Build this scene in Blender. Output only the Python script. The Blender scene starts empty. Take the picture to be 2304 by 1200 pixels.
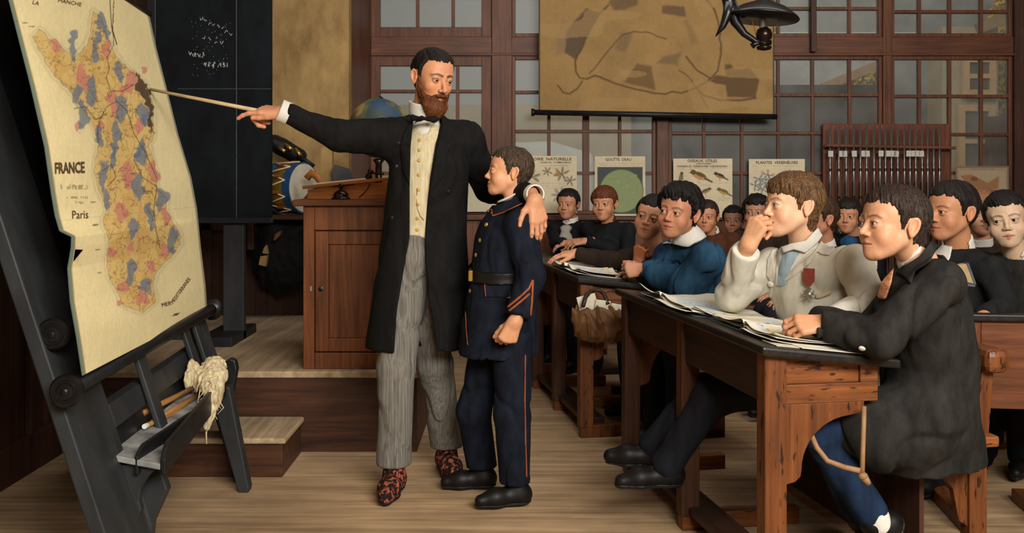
import bpy, math, random
import numpy as np
from mathutils import Vector, Matrix

SC = bpy.context.scene
COL = SC.collection
random.seed(7)
RNG = np.random.default_rng(7)

# ------------------------------------------------------------------ camera
FPX, CX, HY, CAMZ = 2275.0, 1152.0, 395.0, 1.25     # focal length and horizon of the 2304 x 1200 frame
cam_data = bpy.data.cameras.new('camera')
cam_data.sensor_width = 36.0
cam_data.lens = FPX / 2304.0 * 36.0
cam_data.shift_y = -(600.0 - HY) / 2304.0
cam_data.clip_start = 0.05
cam = bpy.data.objects.new('camera', cam_data)
cam.location = (0, 0, CAMZ)
cam.rotation_euler = (math.pi / 2, 0, 0)
COL.objects.link(cam)
SC.camera = cam

# ------------------------------------------------------------------ view, world, lights
SC.view_settings.view_transform = 'Standard'
SC.view_settings.look = 'None'
SC.view_settings.gamma = 1.0
SC.view_settings.exposure = 0.15
SC.view_settings.use_curve_mapping = False

def lin(h):
    """'#rrggbb' or (r,g,b) 0-255 sRGB -> linear rgb"""
    if isinstance(h, str):
        h = h.lstrip('#')
        h = [int(h[i:i + 2], 16) for i in (0, 2, 4)]
    out = []
    for c in h[:3]:
        c = c / 255.0
        out.append(c / 12.92 if c <= 0.04045 else ((c + 0.055) / 1.055) ** 2.4)
    return tuple(out)

world = bpy.data.worlds.new('sky_light')
SC.world = world
world.use_nodes = True
wbg = world.node_tree.nodes['Background']
wbg.inputs['Color'].default_value = (*lin('#c9cdd0'), 1)
wbg.inputs['Strength'].default_value = 0.72

def area(name, loc, target, sx, sy, power, color=(1, 1, 1)):
    d = bpy.data.lights.new(name, 'AREA')
    d.shape = 'RECTANGLE'
    d.size, d.size_y = sx, sy
    d.energy = power
    d.color = color
    o = bpy.data.objects.new(name, d)
    o.location = loc
    o.rotation_euler = (Vector(target) - Vector(loc)).to_track_quat('-Z', 'Y').to_euler()
    COL.objects.link(o)
    return o

# daylight of the tall schoolroom windows behind the painter, a little to the right
area('window_daylight', (1.55, -0.75, 3.05), (-0.15, 4.0, 0.75), 3.0, 1.6, 500, (1.0, 0.96, 0.89))
area('courtyard_daylight', (1.2, 8.0, 5.2), (1.2, 12.4, 1.4), 7.0, 1.5, 420, (1.0, 0.98, 0.95))
# unseen fill light added under the closed ceiling to brighten the partition
area('skylight', (0.9, 4.6, 3.32), (1.1, 6.9, 1.2), 3.2, 1.0, 70, (0.98, 0.97, 0.95))
# ------------------------------------------------------------------ placing things
def P(px, py, D):
    """a pixel of the frame at depth D metres -> a point of the room"""
    return np.array([(px - CX) * D / FPX, D, CAMZ - (py - HY) * D / FPX])

def V3(*a):
    return np.array(a, float)

def nrm(v):
    v = np.asarray(v, float)
    return v / max(1e-9, np.linalg.norm(v))

# ------------------------------------------------------------------ objects
def tag(o, label=None, cat=None, group=None, kind=None):
    if label: o['label'] = label
    if cat: o['category'] = cat
    if group: o['group'] = group
    if kind: o['kind'] = kind
    return o

def empty(name, loc=(0, 0, 0), rz=0.0, label=None, cat=None, group=None):
    o = bpy.data.objects.new(name, None)
    o.empty_display_size = 0.05
    o.location = [float(c) for c in loc]
    o.rotation_euler = (0, 0, rz)
    COL.objects.link(o)
    return tag(o, label, cat, group)

def link_mesh(name, verts, faces, material, parent=None, smooth=False, cols=None, bevel=0, mats=None, matidx=None,
              label=None, loc=None):
    me = bpy.data.meshes.new(name)
    verts = np.asarray(verts, dtype=np.float64)
    if isinstance(faces, np.ndarray):
        n, k = faces.shape
        me.vertices.add(len(verts))
        me.vertices.foreach_set('co', verts.astype(np.float32).ravel())
        me.loops.add(n * k)
        me.loops.foreach_set('vertex_index', faces.astype(np.int32).ravel())
        me.polygons.add(n)
        me.polygons.foreach_set('loop_start', (np.arange(n) * k).astype(np.int32))
        me.polygons.foreach_set('loop_total', np.full(n, k, np.int32))
        me.update(calc_edges=True)
    else:
        me.from_pydata(verts.tolist(), [], faces)
        me.update()
    for m in (mats or [material]):
        me.materials.append(m)
    if matidx is not None:
        me.polygons.foreach_set('material_index', np.asarray(matidx, np.int32))
    if smooth:
        me.polygons.foreach_set('use_smooth', np.ones(len(me.polygons), bool))
    if cols is not None:
        a = me.color_attributes.new('Col', 'FLOAT_COLOR', 'POINT')
        c = np.ones((len(verts), 4), np.float32)
        c[:, :3] = cols
        a.data.foreach_set('color', c.ravel())
    me.update()
    o = bpy.data.objects.new(name, me)
    COL.objects.link(o)
    if parent is not None:
        o.parent = parent
    if loc is not None:
        o.location = [float(c) for c in loc]
    if bevel:
        b = o.modifiers.new('bevel', 'BEVEL')
        b.width = bevel
        b.segments = 2
        b.limit_method = 'ANGLE'
    if label: o['label'] = label
    return o

def wmesh(name, verts, faces, material, parent=None, **kw):
    """verts in room coordinates; a parent only ever is translated / turned about Z"""
    verts = np.asarray(verts, float)
    if parent is not None:
        c = np.zeros(3); a = 0.0; q = parent
        M = Matrix.Identity(4)
        chain = []
        while q is not None:
            chain.append(q); q = q.parent
        for q in reversed(chain):
            M = M @ (Matrix.Translation(q.location) @ q.rotation_euler.to_matrix().to_4x4())
        Mi = np.array(M.inverted())
        verts = verts @ Mi[:3, :3].T + Mi[:3, 3]
        return link_mesh(name, verts, faces, material, parent, **kw)
    # top level: origin at the base centre
    lo, hi = verts.min(0), verts.max(0)
    c = np.array([(lo[0] + hi[0]) / 2, (lo[1] + hi[1]) / 2, lo[2]])
    return link_mesh(name, verts - c, faces, material, None, loc=c, **kw)

class MB:
    """collects shapes into one mesh"""
    def __init__(s):
        s.v = []; s.f = []; s.c = []; s.hascol = False
    def add(s, v, f, col=None):
        b = len(s.v)
        s.v += [tuple(map(float, p)) for p in v]
        s.f += [tuple(int(i) + b for i in q) for q in f]
        if col is not None: s.hascol = True
        s.c += [tuple(col) if col is not None else (1, 1, 1)] * len(v)
        return s
    def box(s, lo, hi, M=None, col=None):
        x0, y0, z0 = lo; x1, y1, z1 = hi
        v = np.array([(x0, y0, z0), (x1, y0, z0), (x1, y1, z0), (x0, y1, z0), (x0, y0, z1), (x1, y0, z1), (x1, y1, z1), (x0, y1, z1)], float)
        if M is not None: v = M(v)
        return s.add(v, [(0, 3, 2, 1), (4, 5, 6, 7), (0, 1, 5, 4), (1, 2, 6, 5), (2, 3, 7, 6), (3, 0, 4, 7)], col)
    def hexa(s, b, t, col=None):
        """bottom quad b and top quad t"""
        return s.add(list(b) + list(t), [(3, 2, 1, 0), (4, 5, 6, 7), (0, 1, 5, 4), (1, 2, 6, 5), (2, 3, 7, 6), (3, 0, 4, 7)], col)
    def bar(s, a, b, w, t, up=(0, 0, 1), col=None):
        """rectangular bar from a to b, width w across, thickness t along up"""
        a = np.asarray(a, float); b = np.asarray(b, float)
        d = nrm(b - a); up = np.asarray(up, float)
        sd = np.cross(d, up)
        if np.linalg.norm(sd) < 1e-6: sd = np.cross(d, (1, 0, 0))
        sd = nrm(sd); u = np.cross(sd, d)
        q = lambda c: [c - sd * w / 2 - u * t / 2, c + sd * w / 2 - u * t / 2, c + sd * w / 2 + u * t / 2, c - sd * w / 2 + u * t / 2]
        return s.add(q(a) + q(b), [(3, 2, 1, 0), (4, 5, 6, 7), (0, 1, 5, 4), (1, 2, 6, 5), (2, 3, 7, 6), (3, 0, 4, 7)], col)
    def prism(s, poly, a, b=None, col=None):
        """polygon of 3-D points extruded by vector a"""
        poly = [np.asarray(p, float) for p in poly]; n = len(poly); a = np.asarray(a, float)
        v = poly + [p + a for p in poly]
        f = [tuple(range(n))[::-1], tuple(range(n, 2 * n))] + [(i, (i + 1) % n, n + (i + 1) % n, n + i) for i in range(n)]
        return s.add(v, f, col)
    def tube(s, pts, r, n=10, cap=True, col=None):
        pts = [np.asarray(p, float) for p in pts]
        rs = r if hasattr(r, '__len__') else [r] * len(pts)
        v = []; f = []
        u = None
        for i, p in enumerate(pts):
            d = nrm(pts[min(i + 1, len(pts) - 1)] - pts[max(i - 1, 0)])
            if u is None:
                u = np.cross(d, (0, 0, 1))
                if np.linalg.norm(u) < 1e-3: u = np.cross(d, (1, 0, 0))
            u = nrm(u - d * np.dot(u, d)); w = np.cross(d, u)
            for k in range(n):
                a = 2 * math.pi * k / n
                v.append(p + rs[i] * (u * math.cos(a) + w * math.sin(a)))
        for i in range(len(pts) - 1):
            for k in range(n):
                f.append((i * n + k, i * n + (k + 1) % n, (i + 1) * n + (k + 1) % n, (i + 1) * n + k))
        if cap:
            f.append(tuple(range(n))[::-1]); f.append(tuple((len(pts) - 1) * n + k for k in range(n)))
        return s.add(v, f, col)
    def lathe(s, prof, O, axis=(0, 0, 1), n=24, col=None):
        """profile of (radius, height) about axis through O"""
        O = np.asarray(O, float); ax = nrm(axis)
        u = np.cross(ax, (0, 1, 0))
        if np.linalg.norm(u) < 1e-3: u = np.cross(ax, (1, 0, 0))
        u = nrm(u); w = np.cross(ax, u)
        v = []; f = []
        for r, h in prof:
            for k in range(n):
                a = 2 * math.pi * k / n
                v.append(O + ax * h + max(r, 1e-4) * (u * math.cos(a) + w * math.sin(a)))
        for i in range(len(prof) - 1):
            for k in range(n):
                f.append((i * n + k, i * n + (k + 1) % n, (i + 1) * n + (k + 1) % n, (i + 1) * n + k))
        f.append(tuple(range(n))[::-1]); f.append(tuple((len(prof) - 1) * n + k for k in range(n)))
        return s.add(v, f, col)
    def sphere(s, c, r, n=16, m=10, col=None):
        prof = [(math.sin(math.pi * i / m), -math.cos(math.pi * i / m)) for i in range(m + 1)]
        r = r if hasattr(r, '__len__') else (r, r, r)
        t = MB(); t.lathe(prof, (0, 0, 0), n=n)
        return s.add([np.asarray(c) + np.array(p) * np.array(r) for p in t.v], t.f, col)
    def build(s, name, material, parent=None, smooth=False, bevel=0, label=None):
        return wmesh(name, s.v, s.f, material, parent, smooth=smooth, bevel=bevel, label=label,
                     cols=np.array(s.c) if s.hascol else None)

def fix_normals(o):
    import bmesh
    bm = bmesh.new(); bm.from_mesh(o.data)
    bmesh.ops.recalc_face_normals(bm, faces=bm.faces)
    bm.to_mesh(o.data); bm.free()
    return o

def text_mesh(txt, size=1.0, bold=0.0):
    """flat lettering as (verts, faces), baseline centred on the origin"""
    cu = bpy.data.curves.new('lettering', 'FONT')
    cu.body = txt; cu.size = size; cu.align_x = 'CENTER'; cu.resolution_u = 2
    cu.offset = bold
    o = bpy.data.objects.new('lettering', cu); COL.objects.link(o)
    dg = bpy.context.evaluated_depsgraph_get(); dg.update()
    e = o.evaluated_get(dg); me = e.to_mesh()
    v = np.array([tuple(q.co) for q in me.vertices]); f = [tuple(p.vertices) for p in me.polygons]
    e.to_mesh_clear(); bpy.data.objects.remove(o); bpy.data.curves.remove(cu)
    return v, f

# ------------------------------------------------------------------ materials
def new_mat(name):
    m = bpy.data.materials.new(name); m.use_nodes = True
    nt = m.node_tree
    return m, nt, nt.nodes['Principled BSDF']

def N(nt, t, **kw):
    n = nt.nodes.new(t)
    for k, v in kw.items(): setattr(n, k, v)
    return n

def mat(name, color, rough=0.6, var=0.25, scale=18.0, stretch=(1, 1, 1), bump=0.15, metal=0.0, spec=0.3, color2=None, bscale=None):
    """surface whose pigment wanders a little, like brushwork"""
    m, nt, b = new_mat(name)
    L = nt.links.new
    tc = N(nt, 'ShaderNodeTexCoord'); mp = N(nt, 'ShaderNodeMapping')
    mp.inputs['Scale'].default_value = [scale * s for s in stretch]
    L(tc.outputs['Object'], mp.inputs['Vector'])
    no = N(nt, 'ShaderNodeTexNoise'); no.inputs['Detail'].default_value = 5; no.inputs['Roughness'].default_value = 0.6
    no.inputs['Scale'].default_value = 1.0
    L(mp.outputs['Vector'], no.inputs['Vector'])
    cr = N(nt, 'ShaderNodeValToRGB')
    c1 = np.array(lin(color)); c2 = np.array(lin(color2)) if color2 else c1 * (1 + var)
    c1b = c1 * (1 - var)
    cr.color_ramp.elements[0].position = 0.3; cr.color_ramp.elements[0].color = (*c1b, 1)
    cr.color_ramp.elements[1].position = 0.7; cr.color_ramp.elements[1].color = (*c2, 1)
    L(no.outputs['Fac'], cr.inputs['Fac']); L(cr.outputs['Color'], b.inputs['Base Color'])
    b.inputs['Roughness'].default_value = rough; b.inputs['Metallic'].default_value = metal
    b.inputs['Specular IOR Level'].default_value = spec
    if bump:
        bp = N(nt, 'ShaderNodeBump'); bp.inputs['Strength'].default_value = bump; bp.inputs['Distance'].default_value = 0.004
        L(no.outputs['Fac'], bp.inputs['Height']); L(bp.outputs['Normal'], b.inputs['Normal'])
    return m

def wood(name, dark, light, axis=0, scale=14.0, rough=0.45, bump=0.25, knots=0.5, spec=0.3, stains=None):
    """grain runs along object axis"""
    m, nt, b = new_mat(name); L = nt.links.new
    tc = N(nt, 'ShaderNodeTexCoord'); mp = N(nt, 'ShaderNodeMapping')
    s = [scale * 3.0] * 3; s[axis] = scale * 0.16
    mp.inputs['Scale'].default_value = s
    L(tc.outputs['Object'], mp.inputs['Vector'])
    no = N(nt, 'ShaderNodeTexNoise'); no.inputs['Detail'].default_value = 6; no.inputs['Roughness'].default_value = 0.65
    no.inputs['Scale'].default_value = 1.0; no.inputs['Distortion'].default_value = knots
    L(mp.outputs['Vector'], no.inputs['Vector'])
    cr = N(nt, 'ShaderNodeValToRGB')
    cr.color_ramp.elements[0].position = 0.32; cr.color_ramp.elements[0].color = (*lin(dark), 1)
    cr.color_ramp.elements[1].position = 0.68; cr.color_ramp.elements[1].color = (*lin(light), 1)
    L(no.outputs['Fac'], cr.inputs['Fac'])
    out = cr.outputs['Color']
    n2 = N(nt, 'ShaderNodeTexNoise'); n2.inputs['Scale'].default_value = 3.0; n2.inputs['Detail'].default_value = 3
    L(tc.outputs['Object'], n2.inputs['Vector'])
    mx = N(nt, 'ShaderNodeMix', data_type='RGBA', blend_type='MULTIPLY'); mx.inputs['Factor'].default_value = 1.0
    c2 = N(nt, 'ShaderNodeValToRGB'); c2.color_ramp.elements[0].color = (0.7, 0.68, 0.66, 1); c2.color_ramp.elements[1].color = (1.15, 1.12, 1.1, 1)
    c2.color_ramp.elements[0].position = 0.3; c2.color_ramp.elements[1].position = 0.7
    L(n2.outputs['Fac'], c2.inputs['Fac']); L(out, mx.inputs['A']); L(c2.outputs['Color'], mx.inputs['B'])
    out = mx.outputs['Result']
    if stains:
        m3 = N(nt, 'ShaderNodeMapping'); ss = [70.0] * 3; ss[axis] = 16.0
        m3.inputs['Scale'].default_value = ss; m3.inputs['Rotation'].default_value = (0.1, 0.35, 0.1)
        L(tc.outputs['Object'], m3.inputs['Vector'])
        n3 = N(nt, 'ShaderNodeTexNoise'); n3.inputs['Scale'].default_value = 1.0; n3.inputs['Detail'].default_value = 4
        L(m3.outputs['Vector'], n3.inputs['Vector'])
        c3 = N(nt, 'ShaderNodeValToRGB'); c3.color_ramp.elements[0].position = 0.60; c3.color_ramp.elements[1].position = 0.66
        L(n3.outputs['Fac'], c3.inputs['Fac'])
        m4 = N(nt, 'ShaderNodeMix', data_type='RGBA'); L(c3.outputs['Color'], m4.inputs['Factor'])
        L(out, m4.inputs['A']); m4.inputs['B'].default_value = (*lin(stains), 1)
        out = m4.outputs['Result']
    L(out, b.inputs['Base Color'])
    b.inputs['Roughness'].default_value = rough; b.inputs['Specular IOR Level'].default_value = spec
    bp = N(nt, 'ShaderNodeBump'); bp.inputs['Strength'].default_value = bump; bp.inputs['Distance'].default_value = 0.003
    L(no.outputs['Fac'], bp.inputs['Height']); L(bp.outputs['Normal'], b.inputs['Normal'])
    return m

def colmat(name, rough=0.55, spec=0.3, var=0.12, scale=60.0, bump=0.1, sss=0.0, stretch=(1, 1, 1)):
    """pigment from the mesh's own colours, broken up by fine brushwork"""
    m, nt, b = new_mat(name); L = nt.links.new
    at = N(nt, 'ShaderNodeAttribute', attribute_name='Col')
    tc = N(nt, 'ShaderNodeTexCoord'); mp = N(nt, 'ShaderNodeMapping'); mp.inputs['Scale'].default_value = [scale * q for q in stretch]
    L(tc.outputs['Object'], mp.inputs['Vector'])
    no = N(nt, 'ShaderNodeTexNoise'); no.inputs['Scale'].default_value = 1.0; no.inputs['Detail'].default_value = 4
    L(mp.outputs['Vector'], no.inputs['Vector'])
    cr = N(nt, 'ShaderNodeValToRGB')
    cr.color_ramp.elements[0].position = 0.3; cr.color_ramp.elements[0].color = (1 - var,) * 3 + (1,)
    cr.color_ramp.elements[1].position = 0.7; cr.color_ramp.elements[1].color = (1 + var,) * 3 + (1,)
    L(no.outputs['Fac'], cr.inputs['Fac'])
    mx = N(nt, 'ShaderNodeMix', data_type='RGBA', blend_type='MULTIPLY'); mx.inputs['Factor'].default_value = 1.0
    L(at.outputs['Color'], mx.inputs['A']); L(cr.outputs['Color'], mx.inputs['B'])
    L(mx.outputs['Result'], b.inputs['Base Color'])
    b.inputs['Roughness'].default_value = rough; b.inputs['Specular IOR Level'].default_value = spec
    if sss:
        b.inputs['Subsurface Weight'].default_value = sss
        b.inputs['Subsurface Radius'].default_value = (0.010, 0.004, 0.002); b.inputs['Subsurface Scale'].default_value = 1.0
    if bump:
        bp = N(nt, 'ShaderNodeBump'); bp.inputs['Strength'].default_value = bump; bp.inputs['Distance'].default_value = 0.002
        L(no.outputs['Fac'], bp.inputs['Height']); L(bp.outputs['Normal'], b.inputs['Normal'])
    return m

def glass_mat(name, tint, haze, rough=0.1):
    """old window glass: see-through with a veil of dust"""
    m, nt, b = new_mat(name); L = nt.links.new
    nt.nodes.remove(b)
    out = nt.nodes['Material Output']
    tr = N(nt, 'ShaderNodeBsdfTransparent'); tr.inputs['Color'].default_value = (*lin(tint), 1)
    gl = N(nt, 'ShaderNodeBsdfGlossy'); gl.inputs['Roughness'].default_value = .4
    di = N(nt, 'ShaderNodeBsdfDiffuse'); di.inputs['Color'].default_value = (*lin('#a8a69f'), 1)
    tc = N(nt, 'ShaderNodeTexCoord'); no = N(nt, 'ShaderNodeTexNoise'); no.inputs['Scale'].default_value = 3.5; no.inputs['Detail'].default_value = 5
    L(tc.outputs['Object'], no.inputs['Vector'])
    mr = N(nt, 'ShaderNodeMapRange'); mr.inputs['From Min'].default_value = 0.3; mr.inputs['From Max'].default_value = 0.75
    mr.inputs['To Min'].default_value = haze * 0.4; mr.inputs['To Max'].default_value = haze * 1.6
    L(no.outputs['Fac'], mr.inputs['Value'])
    m1 = N(nt, 'ShaderNodeMixShader'); L(mr.outputs['Result'], m1.inputs['Fac']); L(tr.outputs[0], m1.inputs[1]); L(di.outputs[0], m1.inputs[2])
    m2 = N(nt, 'ShaderNodeMixShader'); m2.inputs['Fac'].default_value = 0.02; L(m1.outputs[0], m2.inputs[1]); L(gl.outputs[0], m2.inputs[2])
    L(m2.outputs[0], out.inputs['Surface'])
    return m
# ------------------------------------------------------------------ soft modelling: distance fields turned into one smooth mesh
_R = np.random.default_rng(3).random((32, 32, 32)).astype(np.float32)
def vnoise(p, f):
    q = p * np.asarray(f, np.float32); i = np.floor(q).astype(np.int32); t = (q - i).astype(np.float32)
    t = t * t * (3 - 2 * t); i0 = i & 31; i1 = (i + 1) & 31
    g = lambda a, b, c: _R[a[:, 0], b[:, 1], c[:, 2]]
    x0 = g(i0, i0, i0) * (1 - t[:, 0]) + g(i1, i0, i0) * t[:, 0]
    x1 = g(i0, i1, i0) * (1 - t[:, 0]) + g(i1, i1, i0) * t[:, 0]
    x2 = g(i0, i0, i1) * (1 - t[:, 0]) + g(i1, i0, i1) * t[:, 0]
    x3 = g(i0, i1, i1) * (1 - t[:, 0]) + g(i1, i1, i1) * t[:, 0]
    y0 = x0 * (1 - t[:, 1]) + x1 * t[:, 1]; y1 = x2 * (1 - t[:, 1]) + x3 * t[:, 1]
    return y0 * (1 - t[:, 2]) + y1 * t[:, 2] - 0.5

def smin(a, b, k):
    h = np.clip(0.5 + 0.5 * (b - a) / k, 0, 1)
    return b * (1 - h) + a * h - k * h * (1 - h)

def smax(a, b, k):
    return -smin(-a, -b, k)

def sm01(x, a, b):
    t = np.clip((x - a) / (b - a), 0, 1)
    return t * t * (3 - 2 * t)

def cap(p, a, b, r1, r2=None):
    r2 = r1 if r2 is None else r2
    a = np.asarray(a, np.float32); b = np.asarray(b, np.float32); ba = b - a
    t = np.clip(((p - a) @ ba) / max(1e-9, float(ba @ ba)), 0, 1)
    return np.linalg.norm(p - a - t[:, None] * ba, axis=1) - (r1 + (r2 - r1) * t)

def ell(p, c, r):
    q = p - np.asarray(c, np.float32); r = np.asarray(r, np.float32)
    k0 = np.linalg.norm(q / r, axis=1); k1 = np.linalg.norm(q / (r * r), axis=1)
    return k0 * (k0 - 1) / np.maximum(k1, 1e-6)

def sph(p, c, r):
    return np.linalg.norm(p - np.asarray(c, np.float32), axis=1) - r

def boxd(p, c, h, r=0.0):
    q = np.abs(p - np.asarray(c, np.float32)) - (np.asarray(h, np.float32) - r)
    return np.linalg.norm(np.maximum(q, 0), axis=1) + np.minimum(q.max(1), 0) - r

def loft(q, secs):
    """q: points in a frame whose third axis is the spine; secs rows (z, cx, cy, half width, half depth)"""
    s = np.asarray(secs, np.float32); z = q[:, 2]
    cx = np.interp(z, s[:, 0], s[:, 1]); cy = np.interp(z, s[:, 0], s[:, 2])
    a = np.interp(z, s[:, 0], s[:, 3]); b = np.interp(z, s[:, 0], s[:, 4])
    x = q[:, 0] - cx; y = q[:, 1] - cy
    k0 = np.sqrt((x / a) ** 2 + (y / b) ** 2); k1 = np.sqrt((x / a ** 2) ** 2 + (y / b ** 2) ** 2)
    d = k0 * (k0 - 1) / np.maximum(k1, 1e-6)
    d = np.where(k0 < 0.3, -0.7 * np.minimum(a, b), d)
    return np.maximum(d, np.maximum(s[0, 0] - z, z - s[-1, 0]))

def polysd(u, v, poly):
    """signed distance to a closed 2-D polygon, negative inside"""
    poly = np.asarray(poly, np.float32); n = len(poly)
    d = np.full(len(u), 1e12, np.float32); ins = np.zeros(len(u), bool)
    for i in range(n):
        ax, ay = poly[i]; bx, by = poly[(i + 1) % n]
        ex, ey = bx - ax, by - ay
        t = np.clip(((u - ax) * ex + (v - ay) * ey) / max(1e-9, ex * ex + ey * ey), 0, 1)
        d = np.minimum(d, (u - ax - t * ex) ** 2 + (v - ay - t * ey) ** 2)
        c = ((ay > v) != (by > v)) & (u < (bx - ax) * (v - ay) / (by - ay + 1e-12) + ax)
        ins ^= c
    d = np.sqrt(d)
    return np.where(ins, -d, d)

def polyline(u, v, pts):
    pts = np.asarray(pts, np.float32); d = np.full(len(u), 1e12, np.float32)
    for i in range(len(pts) - 1):
        ax, ay = pts[i]; ex, ey = pts[i + 1] - pts[i]
        t = np.clip(((u - ax) * ex + (v - ay) * ey) / max(1e-9, ex * ex + ey * ey), 0, 1)
        d = np.minimum(d, (u - ax - t * ex) ** 2 + (v - ay - t * ey) ** 2)
    return np.sqrt(d)

def surface(f, lo, hi, h):
    """zero surface of f inside the box as (verts, quads): sparse evaluation, surface nets"""
    lo = np.asarray(lo, float); hi = np.asarray(hi, float)
    B = 8
    nb = np.maximum(1, np.ceil((hi - lo) / (h * B)).astype(int))
    n = nb * B + 1
    bc = np.stack(np.meshgrid(*[np.arange(k) for k in nb], indexing='ij'), -1).reshape(-1, 3)
    cen = (lo + (bc * B + B / 2) * h).astype(np.float32)
    d = f(cen)
    act = np.abs(d) < h * B * 1.45
    G = np.empty(n, np.float32)
    rep = np.where(d < 0, -1.0, 1.0).astype(np.float32).reshape(nb)
    G[:-1, :-1, :-1] = np.repeat(np.repeat(np.repeat(rep, B, 0), B, 1), B, 2)
    G[-1] = G[-2]; G[:, -1] = G[:, -2]; G[:, :, -1] = G[:, :, -2]
    off = np.stack(np.meshgrid(*[np.arange(B + 1)] * 3, indexing='ij'), -1).reshape(-1, 3)
    ids = (bc[act][:, None, :] * B + off[None]).reshape(-1, 3)
    flat = np.unique(ids[:, 0] * (n[1] * n[2]) + ids[:, 1] * n[2] + ids[:, 2])
    idx = np.stack([flat // (n[1] * n[2]), (flat // n[2]) % n[1], flat % n[2]], 1)
    vals = np.empty(len(flat), np.float32)
    for a in range(0, len(flat), 400000):
        vals[a:a + 400000] = f((lo + idx[a:a + 400000] * h).astype(np.float32))
    G.ravel()[flat] = vals
    G[0] = np.maximum(G[0], h * .01); G[-1] = np.maximum(G[-1], h * .01); G[:, 0] = np.maximum(G[:, 0], h * .01)
    G[:, -1] = np.maximum(G[:, -1], h * .01); G[:, :, 0] = np.maximum(G[:, :, 0], h * .01); G[:, :, -1] = np.maximum(G[:, :, -1], h * .01)
    S = G < 0
    cs = np.zeros(n - 1, np.int8)
    for i in (0, 1):
        for j in (0, 1):
            for k in (0, 1):
                cs += S[i:n[0] - 1 + i, j:n[1] - 1 + j, k:n[2] - 1 + k]
    cells = np.argwhere((cs > 0) & (cs < 8))
    if len(cells) == 0:
        return np.zeros((0, 3)), np.zeros((0, 4), int)
    vid = np.full(n - 1, -1, np.int32); vid[tuple(cells.T)] = np.arange(len(cells))
    acc = np.zeros((len(cells), 3)); cnt = np.zeros(len(cells))
    cor = [(i, j, k) for i in (0, 1) for j in (0, 1) for k in (0, 1)]
    val = {c: G[cells[:, 0] + c[0], cells[:, 1] + c[1], cells[:, 2] + c[2]] for c in cor}
    for c in cor:
        for ax in range(3):
            if c[ax] == 0:
                e = list(c); e[ax] = 1; e = tuple(e)
                a, b = val[c], val[e]; m = (a < 0) != (b < 0)
                t = np.where(m, a / np.where(a - b == 0, 1, a - b), 0)
                q = np.array(c, float)[None].repeat(len(cells), 0); q[:, ax] += t
                acc[m] += q[m]; cnt[m] += 1
    v = lo + (cells + acc / cnt[:, None]) * h
    quads = []
    for ax in range(3):
        o1, o2 = [(1, 2), (2, 0), (0, 1)][ax]
        sl = [slice(1, n[q] - 1) for q in range(3)]; sl[ax] = slice(0, n[ax] - 1)
        s2 = list(sl); s2[ax] = slice(1, n[ax])
        A, Bq = S[tuple(sl)], S[tuple(s2)]
        e = np.argwhere(A != Bq)
        if len(e) == 0: continue
        flip = A[tuple(e.T)]
        base = e + np.array([0 if q == ax else 1 for q in range(3)])
        def cell(d1, d2):
            c = base.copy(); c[:, o1] -= d1; c[:, o2] -= d2
            return vid[tuple(c.T)]
        q = np.stack([cell(1, 1), cell(0, 1), cell(0, 0), cell(1, 0)], 1)
        q[~flip] = q[~flip][:, ::-1]
        quads.append(q)
    F = np.concatenate(quads)
    F = F[(F >= 0).all(1)]
    return v, F
# ------------------------------------------------------------------ people: heads, hands, bodies, clothes
def rot(yaw, pitch, roll):
    """head matrix (columns: head axes in the room). yaw 0 faces the viewer (-y), + turns to the viewer's left (-x); pitch + looks up; roll + tips to viewer's right"""
    cy, sy = math.cos(yaw), math.sin(yaw)
    Rz = np.array([[cy, sy, 0], [-sy, cy, 0], [0, 0, 1]])
    cp, sp = math.cos(pitch), math.sin(pitch)
    Rx = np.array([[1, 0, 0], [0, cp, sp], [0, -sp, cp]])      # -y axis goes up for + pitch
    cr, sr = math.cos(roll), math.sin(roll)
    Ry = np.array([[cr, 0, sr], [0, 1, 0], [-sr, 0, cr]])
    return Rz @ Ry @ Rx

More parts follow.
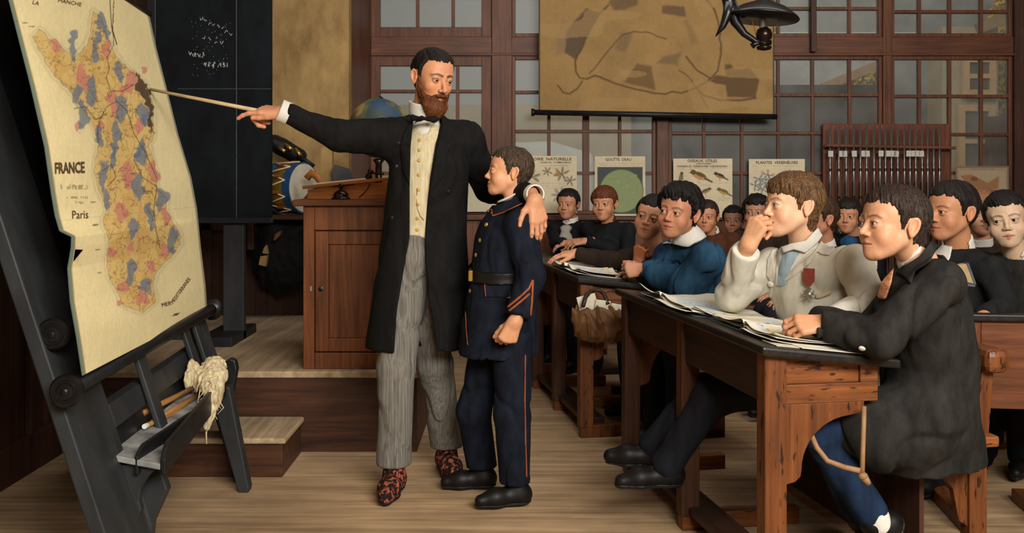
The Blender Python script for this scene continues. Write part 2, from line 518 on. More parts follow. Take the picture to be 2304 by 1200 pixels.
class Head:
    def __init__(s, pos, yaw=0, pitch=0, roll=0, scale=1.0, child=1.0, tone='#d9a27c', hair='#2a1d16', zf=.062, zt=.035, nape=-.072,
                 thick=.012, mess=.5, fringe=None, beard=None, nose=1.0, jaw=1.0, neck=None, gaze=None, brow=None, lids=.85, wide=1.0,
                 iris='#2e2019', lip='#a8584a', blush=.5, h=.003, part=0.0, sidelong=0.0, side=.018):
        s.__dict__.update({k: v for k, v in locals().items() if k != 's'})
        s.R = rot(math.radians(yaw), math.radians(pitch), math.radians(roll)); s.pos = np.asarray(pos, float)
    def loc(s, p):
        q = ((p - s.pos.astype(np.float32)) @ s.R.astype(np.float32)) / s.scale
        return q
    def wld(s, q):
        return s.pos + (np.asarray(q, float) * s.scale) @ s.R.T
    # --- fields in head coordinates (metres of an adult head, eyes at z = 0, face towards -y)
    def skull(s, q):
        c = s.child
        d = ell(q, (0, .014, .030), (.072 + .001 * c, .092, .083))
        d = smin(d, ell(q, (0, -.028, .034), (.062 + .001 * c, .054 + .002 * c, .060)), .03)
        return d
    def base(s, q):
        c = s.child; w = s.wide; j = s.jaw
        ax = np.abs(q[:, 0]); qs = np.stack([ax, q[:, 1], q[:, 2]], 1)
        d = s.skull(q)
        d = smin(d, ell(q, (0, -.034, -.036), (.055 * w, .054, .060)), .03)
        zc = -.099 * j + .010 * c
        d = smin(d, cap(q, (0, -.046, zc + .022), (0, -.066, zc), .034, .0185), .024)
        d = smin(d, cap(qs, (.046 * w, -.004, -.052 + .006 * c), (.020, -.058, zc + .004), .0185, .0165), .026)
        d = smin(d, ell(qs, (.040 * w, -.058, -.031 - .006 * c), (.021 + .002 * c, .020 + .002 * c, .019 + .006 * c)), .024)
        d = smin(d, ell(q, (0, -.060, -.066 + .004 * c), (.030, .031, .028)), .018)
        return d
    def sdf(s, q):
        c = s.child; ax = np.abs(q[:, 0]); qs = np.stack([ax, q[:, 1], q[:, 2]], 1)
        d = s.base(q)
        d = smin(d, cap(qs, (.010, -.082 + .002 * c, .017), (.040, -.070, .019), .0095 - .002 * c, .009), .014)
        # eye sockets
        d = smax(d, -ell(qs, (.031, -.099, -.002), (.0185, .0185, .0125)), .012)
        # nose
        n = s.nose; zt = -.037 + .0085 * c; yt = -.1095 + .0065 * c - .008 * (n - 1)
        d = smin(d, cap(q, (0, -.083, .008), (0, yt + .001, zt + .003), .0065 - .001 * c, .0090 - .0012 * c), .012)
        d = smin(d, sph(q, (0, yt, zt), .0098 - .0012 * c), .006)
        d = smin(d, ell(qs, (.0118 - .001 * c, -.0965 + .003 * c, zt - .004), (.0080 - .0008 * c, .0105, .0072 - .0006 * c)), .006)
        d = smax(d, -ell(qs, (.0062, yt + .008, zt - .0105), (.0036, .0055, .004)), .003)
        # lids around the eyeball
        d = smin(d, sph(qs, (.031, -.0775, -.001), .0146), .005)
        up = .0048 * s.lids
        d = smax(d, -np.maximum(ell(qs, (.031, -.094, -.0012), (.0138, .022, .0060 + .0006 * c)), q[:, 2] - (-.001 + up)), .0012)
        d = smin(d, cap(qs, (.021, -.0885, .0075 * s.lids + .0005), (.041, -.0835, .0060 * s.lids), .0022, .0018), .004)   # fold of the upper lid
        # mouth
        zm = -.0705 + .008 * c; yo = .0015 * c
        d = smin(d, cap(qs, (.004, -.0915 + yo, zm + .0052), (.0205, -.0835 + yo, zm + .001), .0058, .0030), .006)
        d = smin(d, cap(qs, (0, -.0905 + yo, zm - .0068), (.0165, -.0845 + yo, zm - .0025), .0066, .0036), .006)
        d = smax(d, -cap(qs, (0, -.0995 + yo, zm), (.0225, -.0885 + yo, zm + .0006), .0026, .0018), .003)
        d = smin(d, sph(q, (0, -.072, -.099 * s.jaw + .010 * c), .0165), .012)
        # ears
        ca, sa = math.cos(.42), math.sin(.42)
        e = qs - np.array([.0765, .014, -.008 + .001 * c], np.float32)
        ex = e[:, 0] * ca - e[:, 1] * sa; ey = e[:, 0] * sa + e[:, 1] * ca
        ey = ey - .18 * e[:, 2]
        eq = np.stack([ex, ey, e[:, 2]], 1)
        k = np.interp(e[:, 2], [-.03, -.012, .02, .03], [.62, .8, 1.0, .9])
        eq2 = np.stack([ex, ey / k, e[:, 2]], 1)
        ear = ell(eq2, (0, .002, 0), (.0072, .0190, .0310))
        ear = smax(ear, -ell(eq2, (.0075, .0015, .004), (.0090, .0125, .0215)), .003)
        ear = smin(ear, sph(eq, (.001, -.011, -.003), .0045), .006)
        d = smin(d, ear, .005)
        return d
    def neckd(s, q):
        nb = s.loc(np.asarray(s.neck, np.float32)[None])[0] if s.neck is not None else np.array([0, .04, -.19])
        r = .046 - .003 * s.child
        return cap(q, (0, .026, -.045), nb, r, r + .006), nb
    def full(s, q):
        nd, _ = s.neckd(q)
        return smin(s.sdf(q), nd, .028)
    def colour(s, q):
        t = np.array(lin(s.tone)); n = len(q)
        ax = np.abs(q[:, 0]); c = s.child
        C = np.tile(t, (n, 1))
        def blend(mask, col):
            C[:] = C * (1 - mask[:, None]) + np.array(col) * mask[:, None]
        rosy = t * np.array([1.08, .74, .66])
        g = lambda cx, cy, cz, r: np.exp(-(((ax - cx) / r) ** 2 + ((q[:, 1] - cy) / r) ** 2 + ((q[:, 2] - cz) / r) ** 2))
        blend(.75 * s.blush * g(.042, -.066, -.036, .024), rosy)
        blend(.55 * s.blush * g(0, -.108, -.038, .016), rosy)
        blend(.6 * s.blush * g(.075, .014, -.008, .03), rosy)
        blend(.25 * g(.031, -.088, -.012, .012), t * np.array([.8, .68, .66]))
        blend(.35 * g(.031, -.088, .010, .010), t * np.array([.82, .66, .60]))
        zm = -.0705 + .008 * c; yo = .0015 * c
        qs = np.stack([ax, q[:, 1], q[:, 2]], 1)
        lipd = np.minimum(cap(qs, (.003, -.0935 + yo, zm + .0046), (.0205, -.085 + yo, zm + .001), .0060, .0026),
                          cap(qs, (0, -.0925 + yo, zm - .0062), (.0165, -.0855 + yo, zm - .0022), .0066, .0030))
        blend(.85 * (1 - sm01(lipd, -.001, .0022)), lin(s.lip))
        ml = cap(qs, (0, -.095 + yo, zm), (.0225, -.086 + yo, zm + .0006), .0016, .0012)
        blend(.8 * (1 - sm01(ml, 0, .0018)), np.array(lin(s.lip)) * .22)
        # brows
        b = s.brow if s.brow else s.hair
        bd = polyline(ax, q[:, 2], [(.012, .0185), (.026, .0225), (.038, .0225), (.050, .0165)]) - np.interp(ax, [.010, .025, .05], [.0036, .0040, .0014]) * (1 - .3 * c)
        bd = np.where(q[:, 1] < -.03, bd, 1.0)
        blend((.9 - .2 * c) * (1 - sm01(bd, -.0015, .0030)), lin(b))
        # lash line on the upper rim
        ld = np.abs(sph(qs, (.031, -.0775, -.001), .0146)) + np.abs(ell(np.stack([ax, qs[:, 1] * 0 - .094, q[:, 2]], 1), (.031, -.094, -.0015), (.0140, .022, .0066))) * .8
        blend(.9 * (1 - sm01(ld, .0006, .0028)) * (q[:, 2] > .0005) * (q[:, 1] < -.07), np.array(lin(b)) * .6)
        return np.clip(C, 0.002, 1)
    def mesh(s):
        def f(p): return s.full(s.loc(p)) * s.scale
        e = .135 * s.scale
        lo = s.pos - e; hi = s.pos + e
        if s.neck is not None:
            lo = np.minimum(lo, np.asarray(s.neck) - .06); hi = np.maximum(hi, np.asarray(s.neck) + .06)
        v, F = surface(f, lo, hi, s.h)
        return v, F, s.colour(s.loc(v.astype(np.float32)))
    # --- hair
    def hairline(s, q):
        ax = np.abs(q[:, 0]); phi = np.arctan2(ax, -(q[:, 1] + .004))
        zf, zt = s.zf, s.zt
        zl = np.interp(phi, [0, .45, .80, 1.05, 1.22, 1.36, 1.48, 1.62, 1.85, 2.05, 2.25, 2.6, 3.15],
                       [zf, zf - .001, zf - .005, (zf + zt) / 2 - .004, zt - .018, -.012, -.018, .016, s.side + .004, -.024, -.052, s.nape, s.nape - .004])
        if s.fringe is not None:
            zl = zl + s.fringe * np.clip(q[:, 0] / .06, -1, 1) * (phi < 1.2)
        if s.sidelong:
            zl = zl - s.sidelong * sm01(phi, 1.75, 1.95)
        return zl, phi
    def hair_sdf(s, q):
        zl, phi = s.hairline(q)
        # strands fall away from the crown
        a = np.arctan2(q[:, 0], q[:, 1] - .03); rr = np.sqrt(q[:, 0] ** 2 + (q[:, 1] - .03) ** 2)
        sw = a + 9 * rr * (1 if s.part >= 0 else -1)
        st = vnoise(np.stack([np.cos(sw) * 1.0, np.sin(sw) * 1.0, q[:, 2] * 4 + rr * 6], 1).astype(np.float32), 9.0)
        lump = vnoise(q, 34.0)
        st2 = vnoise(np.stack([np.cos(sw) * 1.0, np.sin(sw) * 1.0, q[:, 2] * 2 + rr * 3], 1).astype(np.float32), 24.0)
        edge = vnoise(q, 130.0) * .006 * (0.4 + s.mess) + lump * .010 * s.mess + st2 * .020 * (.4 + s.mess)
        z = q[:, 2] + edge
        m1 = sm01(z, zl - .006, zl + .008) * sm01(q[:, 2], s.nape - .020, s.nape - .013); m = sm01(z, zl - .002, zl + .045)
        t = -.008 + .0105 * m1 + (s.thick - .0025) * m
        t = t + (.35 * m1 + .65 * m) * (st * .0045 * (.5 + s.mess) + st2 * .0042 * (.6 + s.mess) + lump * .012 * s.mess)
        d0 = s.base(q)
        nd, _ = s.neckd(q)
        d0 = smin(d0, nd, .03)
        return d0 - t
    def hair_mesh(s, h=None):
        def f(p): return s.hair_sdf(s.loc(p)) * s.scale * .9
        e = .15 * s.scale
        return surface(f, s.pos - e, s.pos + e, h or s.h)

def hair_mat(name, color, light=None):
    m, nt, b = new_mat(name); L = nt.links.new
    tc = N(nt, 'ShaderNodeTexCoord'); mp = N(nt, 'ShaderNodeMapping'); mp.inputs['Scale'].default_value = (260, 260, 40)
    mp.inputs['Rotation'].default_value = (.5, .5, 0)
    L(tc.outputs['Object'], mp.inputs['Vector'])
    no = N(nt, 'ShaderNodeTexNoise'); no.inputs['Scale'].default_value = 1.0; no.inputs['Detail'].default_value = 3; no.inputs['Distortion'].default_value = .6
    L(mp.outputs['Vector'], no.inputs['Vector'])
    cr = N(nt, 'ShaderNodeValToRGB'); c = np.array(lin(color)); c2 = np.array(lin(light)) if light else c * 1.9
    cr.color_ramp.elements[0].position = .35; cr.color_ramp.elements[0].color = (*(c * .55), 1)
    cr.color_ramp.elements[1].position = .72; cr.color_ramp.elements[1].color = (*c2, 1)
    L(no.outputs['Fac'], cr.inputs['Fac']); L(cr.outputs['Color'], b.inputs['Base Color'])
    b.inputs['Roughness'].default_value = .62; b.inputs['Specular IOR Level'].default_value = .22
    bp = N(nt, 'ShaderNodeBump'); bp.inputs['Strength'].default_value = .9; bp.inputs['Distance'].default_value = .003
    L(no.outputs['Fac'], bp.inputs['Height']); L(bp.outputs['Normal'], b.inputs['Normal'])
    return m

SKIN = colmat('skin', rough=.52, spec=.35, var=.07, scale=140, bump=.06, sss=.12)
EYE = colmat('eye_surface', rough=.12, spec=.5, var=.0, scale=10, bump=0)
_hm = {}
def hmat(c, l=None):
    if (c, l) not in _hm: _hm[(c, l)] = hair_mat('hair', c, l)
    return _hm[(c, l)]

def eye_mesh(H, side):
    """eyeball turned towards H.gaze (a point in the room)"""
    c = H.wld((side * .031, -.0775, -.001)); r = .0128 * H.scale
    g = nrm(np.asarray(H.gaze) - c) if H.gaze is not None else nrm(H.wld((side * .031, -1, 0)) - c)
    fw = nrm(H.wld((0, -1, 0)) - H.wld((0, 0, 0)))
    g = nrm(g + fw * 1.3)
    u = nrm(np.cross(g, (0.01, .02, 1))); w = np.cross(g, u)
    v = []; col = []; f = []; n = 20
    angs = [0.001, .08, .22, .235, .35, .47, .52, .55, .64, .9, 1.3, 1.7, 2.2, 2.8, 3.13]
    ir = np.array(lin(H.iris))
    for a in angs:
        k = (.004,) * 3 if a < .225 else (ir if a < .48 else (ir * .3 if a < .53 else np.array(lin('#a99c8c'))))
        for i in range(n):
            t = 2 * math.pi * i / n
            v.append(c + r * (g * math.cos(a) + math.sin(a) * (u * math.cos(t) + w * math.sin(t)))); col.append(k)
    for i in range(len(angs) - 1):
        for k in range(n):
            f.append((i * n + k, (i + 1) * n + k, (i + 1) * n + (k + 1) % n, i * n + (k + 1) % n))
    return v, f, np.array(col)

# ------------------------------------------------------------------ hands
class Hand:
    """wrist point, direction to the fingers, direction out of the back of the hand, side = +1 if the thumb lies on cross(dir, back)"""
    def __init__(s, wrist, d, back, thumb=1, scale=1.0, curl=((20, 25, 15),) * 4, spread=.06, th=(.5, .75, .1), th2=.5, fore=None, tone='#d9a27c'):
        s.w = np.asarray(wrist, float); s.f = nrm(d); b = np.asarray(back, float); s.n = nrm(b - s.f * np.dot(b, s.f))
        s.s = np.cross(s.f, s.n) * thumb; s.k = scale; s.tone = tone
        s.segs = []
        k = scale
        pt = lambda a, b2, c: s.w + k * (s.f * a + s.s * b2 + s.n * c)
        A = s.segs.append
        bs = [.030, .010, -.011, -.031]; bf = [.088, .092, .087, .077]; ln = [(.043, .026, .021), (.047, .030, .022), (.043, .028, .022), (.034, .021, .019)]
        rr = [.0090, .0092, .0086, .0076]
        s.tips = []
        for i in range(4):
            b0 = pt(bf[i], bs[i], .002 - .004 * abs(i - 1.2) * .5)
            A((pt(.004, bs[i] * .55, 0), b0, .0135 * k, .0118 * k, .016 * k))
            ang = 0; p = b0; r = rr[i] * k
            side = nrm(s.f + s.s * spread * (1.3 - i))
            for j in range(3):
                ang += math.radians(curl[i][j])
                dv = side * math.cos(ang) - s.n * math.sin(ang)
                q = p + dv * ln[i][j] * k
                A((p, q, r * (1.04 - .06 * j), r * (.97 - .07 * j), .005 * k))
                s.last = (dv, q)
                p = q
            up = np.cross(np.cross(dv, s.n), dv) if True else s.n
            s.tips.append((p - dv * .006 * k, nrm(math.sin(ang) * side + math.cos(ang) * s.n), r))
        # thumb leaves the side of the palm near its base
        t0 = pt(.016, .014, -.008)
        a1 = nrm(s.f * th[0] + s.s * th[1] - s.n * th[2]); t1 = t0 + a1 * .046 * k
        a2 = nrm(a1 + s.f * th2 - s.s * th2 * .8 - s.n * th2 * .3); t2 = t1 + a2 * .033 * k; t3 = t2 + nrm(a2 + s.f * .2 - s.s * th2 * .3) * .024 * k
        A((t0, t1, .0155 * k, .0115 * k, .016 * k)); A((t1, t2, .0112 * k, .0100 * k, .006 * k)); A((t2, t3, .0100 * k, .0085 * k, .005 * k))
        s.tips.append((t3 - a2 * .006 * k, nrm(s.n * .5 + s.s * .6), .009 * k))
        fo = s.w - s.f * .05 * k if fore is None else np.asarray(fore, float)
        A((fo, s.w + s.f * .008 * k, .028 * k, .0235 * k, .02 * k))
    def sdf(s, p):
        d = None
        for a, b, r1, r2, sm in s.segs:
            e = cap(p, a, b, r1, r2)
            d = e if d is None else smin(d, e, sm)
        return d
    def mesh(s, h):
        pts = np.array([q for g in s.segs for q in g[:2]]); e = .035 * s.k
        v, F = surface(s.sdf, pts.min(0) - e, pts.max(0) + e, h)
        t = np.array(lin(s.tone)); C = np.tile(t, (len(v), 1))
        rosy = t * np.array([1.02, .80, .74])
        for i, (c, n, r) in enumerate(s.tips):
            dd = np.linalg.norm(v - c, axis=1)
            m = np.exp(-(dd / (.016 * s.k)) ** 2)[:, None] * .6
            C = C * (1 - m) + rosy * m
            nail = (np.linalg.norm(v - (c + n * r * .9), axis=1) < .0052 * s.k)
            C[nail] = t * np.array([1.05, .98, .95]) + .02
        return v, F, C

FIST = ((70, 85, 45), (75, 90, 45), (75, 90, 45), (78, 90, 45))
RELAX = ((18, 25, 15), (24, 30, 18), (28, 32, 18), (34, 34, 20))

# ------------------------------------------------------------------ whole persons
def frame(origin, z, front):
    """origin and axes of a body frame: X to the body's left seen from behind ... Y backwards, Z along the spine"""
    z = nrm(z); y = -np.asarray(front, float); y = nrm(y - z * np.dot(y, z)); x = np.cross(y, z)
    M = np.stack([x, y, z], 1).astype(np.float32); o = np.asarray(origin, np.float32)
    return lambda p: (p - o) @ M

def join_parts(parts):
    V = []; F = []; C = []; b = 0
    for v, f, c in parts:
        V.append(v); F.append(f + b); C.append(c); b += len(v)
    return np.concatenate(V), np.concatenate(F), np.concatenate(C)

def px_of(p):
    y = np.maximum(p[:, 1], .2)
    return CX + FPX * p[:, 0] / y, HY - FPX * (p[:, 2] - CAMZ) / y

def region(poly, yback=None):
    """front-facing zone of a garment: the polygon drawn on its face, carried in the direction of depth"""
    poly = np.asarray(poly, float)
    def f(p):
        u, v = px_of(p); d = polysd(u, v, poly) * p[:, 1] / FPX
        if yback is not None: d = np.maximum(d, p[:, 1] - yback)
        return d
    return f

def line_region(pts, w, yback=None):
    def f(p):
        u, v = px_of(p); d = (polyline(u, v, pts) - w) * p[:, 1] / FPX
        if yback is not None: d = np.maximum(d, p[:, 1] - yback)
        return d
    return f

def patch(base, reg, t, inner=.004, k=.003):
    def f(p):
        b = base(p)
        return smax(smax(b - t, reg(p), k), -(b + inner), .001)
    return f

def smesh(name, f, lo, hi, h, material, parent, label=None, cols=None):
    v, F = surface(f, lo, hi, h)
    if len(v) == 0: return None
    return wmesh(name, v, F, material, parent, smooth=True, label=label, cols=None if cols is None else cols(v))

def poly_bounds(polys, D0, D1, m=.03):
    pts = np.array([P(x, y, d) for q in polys for x, y in q for d in (D0, D1)])
    return pts.min(0) - m, pts.max(0) + m

class Person:
    def __init__(s, head, label, J, hands=(), s0=1.0, tone=None, hh=.0025, spine=None, group=None):
        """J: joints in the room (pelvis, neck, shl, shr, ell, elr, wrl, wrr, hipl, knl, anl, ...)"""
        s.H = head; s.J = {k: np.asarray(v, float) for k, v in J.items()}; J = s.J; s.k = s0
        parts = [head.mesh()]
        for hd in hands: parts.append(hd.mesh(hh))
        k = s0; tone_l = np.array(lin(head.tone))
        def body(p):
            d = cap(p, J['pelvis'], (J['pelvis'] + J['neck']) / 2, .085 * k, .08 * k)
            d = smin(d, cap(p, (J['pelvis'] + J['neck']) / 2, J['neck'] * .8 + J['pelvis'] * .2, .085 * k, .075 * k), .05)
            d = smin(d, cap(p, J['neck'] * .8 + J['pelvis'] * .2, J['neck'], .05 * k, .040 * k), .04)
            for a in ('l', 'r'):
                if 'sh' + a in J:
                    d = smin(d, cap(p, J['neck'] * .78 + J['pelvis'] * .22, J['sh' + a] * .97 + J['pelvis'] * .03, .030 * k, .03 * k), .03)
                    d = smin(d, cap(p, J['sh' + a], J['el' + a], .034 * k, .024 * k), .02)
                    d = smin(d, cap(p, J['el' + a], J['wr' + a], .024 * k, .018 * k), .012)
                if 'hip' + a in J:
                    d = smin(d, cap(p, J['hip' + a], J['kn' + a], .06 * k, .042 * k), .03)
                    d = smin(d, cap(p, J['kn' + a], J['an' + a], .042 * k, .028 * k), .02)
            return d
        pts = np.array(list(J.values()))
        v, F = surface(body, pts.min(0) - .12, pts.max(0) + .12, .016)
        parts.append((v, F, np.tile(tone_l, (len(v), 1))))
        V, FF, C = join_parts(parts)
        s.o = wmesh('person', V, FF, SKIN, None, smooth=True, cols=C)
        tag(s.o, label, 'person', group)
        v, F = head.hair_mesh()
        wmesh('hair', v, F, hmat(head.hair, getattr(head, 'hair2', None)), s.o, smooth=True)
        for sd in (-1, 1):
            v, f, c = eye_mesh(head, sd)
            wmesh('eye', v, f, EYE, s.o, smooth=True, cols=c)
    def part(s, name, f, lo, hi, h, m, label=None):
        return smesh(name, f, lo, hi, h, m, s.o, label)
# ------------------------------------------------------------------ the room
W_FLOOR = wood('floor_boards', '#8e765a', '#c0a480', 0, 9.0, .7, .2, .3, .15)
W_PLAT = wood('platform_boards', '#8a775e', '#b8a283', 1, 9.0, .7, .2, .3, .15)
W_DARK = wood('dark_brown_wood', '#2c1a12', '#4c2e1e', 2, 12, .55, .2)
W_DARKX = wood('dark_brown_wood_across', '#2e1c13', '#523322', 0, 12, .5, .2)
W_SASH = wood('sash_wood', '#472818', '#6e4229', 2, 16, .5, .2)
W_SASHX = wood('sash_wood_across', '#472818', '#6e4229', 0, 16, .5, .2)
W_CAB = wood('cabinet_wood', '#4e2a17', '#804c2b', 2, 14, .42, .2)
W_CABX = wood('cabinet_wood_across', '#4a2918', '#74452a', 0, 14, .42, .2)
W_DESK = wood('desk_wood', '#4d2a15', '#7c4824', 2, 13, .45, .25, .6, .3, '#2b160c')
W_DESKX = wood('desk_wood_across', '#5a3116', '#8c5429', 0, 13, .45, .25, .6, .3, '#2b160c')
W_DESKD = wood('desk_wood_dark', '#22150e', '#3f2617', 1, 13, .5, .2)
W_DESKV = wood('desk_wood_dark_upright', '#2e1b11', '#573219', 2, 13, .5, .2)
W_BLACK = wood('black_desk_top', '#0e0d0c', '#26221e', 1, 12, .38, .15)
M_TAN = mat('tan_plaster', '#86683f', .85, .25, 7, (1, 1, .5), .12, color2='#a88a58')
M_BLACK = mat('black_paint', '#17181a', .45, .4, 14, (1, 1, .4), .12, spec=.3)
M_BLACKG = mat('worn_black_paint', '#2a2c2d', .5, .35, 10, (1, 1, .35), .12, spec=.3)
M_SLATE = mat('blackboard_slate', '#0b0d10', .75, .35, 6, (1, 1, .6), .05, spec=.12, color2='#15191d')
M_IRON = mat('black_iron', '#0d0d0e', .35, .3, 30, bump=.1, spec=.45)
M_GLASS = glass_mat('dusty_window_glass', '#cfcec8', .15)
M_PAPER = mat('aged_paper', '#cdbb93', .8, .12, 12, bump=.05)
M_WHITE = mat('white_paint', '#d8d4c8', .7, .08, 30, bump=.03)
M_INK = mat('printed_ink', '#2b231c', .8, .3, 200, bump=0)
M_CHALK = mat('chalk', '#a9aba8', .9, .3, 200, bump=0)

def S(o): o['kind'] = 'structure'; return o

DW = 7.5                                    # depth of the glazed partition
wx = lambda px, D=DW: (px - CX) * D / FPX
wz = lambda py, D=DW: CAMZ - (py - HY) * D / FPX

S(MB().box((-2.12, -1.95, -.05), (3.95, DW + .06, 0)).build('floor', W_FLOOR))
S(MB().box((-2.12, -1.95, 3.35), (3.95, DW + .06, 3.42)).build('ceiling', M_TAN))
S(MB().box((-2.12, -1.95, 0), (-2.05, 6.6, 3.35)).build('wall_left', W_DARK))
S(MB().box((-2.12, -2.02, 0), (3.95, -1.95, 3.35)).build('wall_front', M_TAN))
S(MB().box((3.88, -1.95, 0), (3.95, DW + .06, 3.35)).build('wall_right', W_DARK))
# panelled wainscot on the left wall
b = MB()
for y in (3.6, 4.25, 4.9, 5.6):
    b.box((-2.05, y, 0), (-2.02, y + .09, 1.15))
b.box((-2.05, 3.6, 1.1), (-2.01, 6.3, 1.18)); b.box((-2.05, 3.6, 0), (-2.015, 6.3, .16))
S(b.build('trim_1', W_DARK, bevel=.006))
# tan wall behind the platform
JX = wx(785, 6.45)
S(MB().box((-2.05, 6.45, 0), (JX, 6.55, 3.35)).build('wall_back_left', M_TAN))
S(MB().box((JX - .10, 6.55, 0), (JX, DW + .02, 3.35)).build('wall_back_return', W_SASH))
b = MB().box((-2.05, 6.40, .30), (JX - .01, 6.45, 1.0))
for x in (-1.97, -1.62, -1.27):
    b.box((x, 6.385, .36), (x + .07, 6.40, 1.0))
b.box((-2.05, 6.385, .9), (JX - .01, 6.40, 1.0))
S(b.build('trim_2', W_DARK, bevel=.004))
# low wall and rails of the partition
ZS = wz(486)
S(MB().box((JX, DW - .02, 0), (3.88, DW + .06, ZS - .03)).build('wall_back', wood('partition_dado', '#4a2b1b', '#7a4a2e', 2, 10, .5, .2)))
S(MB().box((JX, DW - .06, ZS - .03), (3.88, DW + .07, ZS + .012)).build('trim_3', W_SASHX, bevel=.005))
S(MB().box((JX, DW - .04, wz(122)), (3.88, DW + .06, wz(84))).box((JX, DW - .055, wz(127)), (3.88, DW - .02, wz(121))).build('trim_4', W_SASHX, bevel=.004))
def post(n, x0, x1):
    S(MB().box((wx(x0), DW - .05, ZS + .012), (wx(x1), DW + .06, 3.35)).build('trim_%d' % n, W_SASH, bevel=.006))
post(5, 787, 834); post(6, 1106, 1152); post(7, 1475, 1503); post(8, 1982, 2002)
S(MB().box((wx(2274), DW - .06, ZS + .012), (3.88, DW + .06, 3.35)).build('wall_back_right', W_DARK))

def window(n, x0, x1, y0, y1, vs, hs, fr=8):
    """glazed light between pixel columns x0..x1 and rows y0..y1 of the partition plane"""
    b = MB(); d0, d1 = DW - .025, DW + .03
    X0, X1, Z0, Z1 = wx(x0), wx(x1), wz(y1), wz(y0); f = fr / 303.3
    b.box((X0, d0, Z0), (X0 + f, d1, Z1)).box((X1 - f, d0, Z0), (X1, d1, Z1)).box((X0 + f, d0, Z1 - f), (X1 - f, d1, Z1)).box((X0 + f, d0, Z0), (X1 - f, d1, Z0 + f))
    for v in vs:
        v, w = v if isinstance(v, tuple) else (v, 7)
        b.box((wx(v - w / 2), d0 + .006, Z0 + f), (wx(v + w / 2), d1 - .006, Z1 - f))
    for hh in hs:
        b.box((X0 + f, d0 + .002, wz(hh + 3.6)), (X1 - f, d1 - .002, wz(hh - 3.6)))
    o = S(b.build('window_%d' % n, W_SASH, bevel=.003))
    wmesh('pane', *(lambda q: (q.v, q.f))(MB().box((X0 + f * .5, DW, Z0 + f * .5), (X1 - f * .5, DW + .004, Z1 - f * .5))), M_GLASS, o)
YB = 482
window(1, 834, 1106, 127, YB, [940, 1030], [206, 292, 390], 22)
window(2, 1152, 1475, 127, YB, [1235, (1318, 15), 1394], [208, 296, 390])
window(3, 1503, 1982, 127, YB, [1583, 1668, 1750, 1827, 1910], [214, 300, 390])
window(4, 2002, 2274, 127, YB, [2067, 2135, 2206], [217, 303, 390])
window(5, 834, 1106, -300, 84, [940, 1020], [-5, -105, -200], 22)
window(6, 1152, 1475, -300, 84, [1235, (1318, 15), 1394], [-5, -105, -200])
window(7, 1503, 1982, -300, 84, [1583, 1668, 1750, (1827, 12), 1910], [20, -80, -180])
window(8, 2002, 2274, -300, 84, [2067, 2135, 2206], [27, -75, -175])

# ------------------------------------------------------------------ the courtyard beyond the panes
S(MB().box((-6, DW + .07, -.05), (12, 26, 0)).build('ground', mat('courtyard_ground', '#8b8a85', .9, .2, 4)))
def far_box(name, x0, x1, y0, y1, D, t, m, label, cat):
    o = MB().box((wx(x0, D), D, max(0, wz(y1, D))), (wx(x1, D), D + t, wz(y0, D))).build(name, m)
    return tag(o, label, cat)
M_BEIGE = mat('beige_render', '#a4967c', .9, .15, 3)
M_GREYW = mat('grey_plaster', '#85888a', .9, .18, 3, color2='#a2a5a4')
M_SNOW = mat('whitewash', '#c9cac6', .9, .12, 3)
M_DARKP = mat('tarred_boards', '#14171b', .7, .3, 4, spec=.2)
far_box('outbuilding', 700, 1420, 236, 2000, 12.5, 1.5, M_BEIGE, 'low beige outbuilding seen through the panes beside the teacher', 'building')
b = MB(); D = 11.4
pts = [(860, 480), (1010, 345), (1120, 322), (1240, 318), (1330, 345), (1460, 480)]
b.prism([P(x, y if y < 480 else 700, D) for x, y in pts], (0, .8, 0))
tag(fix_normals(b.build('whitewashed_wall', M_SNOW)), 'whitewashed garden wall low behind the panes left of the green disc poster', 'wall')
far_box('tarred_shed', 1508, 2012, 191, 2000, 8.3, .8, M_DARKP, 'tall black tarred shed wall filling the panes over the bird poster', 'shed')
far_box('grey_house', 1420, 2300, -320, 2000, 12.9, 1.0, M_GREYW, 'pale grey house wall seen high through the upper panes', 'house')
b = MB(); D = 10.8
b.prism([P(x, y, D) for x, y in [(1735, 196), (1735, 140), (1840, 128), (1990, 128), (1990, 150), (1862, 196)]], (0, .5, 0))
tag(fix_normals(b.build('lean_to_roof', M_GREYW)), 'grey lean-to roof slope above the black shed', 'roof')
M_RAFT = mat('pale_rafter', '#8d6f4c', .7, .2, 12)
MB().bar(P(1850, 197, 10.76), P(1992, 140, 10.76), .06, .09).build('rafter', M_RAFT, bpy.data.objects['lean_to_roof'])
MB().box((wx(1735, 12.8), 12.82, wz(88, 12.8)), (wx(2070, 12.8), 12.9, wz(72, 12.8))).build('gutter_board', M_SNOW, bpy.data.objects['grey_house'])
# open casements and shutter at the far right
M_CASE = mat('casement_paint', '#c29c70', .7, .15, 12)
def casement(x0, y0, x1, y1, D, label, lean=0):
    t = empty('casement_window', P((x0 + x1) / 2, y1, D), 0, label, 'window', 'open casements across the courtyard')
    b = MB(); w = .07
    X0, X1, Z0, Z1 = wx(x0, D), wx(x1, D), wz(y1, D), wz(y0, D)
    for q in [((X0, Z0), (X0 + w, Z1)), ((X1 - w, Z0), (X1, Z1)), ((X0 + w, Z1 - w), (X1 - w, Z1)), ((X0 + w, Z0), (X1 - w, Z0 + w)), ((X0 + w, (Z0 + Z1) / 2 - .025), (X1 - w, (Z0 + Z1) / 2 + .025))]:
        b.box((q[0][0], D, q[0][1]), (q[1][0], D + .06, q[1][1]))
    b.build('sash', M_CASE, t)
    MB().box((X0 + w * .6, D + .025, Z0 + w * .6), (X1 - w * .6, D + .032, Z1 - w * .6)).build('pane', M_GLASS, t)
    return t
